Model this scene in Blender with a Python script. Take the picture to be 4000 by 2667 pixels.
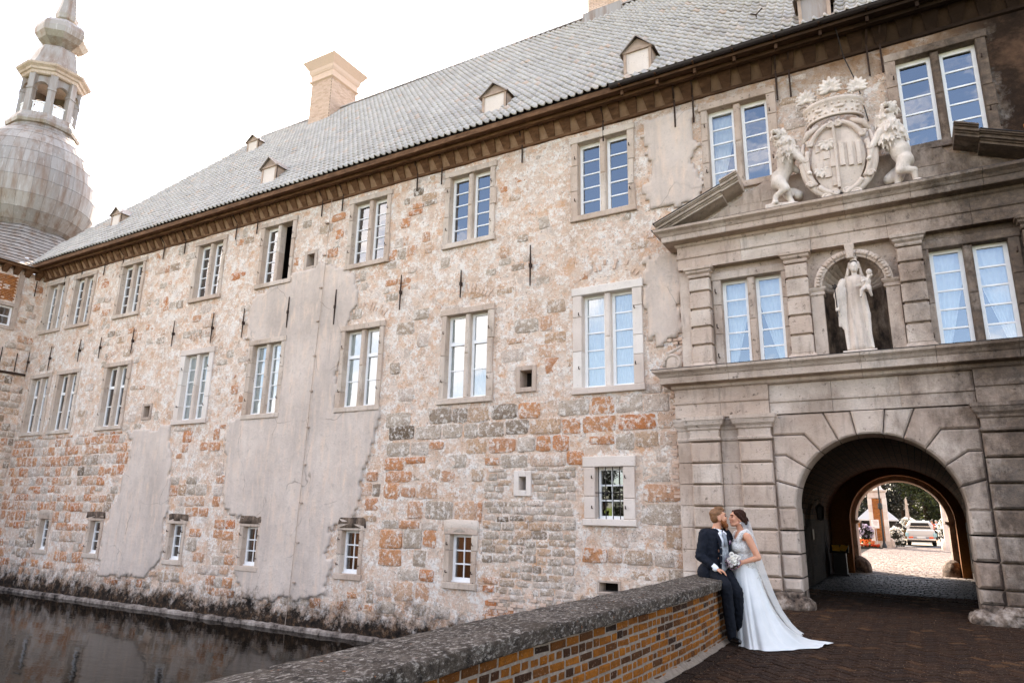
import bpy, math, random
from math import sin, cos, pi, radians, sqrt, atan2, hypot
from mathutils import Vector, Matrix, noise as mnoise

for o in list(bpy.data.objects): bpy.data.objects.remove(o)
scene = bpy.context.scene
COL = scene.collection
random.seed(7)

# ---------------------------------------------------------------- camera
YAW, PITCH, ROLL = radians(30.15), radians(14.2), radians(1.1)
cam_d = bpy.data.cameras.new('camera'); cam = bpy.data.objects.new('camera', cam_d); COL.objects.link(cam)
cam_d.sensor_width = 36.0; cam_d.lens = 23.94; cam_d.clip_start = 0.05; cam_d.clip_end = 2000
fw = Vector((-sin(YAW)*cos(PITCH), cos(YAW)*cos(PITCH), sin(PITCH)))
rt = Vector((cos(YAW), sin(YAW), 0)); up = rt.cross(fw)
rt2 = rt*cos(ROLL)+up*sin(ROLL); up2 = up*cos(ROLL)-rt*sin(ROLL)
cam.matrix_world = Matrix(((rt2.x, up2.x, -fw.x, 0), (rt2.y, up2.y, -fw.y, 0), (rt2.z, up2.z, -fw.z, 1.6), (0, 0, 0, 1)))
scene.camera = cam

# ---------------------------------------------------------------- sky, sun, exposure
SUN_AZ, SUN_EL = radians(38.3), radians(35.5)      # azimuth measured from +Y towards -X
sun_dir = Vector((-sin(SUN_AZ)*cos(SUN_EL), cos(SUN_AZ)*cos(SUN_EL), sin(SUN_EL)))
world = bpy.data.worlds.new('World'); scene.world = world; world.use_nodes = True
wn, wl = world.node_tree.nodes, world.node_tree.links
bg = wn['Background']
sky = wn.new('ShaderNodeTexSky'); sky.sky_type = 'NISHITA'; sky.sun_disc = False
sky.sun_elevation = SUN_EL; sky.sun_rotation = -SUN_AZ
sky.air_density = 1.0; sky.dust_density = 1.0; sky.ozone_density = 2.0
# fair-weather clouds drifting over the blue
tc = wn.new('ShaderNodeTexCoord'); mp = wn.new('ShaderNodeMapping'); mp.inputs['Scale'].default_value = (1, 1, 2.2); mp.inputs['Location'].default_value = (.0, .0, .5)
nz = wn.new('ShaderNodeTexNoise'); nz.inputs['Scale'].default_value = 2.1; nz.inputs['Detail'].default_value = 7; nz.inputs['Roughness'].default_value = .55
rp = wn.new('ShaderNodeValToRGB'); rp.color_ramp.elements[0].position = .49; rp.color_ramp.elements[1].position = .63
mx = wn.new('ShaderNodeMix'); mx.data_type = 'RGBA'; mx.inputs['B'].default_value = (7.6, 7.5, 7.4, 1)
wl.new(tc.outputs['Generated'], mp.inputs['Vector']); wl.new(mp.outputs[0], nz.inputs['Vector']); wl.new(nz.outputs['Fac'], rp.inputs['Fac'])
wl.new(rp.outputs['Color'], mx.inputs['Factor']); wl.new(sky.outputs[0], mx.inputs['A']); wl.new(mx.outputs['Result'], bg.inputs['Color'])
bg.inputs['Strength'].default_value = 0.15
sun_l = bpy.data.lights.new('sun', 'SUN'); sun_l.energy = 4.5; sun_l.angle = radians(.53); sun_l.color = (1, .95, .87)
sun_o = bpy.data.objects.new('sun', sun_l); COL.objects.link(sun_o)
sun_o.rotation_euler = sun_dir.to_track_quat('Z', 'Y').to_euler(); sun_o.location = sun_dir*60
vs = scene.view_settings
vs.view_transform = 'Standard'; vs.look = 'None'; vs.gamma = 1; vs.use_curve_mapping = False
vs.exposure = 2.08
vs.use_white_balance = True; vs.white_balance_temperature = 7350; vs.white_balance_tint = 16   # camera balanced for open shade
scene.render.engine = 'CYCLES'
scene.cycles.max_bounces = 6; scene.cycles.diffuse_bounces = 3; scene.cycles.glossy_bounces = 3; scene.cycles.transmission_bounces = 3; scene.cycles.transparent_max_bounces = 10

# ---------------------------------------------------------------- object helpers
def obj(name, me, parent=None, label=None, cat=None, group=None, kind=None, loc=None, rot=None):
    o = bpy.data.objects.new(name, me); COL.objects.link(o)
    if parent is not None: o.parent = parent
    if label: o['label'] = label
    if cat: o['category'] = cat
    if group: o['group'] = group
    if kind: o['kind'] = kind
    if loc is not None: o.location = loc
    if rot is not None: o.rotation_euler = rot
    return o
def thing(name, label, cat, loc=(0, 0, 0), rz=0, group=None):
    return obj(name, None, None, label, cat, group, None, loc, (0, 0, rz))

class MB:
    """collects geometry for ONE mesh"""
    def __init__(s): s.v = []; s.f = []; s.r = []; s.cur = .5
    def add(s, vs, fs):
        b = len(s.v); s.v.extend([tuple(p) for p in vs])
        for f in fs: s.f.append(tuple(i+b for i in f)); s.r.append(s.cur)
        return b
    def box(s, x0, x1, y0, y1, z0, z1, M=None):
        vs = [Vector((x, y, z)) for z in (z0, z1) for y in (y0, y1) for x in (x0, x1)]
        if M is not None: vs = [M @ p for p in vs]
        s.add(vs, [(0, 2, 3, 1), (4, 5, 7, 6), (0, 1, 5, 4), (2, 6, 7, 3), (0, 4, 6, 2), (1, 3, 7, 5)])
    def block(s, x0, x1, y0, y1, z0, z1, c=.02, j=0.0):
        """box whose front (y0) face has a chamfered edge, open at the back"""
        R = lambda: random.uniform(-j, j)
        a = [(x0, y1, z0), (x1, y1, z0), (x1, y1, z1), (x0, y1, z1)]
        b = [(x0, y0+c, z0), (x1, y0+c, z0), (x1, y0+c, z1), (x0, y0+c, z1)]
        d = [(x0+c+R(), y0+R(), z0+c+R()), (x1-c+R(), y0+R(), z0+c+R()), (x1-c+R(), y0+R(), z1-c+R()), (x0+c+R(), y0+R(), z1-c+R())]
        fs = [(8, 9, 10, 11)]
        for i in range(4):
            k = (i+1) % 4
            fs += [(i, k, 4+k, 4+i), (4+i, 4+k, 8+k, 8+i)]
        s.add(a+b+d, fs)
    def prism(s, poly, y0, y1, c=0.0, back=False):
        """polygon in (x,z), counter-clockwise seen from the front (-y); front at y0, back at y1, chamfer c"""
        n = len(poly)
        vs = [(x, y1, z) for x, z in poly]
        fs = []
        if c > 0:
            cx = sum(p[0] for p in poly)/n; cz = sum(p[1] for p in poly)/n
            vs += [(x, y0+c, z) for x, z in poly]
            ins = inset(poly, c)
            vs += [(x, y0, z) for x, z in ins]
            L = 3
        else:
            vs += [(x, y0, z) for x, z in poly]; L = 2
        for l in range(L-1):
            for i in range(n):
                k = (i+1) % n
                fs.append((l*n+i, l*n+k, (l+1)*n+k, (l+1)*n+i))
        fs.append(tuple(range((L-1)*n, L*n)))
        if back: fs.append(tuple(reversed(range(n))))
        s.add(vs, fs)
    def lathe(s, prof, c=(0, 0, 0), n=16, rot=0.0, a0=0.0, a1=2*pi, M=None, rf=None):
        """prof: (radius, z) list"""
        full = abs(a1-a0-2*pi) < 1e-6; m = n if full else n+1
        vs = []
        for r, z in prof:
            for i in range(m):
                a = rot+a0+(a1-a0)*i/n
                rr = r*(rf(a) if rf else 1)
                p = Vector((c[0]+rr*cos(a), c[1]+rr*sin(a), c[2]+z)); vs.append(M @ p if M is not None else p)
        fs = []
        for l in range(len(prof)-1):
            for i in range(n):
                k = (i+1) % m
                fs.append((l*m+i, l*m+k, (l+1)*m+k, (l+1)*m+i))
        s.add(vs, fs)
    def tube(s, pts, rad, n=8, cap=True):
        pts = [Vector(p) for p in pts]; rs = rad if isinstance(rad, (list, tuple)) else [rad]*len(pts)
        vs = []; fs = []
        prev = None
        for i, p in enumerate(pts):
            t = (pts[min(i+1, len(pts)-1)]-pts[max(i-1, 0)]).normalized()
            if prev is None:
                ref = Vector((0, 0, 1)) if abs(t.z) < .9 else Vector((1, 0, 0))
                u = t.cross(ref).normalized()
            else:
                u = (prev-t*prev.dot(t)).normalized()
            prev = u; w = t.cross(u)
            for q in range(n):
                a = 2*pi*q/n; vs.append(p+(u*cos(a)+w*sin(a))*rs[i])
        for i in range(len(pts)-1):
            for q in range(n):
                k = (q+1) % n; fs.append((i*n+q, i*n+k, (i+1)*n+k, (i+1)*n+q))
        if cap:
            fs.append(tuple(reversed(range(n)))); fs.append(tuple(range((len(pts)-1)*n, len(pts)*n)))
        s.add(vs, fs)
    def ball(s, c, r, n=8, m=6, M=None):
        """ellipsoid; r scalar or (rx,ry,rz)"""
        r = r if isinstance(r, (list, tuple)) else (r, r, r)
        c = Vector(c); vs = [];
        for j in range(m+1):
            t = pi*j/m
            for i in range(n):
                a = 2*pi*i/n
                p = Vector((r[0]*sin(t)*cos(a), r[1]*sin(t)*sin(a), r[2]*cos(t)))
                if M is not None: p = M @ p
                vs.append(c+p)
        fs = []
        for j in range(m):
            for i in range(n):
                k = (i+1) % n
                if j == 0: fs.append((i, n+i, n+k))
                elif j == m-1: fs.append((j*n+i, (j+1)*n+i, j*n+k))
                else: fs.append((j*n+i, (j+1)*n+i, (j+1)*n+k, j*n+k))
        s.add(vs, fs)
    def cap(s, a, b, ra, rb=None, n=10):
        """tapered capsule"""
        a = Vector(a); b = Vector(b); rb = ra if rb is None else rb
        d = (b-a); L = d.length; d = d.normalized() if L > 1e-6 else Vector((0, 0, 1))
        ref = Vector((0, 0, 1)) if abs(d.z) < .9 else Vector((1, 0, 0))
        u = d.cross(ref).normalized(); w = d.cross(u)
        rings = []
        for t in (-90, -60, -30, 0): rings.append((a+d*(ra*sin(radians(t))), ra*cos(radians(t))))
        for t in (0, 30, 60, 90): rings.append((b+d*(rb*sin(radians(t))), rb*cos(radians(t))))
        vs = []
        for c, r in rings:
            for q in range(n):
                an = 2*pi*q/n; vs.append(c+(u*cos(an)+w*sin(an))*max(r, 1e-4))
        fs = []
        for i in range(len(rings)-1):
            for q in range(n):
                k = (q+1) % n; fs.append((i*n+q, i*n+k, (i+1)*n+k, (i+1)*n+q))
        s.add(vs, fs)
    def mesh(s, name, mat, smooth=False):
        me = bpy.data.meshes.new(name); me.from_pydata(s.v, [], s.f)
        at = me.attributes.new('rnd', 'FLOAT', 'FACE'); at.data.foreach_set('value', s.r)
        if mat: me.materials.append(MAT[mat])
        if smooth: me.polygons.foreach_set('use_smooth', [True]*len(me.polygons))
        me.update(); return me
    def build(s, name, mat, parent=None, smooth=False, **k):
        return obj(name, s.mesh(name, mat, smooth), parent, **k)

def inset(poly, d):
    n = len(poly); out = []
    for i in range(n):
        x, z = poly[i]; xa, za = poly[i-1]; xb, zb = poly[(i+1) % n]
        ex, ez = x-xa, z-za; l = hypot(ex, ez) or 1; n1 = (-ez/l, ex/l)
        ex, ez = xb-x, zb-z; l = hypot(ex, ez) or 1; n2 = (-ez/l, ex/l)
        bx, bz = n1[0]+n2[0], n1[1]+n2[1]; q = bx*bx+bz*bz
        if q < .15: q = .15
        out.append((x+2*bx/q*d, z+2*bz/q*d))
    return out
def remesh(o, vox, smooth_it=4, fac=.5, disp=None):
    m = o.modifiers.new('remesh', 'REMESH'); m.mode = 'VOXEL'; m.voxel_size = vox; m.use_smooth_shade = True
    if smooth_it:
        q = o.modifiers.new('smooth', 'SMOOTH'); q.iterations = smooth_it; q.factor = fac
    if disp:
        t = bpy.data.textures.new(o.name+'_tex', 'CLOUDS'); t.noise_scale = disp[1]; t.noise_depth = 2
        d = o.modifiers.new('disp', 'DISPLACE'); d.texture = t; d.strength = disp[0]; d.mid_level = .5; d.texture_coords = 'GLOBAL'
    return o
def moulding(mb, prof, x0, x1, yb, yback, closed=True):
    """prof: (projection, z) from bottom to top, swept along x with returned ends"""
    st = []
    for p, z in prof: st.append([(x0-p, yback, z), (x0-p, yb-p, z), (x1+p, yb-p, z), (x1+p, yback, z)])
    vs = [q for r in st for q in r]; fs = []
    for i in range(len(prof)-1):
        for k in range(3): fs.append((i*4+k, i*4+k+1, i*4+5+k, i*4+4+k))
    if closed:
        fs.append((3, 2, 1, 0)); e = (len(prof)-1)*4; fs.append((e, e+1, e+2, e+3))
    mb.add(vs, fs)
def nz3(x, y, z, s=1.0): return mnoise.noise(Vector((x*s, y*s, z*s)))
U = random.uniform

# ---------------------------------------------------------------- materials
MAT = {}
def lin(h):
    h = h.lstrip('#'); c = [int(h[i:i+2], 16)/255 for i in (0, 2, 4)]
    return tuple([(v/12.92 if v <= .04045 else ((v+.055)/1.055)**2.4) for v in c]+[1])
class NT:
    def __init__(s, name):
        s.m = bpy.data.materials.new(name); s.m.use_nodes = True; MAT[name] = s.m
        s.n = s.m.node_tree.nodes; s.l = s.m.node_tree.links
        s.b = s.n['Principled BSDF']; s.pos = s.n.new('ShaderNodeNewGeometry').outputs['Position']
    def link(s, a, b): s.l.new(a, b)
    def noise(s, scale, detail=5, rough=.6, stretch=(1, 1, 1), off=0):
        mp = s.n.new('ShaderNodeMapping'); mp.inputs['Scale'].default_value = stretch; mp.inputs['Location'].default_value = (off, off*1.7, off*.6)
        s.l.new(s.pos, mp.inputs['Vector'])
        t = s.n.new('ShaderNodeTexNoise'); t.inputs['Scale'].default_value = scale; t.inputs['Detail'].default_value = detail; t.inputs['Roughness'].default_value = rough
        s.l.new(mp.outputs[0], t.inputs['Vector']); return t.outputs['Fac']
    def voro(s, scale, feature='F1', stretch=(1, 1, 1), out='Distance'):
        mp = s.n.new('ShaderNodeMapping'); mp.inputs['Scale'].default_value = stretch; s.l.new(s.pos, mp.inputs['Vector'])
        t = s.n.new('ShaderNodeTexVoronoi'); t.inputs['Scale'].default_value = scale; t.feature = feature
        s.l.new(mp.outputs[0], t.inputs['Vector']); return t.outputs[out]
    def vcell(s, scale, stretch=(1, 1, 1), warp=.12):
        n_ = s.n.new('ShaderNodeTexNoise'); n_.inputs['Scale'].default_value = scale*1.3; n_.inputs['Detail'].default_value = 3; s.l.new(s.pos, n_.inputs['Vector'])
        m_ = s.n.new('ShaderNodeVectorMath'); m_.operation = 'MULTIPLY_ADD'; m_.inputs[1].default_value = (warp*2,)*3; s.l.new(n_.outputs['Color'], m_.inputs[0]); s.l.new(s.pos, m_.inputs[2])
        mp = s.n.new('ShaderNodeMapping'); mp.inputs['Scale'].default_value = stretch; s.l.new(m_.outputs[0], mp.inputs['Vector'])
        t = s.n.new('ShaderNodeTexVoronoi'); t.inputs['Scale'].default_value = scale; s.l.new(mp.outputs[0], t.inputs['Vector'])
        e = s.n.new('ShaderNodeTexVoronoi'); e.feature = 'DISTANCE_TO_EDGE'; e.inputs['Scale'].default_value = scale; s.l.new(mp.outputs[0], e.inputs['Vector'])
        x = s.n.new('ShaderNodeSeparateXYZ'); s.l.new(t.outputs['Color'], x.inputs[0]); return x.outputs[0], x.outputs[1], e.outputs['Distance']
    def ramp(s, src, lo, hi, a=0., b=1.):
        t = s.n.new('ShaderNodeMapRange'); t.inputs['From Min'].default_value = lo; t.inputs['From Max'].default_value = hi
        t.inputs['To Min'].default_value = a; t.inputs['To Max'].default_value = b
        s.l.new(src, t.inputs['Value']); return t.outputs[0]
    def cramp(s, src, stops):
        t = s.n.new('ShaderNodeValToRGB'); e = t.color_ramp.elements
        while len(e) < len(stops): e.new(.5)
        for i, (p, c) in enumerate(stops): e[i].position = p; e[i].color = c if len(c) == 4 else tuple(c)+(1,)
        s.l.new(src, t.inputs['Fac']); return t.outputs['Color']
    def mix(s, fac, a, b, mode='MIX'):
        t = s.n.new('ShaderNodeMix'); t.data_type = 'RGBA'; t.blend_type = mode
        for v, i in ((fac, 'Factor'), (a, 'A'), (b, 'B')):
            if hasattr(v, 'links'): s.l.new(v, t.inputs[i])
            else: t.inputs[i].default_value = v
        return t.outputs['Result']
    def math(s, op, a, b=0.):
        t = s.n.new('ShaderNodeMath'); t.operation = op
        for v, i in ((a, 0), (b, 1)):
            if hasattr(v, 'links'): s.l.new(v, t.inputs[i])
            else: t.inputs[i].default_value = v
        return t.outputs[0]
    def axis(s, ch):
        t = s.n.new('ShaderNodeSeparateXYZ'); s.l.new(s.pos, t.inputs[0]); return t.outputs[ch]
    def rnd(s, shared=False):
        if shared: return s.n.new('ShaderNodeObjectInfo').outputs['Random']
        t = s.n.new('ShaderNodeAttribute'); t.attribute_name = 'rnd'; return t.outputs['Fac']
    def fin(s, col, rough=.85, bump=None, dist=.02, spec=.3, metal=0):
        if hasattr(col, 'links'): s.l.new(col, s.b.inputs['Base Color'])
        else: s.b.inputs['Base Color'].default_value = col
        if hasattr(rough, 'links'): s.l.new(rough, s.b.inputs['Roughness'])
        else: s.b.inputs['Roughness'].default_value = rough
        s.b.inputs['Specular IOR Level'].default_value = spec; s.b.inputs['Metallic'].default_value = metal
        if bump is not None:
            t = s.n.new('ShaderNodeBump'); t.inputs['Distance'].default_value = dist; t.inputs['Strength'].default_value = 1
            s.l.new(bump, t.inputs['Height']); s.l.new(t.outputs[0], s.b.inputs['Normal'])
        return s.m
def simple(name, c, rough=.7, spec=.3, metal=0, var=.0, sc=8., bump=0.):
    t = NT(name); c = lin(c) if isinstance(c, str) else c
    col = c; b = None
    if var or bump:
        f = t.noise(sc, 4)
        d = tuple([max(0, v*(1-var)) for v in c[:3]]+[1]); e = tuple([min(1, v*(1+var)) for v in c[:3]]+[1])
        col = t.cramp(f, [(.3, d), (.7, e)])
        if bump: b = f
    return t.fin(col, rough, b, bump, spec, metal)

# --- lime-washed rubble face of the wing
def wetband(t, base):
    """weathered dark algae band above the waterline"""
    z = t.axis('Z')
    w_ = t.math('ADD', t.ramp(z, -1.55, -.35, 1.0, 0.), t.ramp(t.noise(2.2, 7, .8, off=6), .28, .72, -.42, .42))
    dk = t.cramp(t.noise(4.0, 7, .78, off=27), [(.40, lin('1a1512')), (.52, lin('382d25')), (.60, lin('664c37')), (.68, lin('8d8176'))])
    return t.mix(t.ramp(w_, .30, .78), base, dk)
def stain_shade(t, base):
    """dark staining high right of the gate, with vignette and eave shade painted in"""
    x = t.axis('X'); z = t.axis('Z')
    n_ = t.noise(1.1, 5, .7, off=3)
    m_ = t.math('MULTIPLY', t.ramp(t.math('ADD', x, t.ramp(n_, 0, 1, -1.3, 1.3)), .9, 2.3), t.ramp(z, 7.6, 8.6))
    m2 = t.math('MULTIPLY', t.ramp(t.math('ADD', z, t.ramp(n_, 0, 1, -.9, .9)), 10.2, 11.5, 0, .9), t.ramp(x, -7, 0))  # brown eave shade painted into the wall colour, stronger to the right
    base = t.mix(m2, base, lin('7b5430'))
    return t.mix(m_, base, t.cramp(n_, [(.35, lin('1a1310')), (.5, lin('3a2b21')), (.68, lin('6e5240'))]))
t = NT('lime_wall')
n1 = t.noise(1.1, 6, .7); n2 = t.noise(5, 7, .86, off=2)
base = t.cramp(n1, [(.30, lin('c4a48d')), (.44, lin('e2c5ae')), (.60, lin('f2dcc9'))])
c1, c2, ed = t.vcell(3.3, (1, 1, 1.35))
cell = t.cramp(c1, [(0, lin('d0935f')), (.18, lin('d9ae8c')), (.4, lin('e0c8b5')), (.6, lin('c8b4a6')), (.8, lin('ead9cb')), (1, lin('b39e8f'))])
cm_ = t.math('MULTIPLY', t.ramp(ed, .02, .10), t.ramp(n1, .40, .58))
base = t.mix(t.math('MULTIPLY', cm_, .6), base, cell)
base = t.mix(t.ramp(t.noise(1.9, 6, .74, off=4), .50, .68, 0, .75), base, lin('dda273'))
base = t.mix(t.ramp(t.noise(2.7, 6, .77, off=9), .55, .70, 0, .6), base, lin('a99a8e'))
base = t.mix(t.ramp(n2, .49, .57, 0, .95), base, lin('f8eee4'))
dkn = t.noise(19, 5, .82, off=3)
base = t.mix(t.ramp(dkn, .57, .65, 0, .85), base, lin('5f4d42'))
base = stain_shade(t, wetband(t, base))
t.fin(base, .93, t.math('ADD', n2, t.math('MULTIPLY', dkn, .5)), .07, .15)
# --- exposed stones in that wall
t = NT('wall_stone'); r_ = t.rnd()
base = t.cramp(r_, [(0., lin('cd7d4b')), (.08, lin('d69668')), (.22, lin('cc9069')), (.34, lin('dab294')), (.48, lin('dac4b3')), (.60, lin('cdb9a6')), (.74, lin('b9a591')), (.84, lin('d3aa88')), (.92, lin('a8937f')), (1., lin('75624f'))])
base = t.mix(t.ramp(t.noise(4, 6, .8), .46, .74, 0, .5), base, lin('7d5f4a'))
n2 = t.noise(6, 8, .88, off=5)
base = t.mix(t.ramp(n2, .50, .57, 0, .92), base, lin('f3e8dd'))
dkn = t.noise(26, 5, .82)
base = t.mix(t.ramp(dkn, .55, .64, 0, .9), base, lin('51423a'))
base = wetband(t, base)
t.fin(base, .92, t.math('ADD', n2, t.math('MULTIPLY', dkn, .5)), .06, .15)
# --- grey render patches
t = NT('plaster')
base = t.cramp(t.noise(.8, 6, .64, (1, 1, .6)), [(.3, lin('b8a89c')), (.5, lin('cab9ac')), (.72, lin('dac9bb'))])
base = t.mix(t.ramp(t.noise(2.0, 4, .6, (2.2, 2.2, .5), 4), .50, .75, 0, .9), base, lin('dfc5b0'))
n2 = t.noise(7, 7, .8, (1.3, 1.3, 1), 7)
base = t.mix(t.ramp(n2, .54, .68, 0, .6), base, lin('a59a91'))
_a, _b, ck = t.vcell(.55, (1, 1, .8), .5)
crack = t.math('MULTIPLY', t.ramp(ck, .0, .008, 1, 0), t.ramp(t.noise(.7, 3, .6, off=31), .50, .60))
base = t.mix(t.math('MULTIPLY', crack, .6), base, lin('6e6259'))
base = t.mix(t.ramp(t.noise(1.1, 5, .7, (3, 3, .25), 17), .52, .72, 0, .5), base, lin('b0a298'))
base = wetband(t, base)
t.fin(base, .95, n2, .03, .12)
# --- portal sandstone
def stone_mat(name, a, b, c, dark=.62, bump=.02, streak=.5, shared=False, crust_vignette=0):
    t = NT(name)
    base = t.cramp(t.noise(1.1, 7, .62), [(.32, lin(a)), (.5, lin(b)), (.7, lin(c))])
    base = t.mix(t.ramp(t.rnd(), 0, 1, 0, .55), base, lin('b79a86'))
    base = t.mix(t.ramp(t.noise(3.5, 6, .65, (2.2, 2.2, .45), 3), .52, .78, 0, streak), base, lin('6e5f55'))
    base = t.mix(t.ramp(t.noise(9, 6, .72, off=8), dark, dark+.1), base, lin('5b4d43'))
    base = t.mix(t.ramp(t.noise(26, 3, .6, off=1), .62, .75, 0, .6), base, lin('7d6b5d'))
    if crust_vignette:      # dark weathering crust, with a vignette painted in that deepens to the right
        x = t.axis('X')
        m_ = t.ramp(t.math('ADD', t.ramp(x, -1.6, 2.0, -.40, 1.15), t.ramp(t.noise(1.3, 8, .75, (1, 1, .6), 12), .25, .75, -.6, .6)), .15, .95, 0, crust_vignette)
        base = t.mix(m_, base, t.cramp(t.noise(7, 6, .72, off=19), [(.36, lin('2d231d')), (.55, lin('524236')), (.7, lin('705d4d'))]))
    t.fin(base, .88, t.math('ADD', t.noise(24, 6, .7), t.math('MULTIPLY', t.noise(90, 2), .4)), bump, .2)
stone_mat('portal_stone', 'a49182', 'c6b4a5', 'dccdbf', .60, .02, .6, crust_vignette=.88)
stone_mat('surround_stone', 'a08c7d', 'bcaa9b', 'cbbbad', .58, crust_vignette=.88)
stone_mat('window_stone', 'b5a291', 'ccbbab', 'dccdbf', .60)
stone_mat('white_stone', 'd3c8bd', 'ded4ca', 'e8dfd6', .80, .01, .12)
stone_mat('statue_stone', 'bdaea0', 'd6c8bb', 'e6dace', .64, .015, .45)
t = NT('base_stone')
base = t.cramp(t.noise(4, 7, .7), [(.36, lin('2a231f')), (.5, lin('6d5d51')), (.64, lin('a99a8d'))])
t.fin(base, .9, t.noise(20, 6, .7), .03, .2)
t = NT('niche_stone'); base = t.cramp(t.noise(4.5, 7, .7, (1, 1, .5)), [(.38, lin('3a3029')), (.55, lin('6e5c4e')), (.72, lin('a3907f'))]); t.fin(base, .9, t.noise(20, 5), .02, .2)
t = NT('dark_wall'); base = t.cramp(t.noise(2.2, 8, .72), [(.38, lin('241c17')), (.52, lin('4c3b30')), (.64, lin('8b7563'))]); t.fin(base, .92, t.noise(15, 7, .7), .04, .15)
# --- brick & timber
def brick_mat(name, shared, stops, stain=.5, dirt='2b1d14'):
    t = NT(name)
    base = t.cramp(t.rnd(shared), [(p, lin(c)) for p, c in stops])
    base = t.mix(t.ramp(t.noise(16, 6, .7), .45, .70, 0, stain), base, lin(dirt))
    base = t.mix(t.ramp(t.noise(45, 3, .6, off=2), .60, .75, 0, .5), base, lin('c9a58a'))
    t.fin(base, .9, t.math('ADD', t.noise(60, 4, .7), t.noise(15, 3)), .012, .2)
PB = [(0, '22150d'), (.07, '432611'), (.25, '7a4512'), (.55, '945718'), (.78, '7f4812'), (.94, '5a3516'), (1, '2a1c14')]
brick_mat('parapet_brick', True, PB); brick_mat('parapet_brick_rest', False, PB)
PV = [(0, '24150b'), (.3, '2b1a0e'), (.6, '301e10'), (.93, '372213'), (1, '563a22')]
brick_mat('paver', True, PV, .2, '2d2018'); brick_mat('paver_rest', False, PV, .2, '2d2018')
brick_mat('cob_brick', False, [(0, '9a5a2c'), (.5, 'b97238'), (1, '8a4f26')], .3)
brick_mat('chimney_brick', False, [(0, 'cfb09b'), (.5, 'dabda8'), (1, 'c4a48e')], .15, 'a08978')
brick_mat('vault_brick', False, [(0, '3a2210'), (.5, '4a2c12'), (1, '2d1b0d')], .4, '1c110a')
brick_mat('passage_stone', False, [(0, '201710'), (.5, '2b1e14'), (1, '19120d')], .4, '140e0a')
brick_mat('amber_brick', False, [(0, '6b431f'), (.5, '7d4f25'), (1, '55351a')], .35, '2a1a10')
simple('mortar', '85776a', .95, .1, 0, .25, 20, .015)
simple('paver_joint', '120d0a', .95, .1, 0, .3, 30, .01)
t = NT('coping')
base = t.cramp(t.noise(9, 6, .78), [(.34, lin('261f1a')), (.5, lin('544a41')), (.66, lin('776b60'))])
base = t.mix(t.ramp(t.noise(38, 6, .75, (1, .5, 1), 3), .52, .62, 0, .85), base, lin('beb4a8'))
base = t.mix(t.ramp(t.noise(50, 5, .75, off=7), .55, .66, 0, .7), base, lin('3a3029'))
base = t.mix(t.ramp(t.noise(3, 5, .65, off=21), .48, .66, 0, .65), base, lin('4f4439'))
base = t.mix(t.ramp(t.noise(17, 4, .6, off=11), .67, .72, 0, .8), base, lin('b86c38'))
t.fin(base, .93, t.math('ADD', t.noise(40, 6, .7), t.noise(120, 3)), .025, .15)
t = NT('timber'); base = t.cramp(t.noise(3, 6, .65, (1, 3, 3)), [(.3, lin('4a3221')), (.55, lin('6d4d36')), (.8, lin('8b6a50'))]); base = t.mix(t.ramp(t.math('ADD', t.axis('X'), t.ramp(t.noise(1.5, 5, .7), 0, 1, -2, 2)), -8., 1., 0, .93), base, lin('1c110a')); t.fin(base, .85, t.noise(20, 4), .01, .2)  # near-black ramp to the right paints a vignette into the timber colour
t = NT('corbel_fill'); base = t.cramp(t.noise(6, 5, .7), [(.3, lin('8a6a50')), (.7, lin('ad8c72'))]); base = t.mix(t.ramp(t.math('ADD', t.axis('X'), t.ramp(t.noise(1.5, 5, .7), 0, 1, -2, 2)), -8., 1., 0, .93), base, lin('24160d')); t.fin(base, .9, t.noise(20, 4), .01, .2)  # cove colour darkens rightwards too, the same painted vignette
simple('gutter_metal', '2b2422', .5, .4, .3, .2, 5)
simple('dormer_wood', 'a58e7d', .8, .3, 0, .25, 5, .01)
simple('iron', '3a2a22', .8, .3, .2, .35, 15)
# --- roof tiles (pale, shiny grey pantiles)
def tile_mat(name, shared):
    t = NT(name)
    base = t.cramp(t.rnd(shared), [(0, lin('a7a09a')), (.5, lin('b0a9a2')), (.93, lin('bab3ab')), (1, lin('bda390'))])
    base = t.mix(t.ramp(t.noise(2.2, 6, .65), .50, .75, 0, .5), base, lin('b8a292'))
    base = t.mix(t.ramp(t.noise(.8, 6, .7, (1, 1, 1), 9), .52, .72, 0, .5), base, lin('857b72'))
    base = t.mix(t.ramp(t.noise(19, 4, .7), .62, .74, 0, .4), base, lin('7a7169'))
    t.fin(base, .36, t.noise(30, 4), .006, .6)
tile_mat('roof_tile', True); tile_mat('roof_tile_rest', False)
t = NT('lead')
base = t.cramp(t.rnd(), [(0, lin('8f8880')), (.5, lin('999189')), (1, lin('a39b93'))])
base = t.mix(t.ramp(t.noise(1.6, 5, .6, (2, 2, .25)), .44, .66, 0, .8), base, lin('7d634f'))
base = t.mix(t.ramp(t.noise(4, 5, .6, (3, 3, .3), 5), .58, .74, 0, .6), base, lin('c4beb6'))
t.fin(base, .5, t.noise(6, 4), .01, .5, .25)
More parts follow.
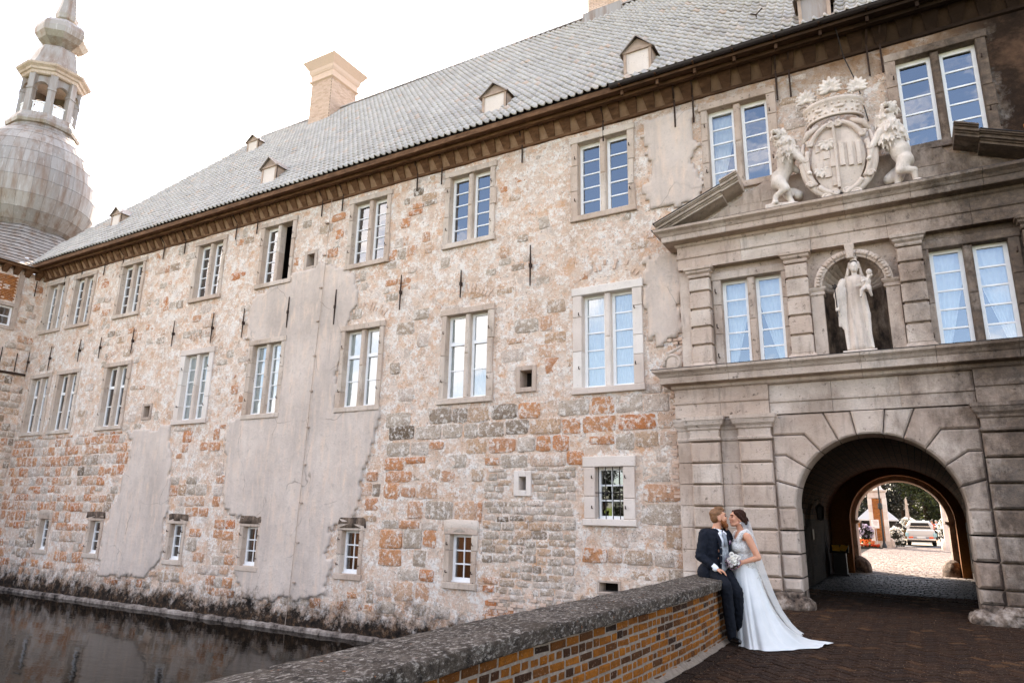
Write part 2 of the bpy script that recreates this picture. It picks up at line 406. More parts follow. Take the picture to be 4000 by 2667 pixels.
# --- paint, glass, cloth
simple('white_paint', 'efedea', .45, .4, 0, .05, 6)
simple('curtain', 'f0eeea', .9, .1, 0, .06, 10)
simple('room_dark', '2a2420', .9, .1)
t = NT('glass'); nn = t.n; nn.remove(t.b); out = nn['Material Output']
gl = nn.new('ShaderNodeBsdfGlossy'); gl.inputs['Roughness'].default_value = .01; gl.inputs['Color'].default_value = (.95, .97, 1, 1)
tr = nn.new('ShaderNodeBsdfTransparent'); tr.inputs['Color'].default_value = (.86, .9, .9, 1)
fr = nn.new('ShaderNodeFresnel'); fr.inputs['IOR'].default_value = 1.8
ms = nn.new('ShaderNodeMixShader'); mr = t.ramp(fr.outputs[0], 0, 1, .15, 1.0)
wv = nn.new('ShaderNodeBump'); wv.inputs['Distance'].default_value = .003; t.link(t.noise(2.2, 2, .5, off=3), wv.inputs['Height']); t.link(wv.outputs[0], gl.inputs['Normal'])
t.link(mr, ms.inputs[0]); t.link(tr.outputs[0], ms.inputs[1]); t.link(gl.outputs[0], ms.inputs[2]); t.link(ms.outputs[0], out.inputs['Surface'])
t = NT('water'); base = t.cramp(t.noise(.5, 4), [(.3, lin('0d0a07')), (.7, lin('15100a'))])
t.fin(base, .03, t.math('ADD', t.noise(1.6, 3, .5, (1, 2.2, 1)), t.math('MULTIPLY', t.noise(7, 2, .5, (1, 2, 1)), .25)), .004, .07); t.b.inputs['IOR'].default_value = 1.33
# ================================================================ setting: water, moat bed, bridge bed
def pxy(p):
    d = Vector(p)-Vector((0, 0, 1.6)); w = d.dot(fw)
    if w <= .05: return None
    return (512+1024*.665*d.dot(rt2)/w, 341-1024*.665*d.dot(up2)/w, w)
def infr(p, m=15):
    q = pxy(p); return q is not None and -m < q[0] < 1024+m and -m < q[1] < 682+m
WY = 14.7          # plane of the wing's wall
mb = MB(); mb.add([(-90, -60, -1.65), (-2.5, -60, -1.65), (-2.5, 14.75, -1.65), (-90, 14.75, -1.65)], [(0, 1, 2, 3)])
mb.build('moat_water', 'water', kind='structure')

# ================================================================ castle wing
wing = thing('castle_wing', 'long weathered stone castle wing with grey pantiled roof and three rows of white windows', 'castle', (-15, WY, -1.65))
WM = wing.matrix_world.copy(); wing.location = (0, 0, 0)
HOLES = []
# (centre x, width, z0, z1, kind)
WIN = []
TX = (-31.75, -29.6, -26.15, -21.35, -17.8, -13.72, -10.0, -5.97)
for i, x in enumerate(TX):
    if i == 0: WIN.append((x, 1.3, 8.97, 11.05, 'top'))
    else: WIN.append((x, 1.36, 8.97, 11.03, 'top'))
WIN.append((-2.62, 1.34, 8.95, 10.98, 'top')); WIN.append((1.33, 1.4, 8.93, 10.95, 'top'))
for i, x in enumerate(TX):
    k = ('tr0', 'tr0', 'tr0', 'white', 'five', 'tr', 'tr', 'white')[i]
    WIN.append((x+.06, 1.34 if k != 'white' else 1.3, 4.53, 6.84, k))
for x in (-29.35, -25.9, -21.2, -17.6, -13.55, -9.9): WIN.append((x, .64, -.06, 1.08, 'low'))
WIN.append((-5.92, .68, 1.53, 2.68, 'bar'))
SLITS = [(-16.13, .34, 9.24, 9.66, .12), (-23.8, .34, 4.75, 5.15, .1), (-8.1, .34, 4.67, 5.1, .12), (-8.16, .2, 2.16, 2.48, .14), (-5.97, .44, -.01, .18, .0)]
for x, w, z0, z1, k in WIN: HOLES.append((x-w/2, x+w/2, z0, z1))
for x, w, z0, z1, m in SLITS: HOLES.append((x-w/2, x+w/2, z0, z1))
PORTAL_HOLE = (-3.95, 2.8, -.6, 7.7)

def inhole(x, z, m=0.):
    for a, b, c, d in HOLES:
        if a-m < x < b+m and c-m < z < d+m: return True
    a, b, c, d = PORTAL_HOLE
    return a-m < x < b+m and c-m < z < d+m
def gridlines(lo, hi, st, extra):
    n = int((hi-lo)/st); g = [lo+(hi-lo)*i/n for i in range(n+1)]
    for e in extra:
        i = min(range(len(g)), key=lambda q: abs(g[q]-e))
        if abs(g[i]-e) < st*.35 and g[i] not in extra: g[i] = e
        elif g[i] != e: g.append(e)
    return sorted(set(round(q, 4) for q in g))
def wallmesh(x0, x1, z0, z1, st, amp, off=0.):
    ex = [q for h in HOLES+[PORTAL_HOLE] for q in h[:2] if x0 < q < x1]; ez = [q for h in HOLES+[PORTAL_HOLE] for q in h[2:] if z0 < q < z1]
    gx = gridlines(x0, x1, st, ex); gz = gridlines(z0, z1, st, ez)
    idx = {}; mb = MB()
    def V(i, k):
        if (i, k) not in idx:
            x, z = gx[i], gz[k]
            y = WY+off+amp*(nz3(x, 3, z, .9)+.7*nz3(x, 8, z, 2.6)+.4*nz3(x, 1, z, 6.))
            if z < -.9: y -= .10*min(1, (-.9-z)/.5)
            idx[(i, k)] = len(mb.v); mb.v.append((x, y, z))
        return idx[(i, k)]
    for i in range(len(gx)-1):
        for k in range(len(gz)-1):
            cx, cz = (gx[i]+gx[i+1])/2, (gz[k]+gz[k+1])/2
            if inhole(cx, cz): continue
            mb.f.append((V(i, k), V(i+1, k), V(i+1, k+1), V(i, k+1))); mb.r.append(.5)
    return mb
wall = wallmesh(-33.2, 7.0, -2.3, 11.5, .17, .022).build('wall', 'lime_wall', wing, True)
# footing ledge at the waterline
mb = MB(); pts = []
N = 130
for i in range(N+1):
    x = -33.2+29.*i/N; o = .05*nz3(x, 0, 0, 1.3)
    pts.append([(x, WY-.02, -1.50+.05*nz3(x, 2, 0, 3)+.03*nz3(x, 2, 5, 9)), (x, WY-.17-o, -1.545+.03*nz3(x, 5, 0, 3)+.025*nz3(x, 2, 7, 9)), (x, WY-.19-o, -1.58), (x, WY-.20-o, -2.2)])
vs = [q for r in pts for q in r]; mb.add(vs, [(i*4+k, i*4+k+1, i*4+5+k, i*4+4+k) for i in range(N) for k in range(3)])
t = NT('footing'); b_ = t.cramp(t.noise(3, 6, .7), [(.36, lin('2a231e')), (.50, lin('7d7168')), (.7, lin('b0a499'))]); t.fin(b_, .9, t.noise(20, 5), .02, .2)
mb.build('footing', 'footing', wing)

# ---- grey render patches (raised sheets with broken edges)
def inpoly(x, z, P):
    c = False; j = len(P)-1
    for i in range(len(P)):
        if (P[i][1] > z) != (P[j][1] > z) and x < (P[j][0]-P[i][0])*(z-P[i][1])/(P[j][1]-P[i][1])+P[i][0]: c = not c
        j = i
    return c
PATCH = [
 [(-18.6, 8.6), (-16.6, 9.2), (-14.35, 9.0), (-13.9, 8.1), (-14.25, 7.1), (-14.5, 6.9), (-14.5, 4.5), (-12.7, 4.45), (-13.05, 3.2), (-13.3, 2.2), (-13.45, 1.3), (-14.3, 1.2), (-14.25, .1), (-14.45, -.75), (-17.6, -.95), (-18.1, -.1), (-17.2, .0), (-17.15, 1.2), (-18.9, 1.5), (-19.2, 4.3), (-18.6, 4.4), (-18.6, 7.0), (-18.9, 7.3)],
 [(-25.0, 1.3), (-24.3, 3.3), (-24.9, 4.3), (-22.3, 4.35), (-21.9, 2.2), (-21.8, -.05), (-22.6, -.7), (-25.2, -.75), (-25.3, .9)],
 [(-4.95, 7.6), (-4.1, 7.4), (-4.15, 5.6), (-4.75, 5.3), (-4.9, 6.3)],
 [(-4.9, 8.7), (-3.6, 8.75), (-3.6, 11.2), (-4.85, 11.1), (-4.7, 10.2)],
]
def inpatch(x, z, m=0):
    return any(inpoly(x, z, P) for P in PATCH)
for P in PATCH:
    mb = MB(); st = .085; idx = {}
    x0 = min(p[0] for p in P)-.2; x1 = max(p[0] for p in P)+.2; z0 = min(p[1] for p in P)-.2; z1 = max(p[1] for p in P)+.2
    nx, nzz = int((x1-x0)/st), int((z1-z0)/st)
    cells = set()
    for i in range(nx):
        for k in range(nzz):
            x, z = x0+(i+.5)*st, z0+(k+.5)*st
            wob = .22*nz3(x, 4, z, 1.7)+.13*nz3(x, 9, z, 4.5)
            if inpoly(x+wob, z+wob*.8, P) and not inhole(x, z, .10): cells.add((i, k))
    def V(i, k, lay):
        if (i, k, lay) not in idx:
            x, z = x0+i*st+.03*nz3(i*.7, k*.7, 2), z0+k*st+.03*nz3(i*.7, k*.7, 7)
            y = WY+.012*nz3(x, 3, z, .9)-(.045 if lay else -.03)+(.012*nz3(x, 6, z, 3.) if lay else 0)
            idx[(i, k, lay)] = len(mb.v); mb.v.append((x, y, z))
        return idx[(i, k, lay)]
    for (i, k) in cells:
        mb.f.append((V(i, k, 1), V(i+1, k, 1), V(i+1, k+1, 1), V(i, k+1, 1)))
        for (di, dk, a, b) in ((-1, 0, (0, 1), (0, 0)), (1, 0, (1, 0), (1, 1)), (0, -1, (0, 0), (1, 0)), (0, 1, (1, 1), (0, 1))):
            if (i+di, k+dk) not in cells:
                mb.f.append((V(i+a[0], k+a[1], 1), V(i+a[0], k+a[1], 0), V(i+b[0], k+b[1], 0), V(i+b[0], k+b[1], 1)))
    mb.r = [.5]*len(mb.f)
    mb.build('render_patch', 'plaster', wing, True)

# ---- stones standing proud of the lime
def stone_into(mb, x, z, w, h, rel, y=WY):
    """roughly squared stone with chipped corners"""
    cs = [(sx*w/2*U(.92, 1.03), sz*h/2*U(.90, 1.03)) for sx, sz in ((-1, -1), (1, -1), (1, 1), (-1, 1))]
    ring = []; ck = U(.05, .13)
    for i in range(4):
        (ax, az), (bx, bz) = cs[i], cs[(i+1) % 4]
        for t_ in (ck, .5, 1-ck):
            e = U(-.035, .035)*min(w, h); nx_, nz_ = bz-az, -(bx-ax); l = hypot(nx_, nz_) or 1
            ring.append((ax+(bx-ax)*t_+nx_/l*e, az+(bz-az)*t_+nz_/l*e))
    n = 12; vs = []
    for s_, dy in ((1.01, .02), (.985, -rel*.6), (.92, -rel)):
        for a, b in ring:
            vs.append((x+a*s_, y+dy+(U(-.3, .3)*rel if s_ < 1 else 0), z+b*s_))
    vs.append((x+U(-.1, .1)*w, y-rel*U(.8, 1.2), z+U(-.1, .1)*h))
    fs = []
    for l in range(2):
        for i in range(n):
            k = (i+1) % n; fs.append((l*n+i, l*n+k, (l+1)*n+k, (l+1)*n+i))
    for i in range(n): fs.append((2*n+i, 2*n+(i+1) % n, 3*n))
    mb.add(vs, fs)
def zone(x, z):
    """stone height range, width range, density, relief, colour range"""
    if z < 4.3:
        if x < -23: return (.28, .42), (.3, .56), .80, .018, (0, .62)
        if -9.3 < x < -6.75 and z < 2.7: return (.15, .21), (.24, .52), 1.3, .013, (.48, .8)
        if x > -12.6 and z > 1.4: return (.34, .56), (.42, 1.0), .95, .014, (0, 1)
        if x > -6.8: return (.28, .5), (.35, .85), .88, .018, (.1, 1)
        if x > -13.4: return (.28, .5), (.35, .9), .74, .014, (0, .9)
        return (.28, .44), (.3, .62), .66, .015, (0, .7)
    if z < 7.2 and x > -13: return (.24, .46), (.28, .85), .40, .011, (.2, .85)
    return (.18, .38), (.22, .65), .26, .008, (.2, .8)
stones = []
for (xa, xb, za, zb) in ((-33, -23, -1.45, 4.3), (-23, -12.6, -1.45, 4.3), (-12.6, -9.3, -1.45, 1.4), (-12.6, -4.25, 2.7, 4.3), (-12.6, -9.3, 1.4, 2.7), (-9.3, -6.75, -1.45, 2.7), (-6.75, -4.25, -1.45, 1.4), (-6.75, -4.25, 1.4, 2.7), (-33, -13, 4.3, 11.3), (-13, -4.25, 4.3, 7.2), (-13, -3.2, 7.2, 11.3), (-1.8, .5, 8.6, 11.3)):
    z = za
    while z < zb-.08:
        hr = zone((xa+xb)/2, z+.05)[0]; h = min(U(*hr), zb-z)
        if zb-(z+h) < .1: h = zb-z
        x = xa+U(0, .15)
        while x < xb-.1:
            H, Wr, den, rel, cr = zone(x, z+.05)
            w = min(U(*Wr), xb-x)
            if w < .12: break
            zz = z+h/2+U(-.03, .03); hh = h*U(.93, 1.01)-.016; ww = w*U(.94, 1.0)-.016
            if U(0, 1) < .10 and h > .3: hh *= .55; zz += U(-.07, .07)
            den2 = den*(1+.8*nz3(x, 1, zz, .45))
            bad = any(inhole(x+w/2+sx*ww*.5, zz+sz*hh*.5, .13) for sx in (-1, 0, 1) for sz in (-1, 0, 1)) or inpatch(x+w*.1, zz) or inpatch(x+w*.9, zz)
            if not bad and U(0, 1) < den2:
                c = U(*cr)
                if nz3(x, 20, zz, .35) > (.12 if zz < 4.4 else .3) and U(0, 1) < .6: c = U(0, .3)
                elif nz3(x, 40, zz, .5) > .25: c = U(.6, 1)
                stones.append((x+w/2, zz, ww, hh, rel*U(.7, 1.3), c))
            x += w
        z += h
def psize(s):
    q = pxy((s[0], WY, s[1]))
    if q is None or not infr((s[0], WY, s[1]), 0): return 0
    return s[2]*s[3]/q[2]**2
stones.sort(key=psize, reverse=True)
rest = MB()
for i, s in enumerate(stones):
    if i < 300:
        mb = MB(); mb.cur = s[5]; stone_into(mb, *s[:5]); mb.build('stone', 'wall_stone', wall, True)
    else: rest.cur = s[5]; stone_into(rest, *s[:5])
rest.build('stones', 'wall_stone', wall, True, kind='stuff')
# brick relieving arches over the middle windows and odd bricks
mb = MB()
for xc in (-5.95, -10., -13.7, -21.3, -26.1):
    for i in range(17):
        a = radians(40+100*i/16); R = 1.15
        for q in (0, 1):
            mb.cur = U(0, 1); rr = R+.02+q*.16
            M = Matrix.Translation((xc+rr*cos(a), WY-.012, 6.55+rr*sin(a)*.8)) @ Matrix.Rotation(-(a-pi/2), 4, 'Y')
            if U(0, 1) < .5: mb.box(-.032, .032, -.01, .03, -.06, .06, M)
for c in range(10):
    z = -.95+.075*c; 
    for i in range(14):
        if U(0, 1) < (.75 if c < 3 else .35): mb.cur = U(0, 1); x = -9.1+i*.17+U(-.02, .02)+(.08 if c % 2 else 0); mb.box(x, x+.15, WY-.035, WY+.03, z, z+.06)
for c in range(60):
    z = 2.0+.08*c
    for i in range(3):
        if U(0, 1) < .35: mb.cur = U(0, 1); x = -4.45+i*.12+U(-.03, .03); mb.box(x, x+.14, WY-.03, WY+.04, z, z+.06)
mb.build('relieving_bricks', 'chimney_brick', wall, kind='stuff')

# ---- windows
def window(parent, xc, w, z0, z1, kind, yw=WY, smat='window_stone'):
    """stone surround with mullion; casements, panes, curtains and the dark room behind"""
    if kind == 'white' or kind == 'bar': smat = 'white_stone'
    if kind == 'gate' or (kind == 'top' and xc > -4): smat = 'surround_stone'
    j = {'white': .24, 'bar': .27, 'low': .15}.get(kind, .17); xa, xb = xc-w/2, xc+w/2
    yf = yw-(.055 if kind != 'low' else .035); yb = yw+.26
    mb = MB()
    lint = {'low': .18, 'white': .2, 'bar': .24}.get(kind, .17)
    # jambs in unequal stones
    for s in (0, 1):
        z = z0
        while z < z1-.01:
            h = U(.45, .95); h = z1-z if z1-z-h < .3 else h
            mb.cur = U(0, 1); e = U(-.03, .04) if kind in ('top', 'five', 'tr', 'tr0', 'low') else 0
            if s == 0: mb.block(xa-j-e, xa, yf, yb, z+.004, z+h-.004, .012, .003)
            else: mb.block(xb, xb+j+e, yf, yb, z+.004, z+h-.004, .012, .003)
            z += h
    mb.cur = U(0, 1); mb.block(xa-j-.03, xb+j+.03, yf-.012, yb, z1, z1+lint, .014, .003)
    mb.cur = U(0, 1); mb.block(xa-j-.03, xb+j+.03, yf-.03, yb, z0-.15, z0, .014, .003)
    two = kind not in ('low', 'bar')
    if two:
        mb.cur = U(0, 1)
        mb.block(xc-.075, xc+.075, yw-.01, yb-.01, z0, z0+(z1-z0)*.52, .03, .004); mb.cur = U(0, 1)
        mb.block(xc-.075, xc+.075, yw-.01, yb-.01, z0+(z1-z0)*.52, z1, .03, .004)
    win = mb.build('window', smat, parent)
    yc = yw+.15
    bays = [(xa, xc-.075), (xc+.075, xb)] if two else [(xa, xb)]
    for (a, b) in bays:
        fwid = .07; c = MB()
        c.box(a, a+fwid, yc, yc+.06, z0, z1); c.box(b-fwid, b, yc, yc+.06, z0, z1)
        zt = z1-(.10 if kind == 'top' else .07); zb = z0+(.11 if kind == 'low' else .07)
        c.box(a+fwid, b-fwid, yc+.002, yc+.062, zt, z1); c.box(a+fwid, b-fwid, yc+.002, yc+.062, z0, zb)
        c.box(a-.01, b+.01, yc-.05, yc-.002, z0-.01, z0+.035)
        if kind in ('tr', 'tr0'):
            m_ = z0+(z1-z0)*.66; cuts = [zb, z0+(z1-z0)*.34, m_-.05, m_+.05, zt]; rows = [(zb, cuts[1]), (cuts[1], m_-.05), (m_+.05, zt)]
            c.box(a+fwid, b-fwid, yc-.02, yc+.063, m_-.05, m_+.05); bars = [cuts[1]]
        else:
            nr = 3 if kind in ('low', 'bar') else 5
            bars = [zb+(zt-zb)*i/nr for i in range(1, nr)]; rows = [(zb+(zt-zb)*i/nr, zb+(zt-zb)*(i+1)/nr) for i in range(nr)]
        for zz in bars: c.box(a+fwid, b-fwid, yc+.012, yc+.048, zz-.017, zz+.017)
        cols = [(a+fwid, b-fwid)]
        if kind in ('low', 'bar'):
            xm = (a+b)/2; c.box(xm-.014, xm+.014, yc+.014, yc+.05, zb, zt); cols = [(a+fwid, xm), (xm, b-fwid)]
        co = c.build('casement', 'white_paint', win); opened = kind == 'top' and abs(xc+17.8) < .05 and a > xc
        MO = Matrix.Translation((b, yc+.03, 0)) @ Matrix.Rotation(radians(-62), 4, 'Z') @ Matrix.Translation((-b, -yc-.03, 0))
        if opened: co.matrix_local = MO
        for (ca, cb) in cols:
            for (ra, rb) in rows:
                g = MB(); tilt = U(-.004, .004); t2 = U(-.003, .003)
                g.add([(ca, yc+.03+t2, ra), (cb, yc+.03-t2, ra), (cb, yc+.03+tilt-t2, rb), (ca, yc+.03+tilt+t2, rb)], [(0, 1, 2, 3)])
                go_ = g.build('pane', 'glass', win)
                if opened: go_.matrix_local = MO
    r = MB(); m = .0
    d = 1.6
    A = [(xa-.3, yb+.002, z0-.3), (xb+.3, yb+.002, z0-.3), (xb+.3, yb+.002, z1+.3), (xa-.3, yb+.002, z1+.3)]; B = [(x, yb+d, z) for x, y, z in A]
    r.add(A+B, [(4, 5, 6, 7), (0, 1, 5, 4), (1, 2, 6, 5), (2, 3, 7, 6), (3, 0, 4, 7)])
    r.build('room', 'room_dark', win)
    if kind in ('white', 'five', 'tr'):
        cu = MB(); n = 70; vs = []
        for i in range(n+1):
            x = xa+.02+(w-.04)*i/n; y = yb-.03+.018*sin(i*1.65+.5*sin(i*.3))
            vs += [(x, y, z0+.02), (x, y, z1-.02)]
        cu.add(vs, [(2*i, 2*i+2, 2*i+3, 2*i+1) for i in range(n)]); cu.build('curtain', 'curtain', win, True)
    return win
def drapes(win, xc, w, z0, z1, yb, sides=(-1, 1)):
    """tied-back curtains: each hangs full at the top and is drawn to its side lower down"""
    for s in sides:
        cu = MB(); n = 40; L = 14; vs = []
        for l in range(L+1):
            t_ = l/L; zz = z1-(z1-z0)*t_
            wid = (w/2-.03)*(1-.78*t_**1.25)
            for i in range(n+1):
                u_ = i/n; x = xc+s*(w/2-.01)-s*wid*u_
                vs.append((x, yb+.015*sin(u_*34)*(1-.3*t_), zz))
        cu.add(vs, [(l*(n+1)+i, l*(n+1)+i+1, (l+1)*(n+1)+i+1, (l+1)*(n+1)+i) for l in range(L) for i in range(n)])
        cu.build('curtain', 'curtain', win, True)
for (x, w, z0, z1, k) in WIN:
    wn_ = window(wing, x, w, z0, z1, k)
    if k == 'top' and abs(x+2.62) < .1: drapes(wn_, x, w, z0, z1, WY+.32, (-1,))
    if k == 'bar':
        mb = MB()
        for i in range(4): xx = x-w/2+w*(i+.5)/4; mb.tube([(xx, WY-.02, z0), (xx, WY-.02, z1)], .011, 6)
        mb.tube([(x-w/2, WY-.02, (z0+z1)/2), (x+w/2, WY-.02, (z0+z1)/2)], .012, 6)
        mb.build('window_bars', 'gutter_metal', wn_)
    # iron hinge hooks of the lost shutters
    mb = MB()
    for s in (-1, 1):
        for q in (.2, .78):
            zz = z0+(z1-z0)*q; xx = x+s*(w/2+.06); mb.tube([(xx, WY-.03, zz), (xx, WY-.10, zz), (xx, WY-.10, zz+.06)], .013, 5)
    mb.build('hinge_hooks', 'iron', wn_, kind='stuff')
    if k == 'low':
        mb = MB(); mb.cur = .1; stone_into(mb, x+U(-.06, .06), z1+.2, w+U(.3, .55), U(.24, .34), .05); mb.build('lintel_stone', 'niche_stone' if -27 < x < -12 else 'window_stone', wn_, True)
for (x, w, z0, z1, m) in SLITS:
    mb = MB(); mb.cur = U(0, 1)
    xa, xb = x-w/2, x+w/2; m2 = m or .05
    for q in ((xa-m2, xa, z0-m2, z1+m2), (xb, xb+m2, z0-m2, z1+m2), (xa, xb, z1, z1+m2), (xa, xb, z0-m2, z0)): mb.block(q[0], q[1], WY-.04, WY+.4, q[2], q[3], .01, .003)
    s_ = mb.build('slit_window', 'white_stone' if abs(x+8.16) < .02 else 'surround_stone', wing)
    r = MB(); r.box(xa-.02, xb+.02, WY+.35, WY+.4, z0-.02, z1+.02); r.build('room', 'room_dark', s_)

# ---- iron wall anchors
for (x, za, zb) in ((-8.0, 7.31, 8.43), (-10.17, 7.3, 8.1), (-12.28, 7.24, 8.3), (-14.84, 7.12, 8.24), (-16.91, 7.27, 8.3), (-19.04, 7.18, 8.2), (-20.65, 7.16, 8.26), (-22.85, 7.27, 8.24), (-25.34, 7.28, 8.25), (-27.51, 7.29, 8.15), (-29., 7.28, 8.23), (-31.22, 7.11, 8.19), (-33.0, 7.2, 8.1)):
    mb = MB(); mb.tube([(x, WY-.06, za), (x+.005, WY-.065, (za+zb)/2), (x, WY-.06, zb)], [.016, .026, .016], 6); mb.box(x-.03, x+.03, WY-.09, WY, (za+zb)/2-.05, (za+zb)/2+.05)
    mb.build('wall_anchor', 'iron', wing)
for x in (-31.2, -29.9, -28.2, -26.9, -24.2, -22.9, -20.0, -18.9, -15.8, -14.9, -11.9, -11.0, -8.3, -5.92, -4.05, -3.6, -1.7, -1.42, .15, .4, 3.1):
    mb = MB(); mb.tube([(x, WY-.05, 10.75 if x > -5 else 10.9), (x, WY-.05, 11.5), (x+.04, WY-.3, 11.72)], .022, 6); mb.build('anchor_strap', 'iron', wing)
# lightning conductor running down the render
mb = MB(); mb.tube([(-15.35, WY-.09, 11.4), (-15.4, WY-.09, 8.), (-15.5, WY-.09, 5.), (-15.55, WY-.09, 2.), (-15.62, WY-.09, -.6), (-15.66, WY-.12, -1.7)], .009, 5)
for z in (-.4, .7, 1.8, 2.9, 4., 5.1, 6.2, 7.3, 8.4, 9.5, 10.6): mb.box(-15.52-.04, -15.52+.06, WY-.1, WY, z-.02, z+.02)
mb.build('lightning_conductor', 'surround_stone', wing)
mb = MB(); mb.tube([(-.42, 14.0, 12.0), (-.3, WY-.15, 11.3), (-.1, WY-.06, 10.6), (.02, WY-.05, 9.7)], .012, 5); mb.build('conductor_wire', 'gutter_metal', wing)
mb = MB(); mb.tube([(-6.45, WY-.06, 1.25), (-6.6, WY-.06, .6), (-7.05, WY-.06, -.2), (-7.4, WY-.06, -.9)], .01, 5); mb.build('cable', 'white_stone', wing)

# ---- eaves: wall plate, corbels, fascia, soffit
X0, X1 = -33., 7.0
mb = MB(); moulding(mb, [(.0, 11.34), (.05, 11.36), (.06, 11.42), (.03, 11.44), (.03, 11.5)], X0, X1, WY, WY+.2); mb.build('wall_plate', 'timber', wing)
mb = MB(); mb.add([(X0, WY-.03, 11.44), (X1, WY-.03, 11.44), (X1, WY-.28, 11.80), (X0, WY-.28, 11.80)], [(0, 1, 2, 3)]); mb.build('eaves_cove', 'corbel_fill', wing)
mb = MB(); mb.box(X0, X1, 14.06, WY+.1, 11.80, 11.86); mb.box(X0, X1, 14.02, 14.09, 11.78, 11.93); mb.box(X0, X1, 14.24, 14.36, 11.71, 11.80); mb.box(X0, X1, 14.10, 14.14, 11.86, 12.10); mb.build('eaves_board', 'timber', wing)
cm = MB()
cm.prism([(-.09, 11.42), (.09, 11.42), (.13, 11.60), (.17, 11.80), (-.17, 11.80), (-.13, 11.60)], 0, 1)
cv = []
for (x, y, z) in cm.v:
    tz = (z-11.42)/.38; cv.append((x*(1 if y > .5 else 1), (WY-.06-.30*tz**1.3) if y < .5 else WY, z))
cm.v = cv; cme = cm.mesh('corbel', 'timber')
n = int((X1-X0)/.46)
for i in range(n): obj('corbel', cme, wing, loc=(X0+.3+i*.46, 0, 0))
# ---- gutter
mb = MB(); vs = []; ang = [radians(180+180*i/8) for i in range(9)]
for x in (-5.45, 7.):
    for rr in (.085, .075):
        for a in ang: vs.append((x, 13.96+rr*cos(a), 11.93+rr*sin(a)))
mb.add(vs, [(i, i+1, 18+i+1, 18+i) for i in range(8)]+[(9+i+1, 9+i, 27+i, 27+i+1) for i in range(8)]+[(0, 9, 27, 18), (8, 26, 35, 17)]+[(i, 9+i, 10+i, i+1) for i in range(8)])
gut = mb.build('gutter', 'gutter_metal', wing, True)
for i in range(14): 
    mb = MB(); mb.box(-5.2+i*.9, -5.16+i*.9, 13.87, 14.08, 11.835, 11.86); mb.box(-5.21+i*.9, -5.15+i*.9, 14.06, 14.14, 11.66, 11.80); mb.build('gutter_bracket', 'timber', gut)

# ---- roof
RP0, RD = Vector((0, 14.0, 11.97)), Vector((0, 6.5, 8.0)).normalized(); RN = Vector((0, -RD.z, RD.y))
RL = hypot(6.5, 8.0)
def left_lim(s):
    z = 11.97+RD.z*s; return -33.2 if z < 13.2 else (-33.2+(z-13.2)/1.3*1.5 if z < 14.5 else -31.7+(z-14.5)/5.5*4.7)
mb = MB(); rows = []
for i in range(12):
    s = RL*i/11; p = RP0+RD*s-RN*.03; rows.append([(left_lim(s), p.y, p.z), (9., p.y, p.z)])
vs = [q for r in rows for q in r]; mb.add(vs, [(2*i, 2*i+1, 2*i+3, 2*i+2) for i in range(11)])
mb.add([(-27, 20.5, 19.95), (9, 20.5, 19.95), (9, 27.2, 11.9), (-33, 27.2, 11.9)], [(0, 1, 2, 3)])
mb.add([(-27, 20.5, 19.95), (-33, 27.2, 11.9), (-31.7, 16.1, 14.45)], [(0, 1, 2)]); mb.add([(-31.7, 16.1, 14.45), (-33, 27.2, 11.8), (-33.2, 14.0, 11.8)], [(0, 1, 2)])
roof = mb.build('roof', 'gutter_metal', wing)
PC, PR = .215, .32; nc = 9
tv = []; 
for e in (0, 1):           # lower end, upper end
    for i in range(nc):
        u_ = i/(nc-1); prof = .036*sin(2*pi*u_*1.0+.6)+.012*sin(4*pi*u_)
        tv.append((u_*PC*1.06, e*PR*1.12, prof+(.046 if e == 0 else .004)))
for i in range(nc): tv.append((tv[i][0], .004, tv[i][2]-.036))
tf = [(i, i+1, nc+i+1, nc+i) for i in range(nc-1)]+[(2*nc+i, 2*nc+i+1, i+1, i) for i in range(nc-1)]
def tmat(x, s, dz=0, rz=0):
    p = RP0+RD*s+RN*dz
    return Matrix(((1, 0, RN.x, x), (0, RD.y, RN.y, p.y), (0, RD.z, RN.z, p.z), (0, 0, 0, 1))) @ Matrix.Rotation(rz, 4, 'Z')
DORM = [(-4.82, 14.28, .72, .95), (-.75, 14.12, .64, .95), (-9.25, 14.65, .8, .85), (-18.6, 14.65, .75, .95), (-25.4, 18.9, .75, .8), (-29.1, 15.25, .7, .85)]
CHIM = [(-22.75, -21.45, 19.75, 21.4), (-8.65, -7.42, 20.1, 21.4)]
tl = []
for r in range(int(RL/PR)):
    s = r*PR; ll = left_lim(s+.1); x = 5.0
    while x > ll:
        y = RP0.y+RD.y*s; z = RP0.z+RD.z*s; ok = True
        for dx, dy, dw, dh in DORM:
            run = dh*6.5/8
            if abs(x+PC/2-dx) < dw/2-.02 and dy-.1 < y < dy+run*.8: ok = False
        for a, b, c, d in CHIM:
            if a < x+.1 < b and y > c: ok = False
        if ok: tl.append((x, s, y, z))
        x -= PC
def tsz(q):
    p = pxy((q[0], q[2], q[3]))
    return -1/p[2] if infr((q[0], q[2], q[3]), 4) else 0
tl.sort(key=tsz)
m0 = MB(); m0.add(tv, tf); tme = m0.mesh('roof_tile', 'roof_tile', True)
rest = MB()
for i, (x, s, y, z) in enumerate(tl):
    M = tmat(x, s, U(-.005, .008)+.05*nz3(x, s, 3, .22)+.02*nz3(x, s, 9, .8), U(-.015, .015)+.02*nz3(x, s, 5, .5))
    if i < 300:
        o = obj('roof_tile', tme, roof); o.matrix_local = M
    else:
        rest.cur = U(0, 1); rest.add([M @ Vector(p) for p in tv], tf)
rest.build('roof_tiles', 'roof_tile_rest', roof, True, kind='stuff')
mb = MB()
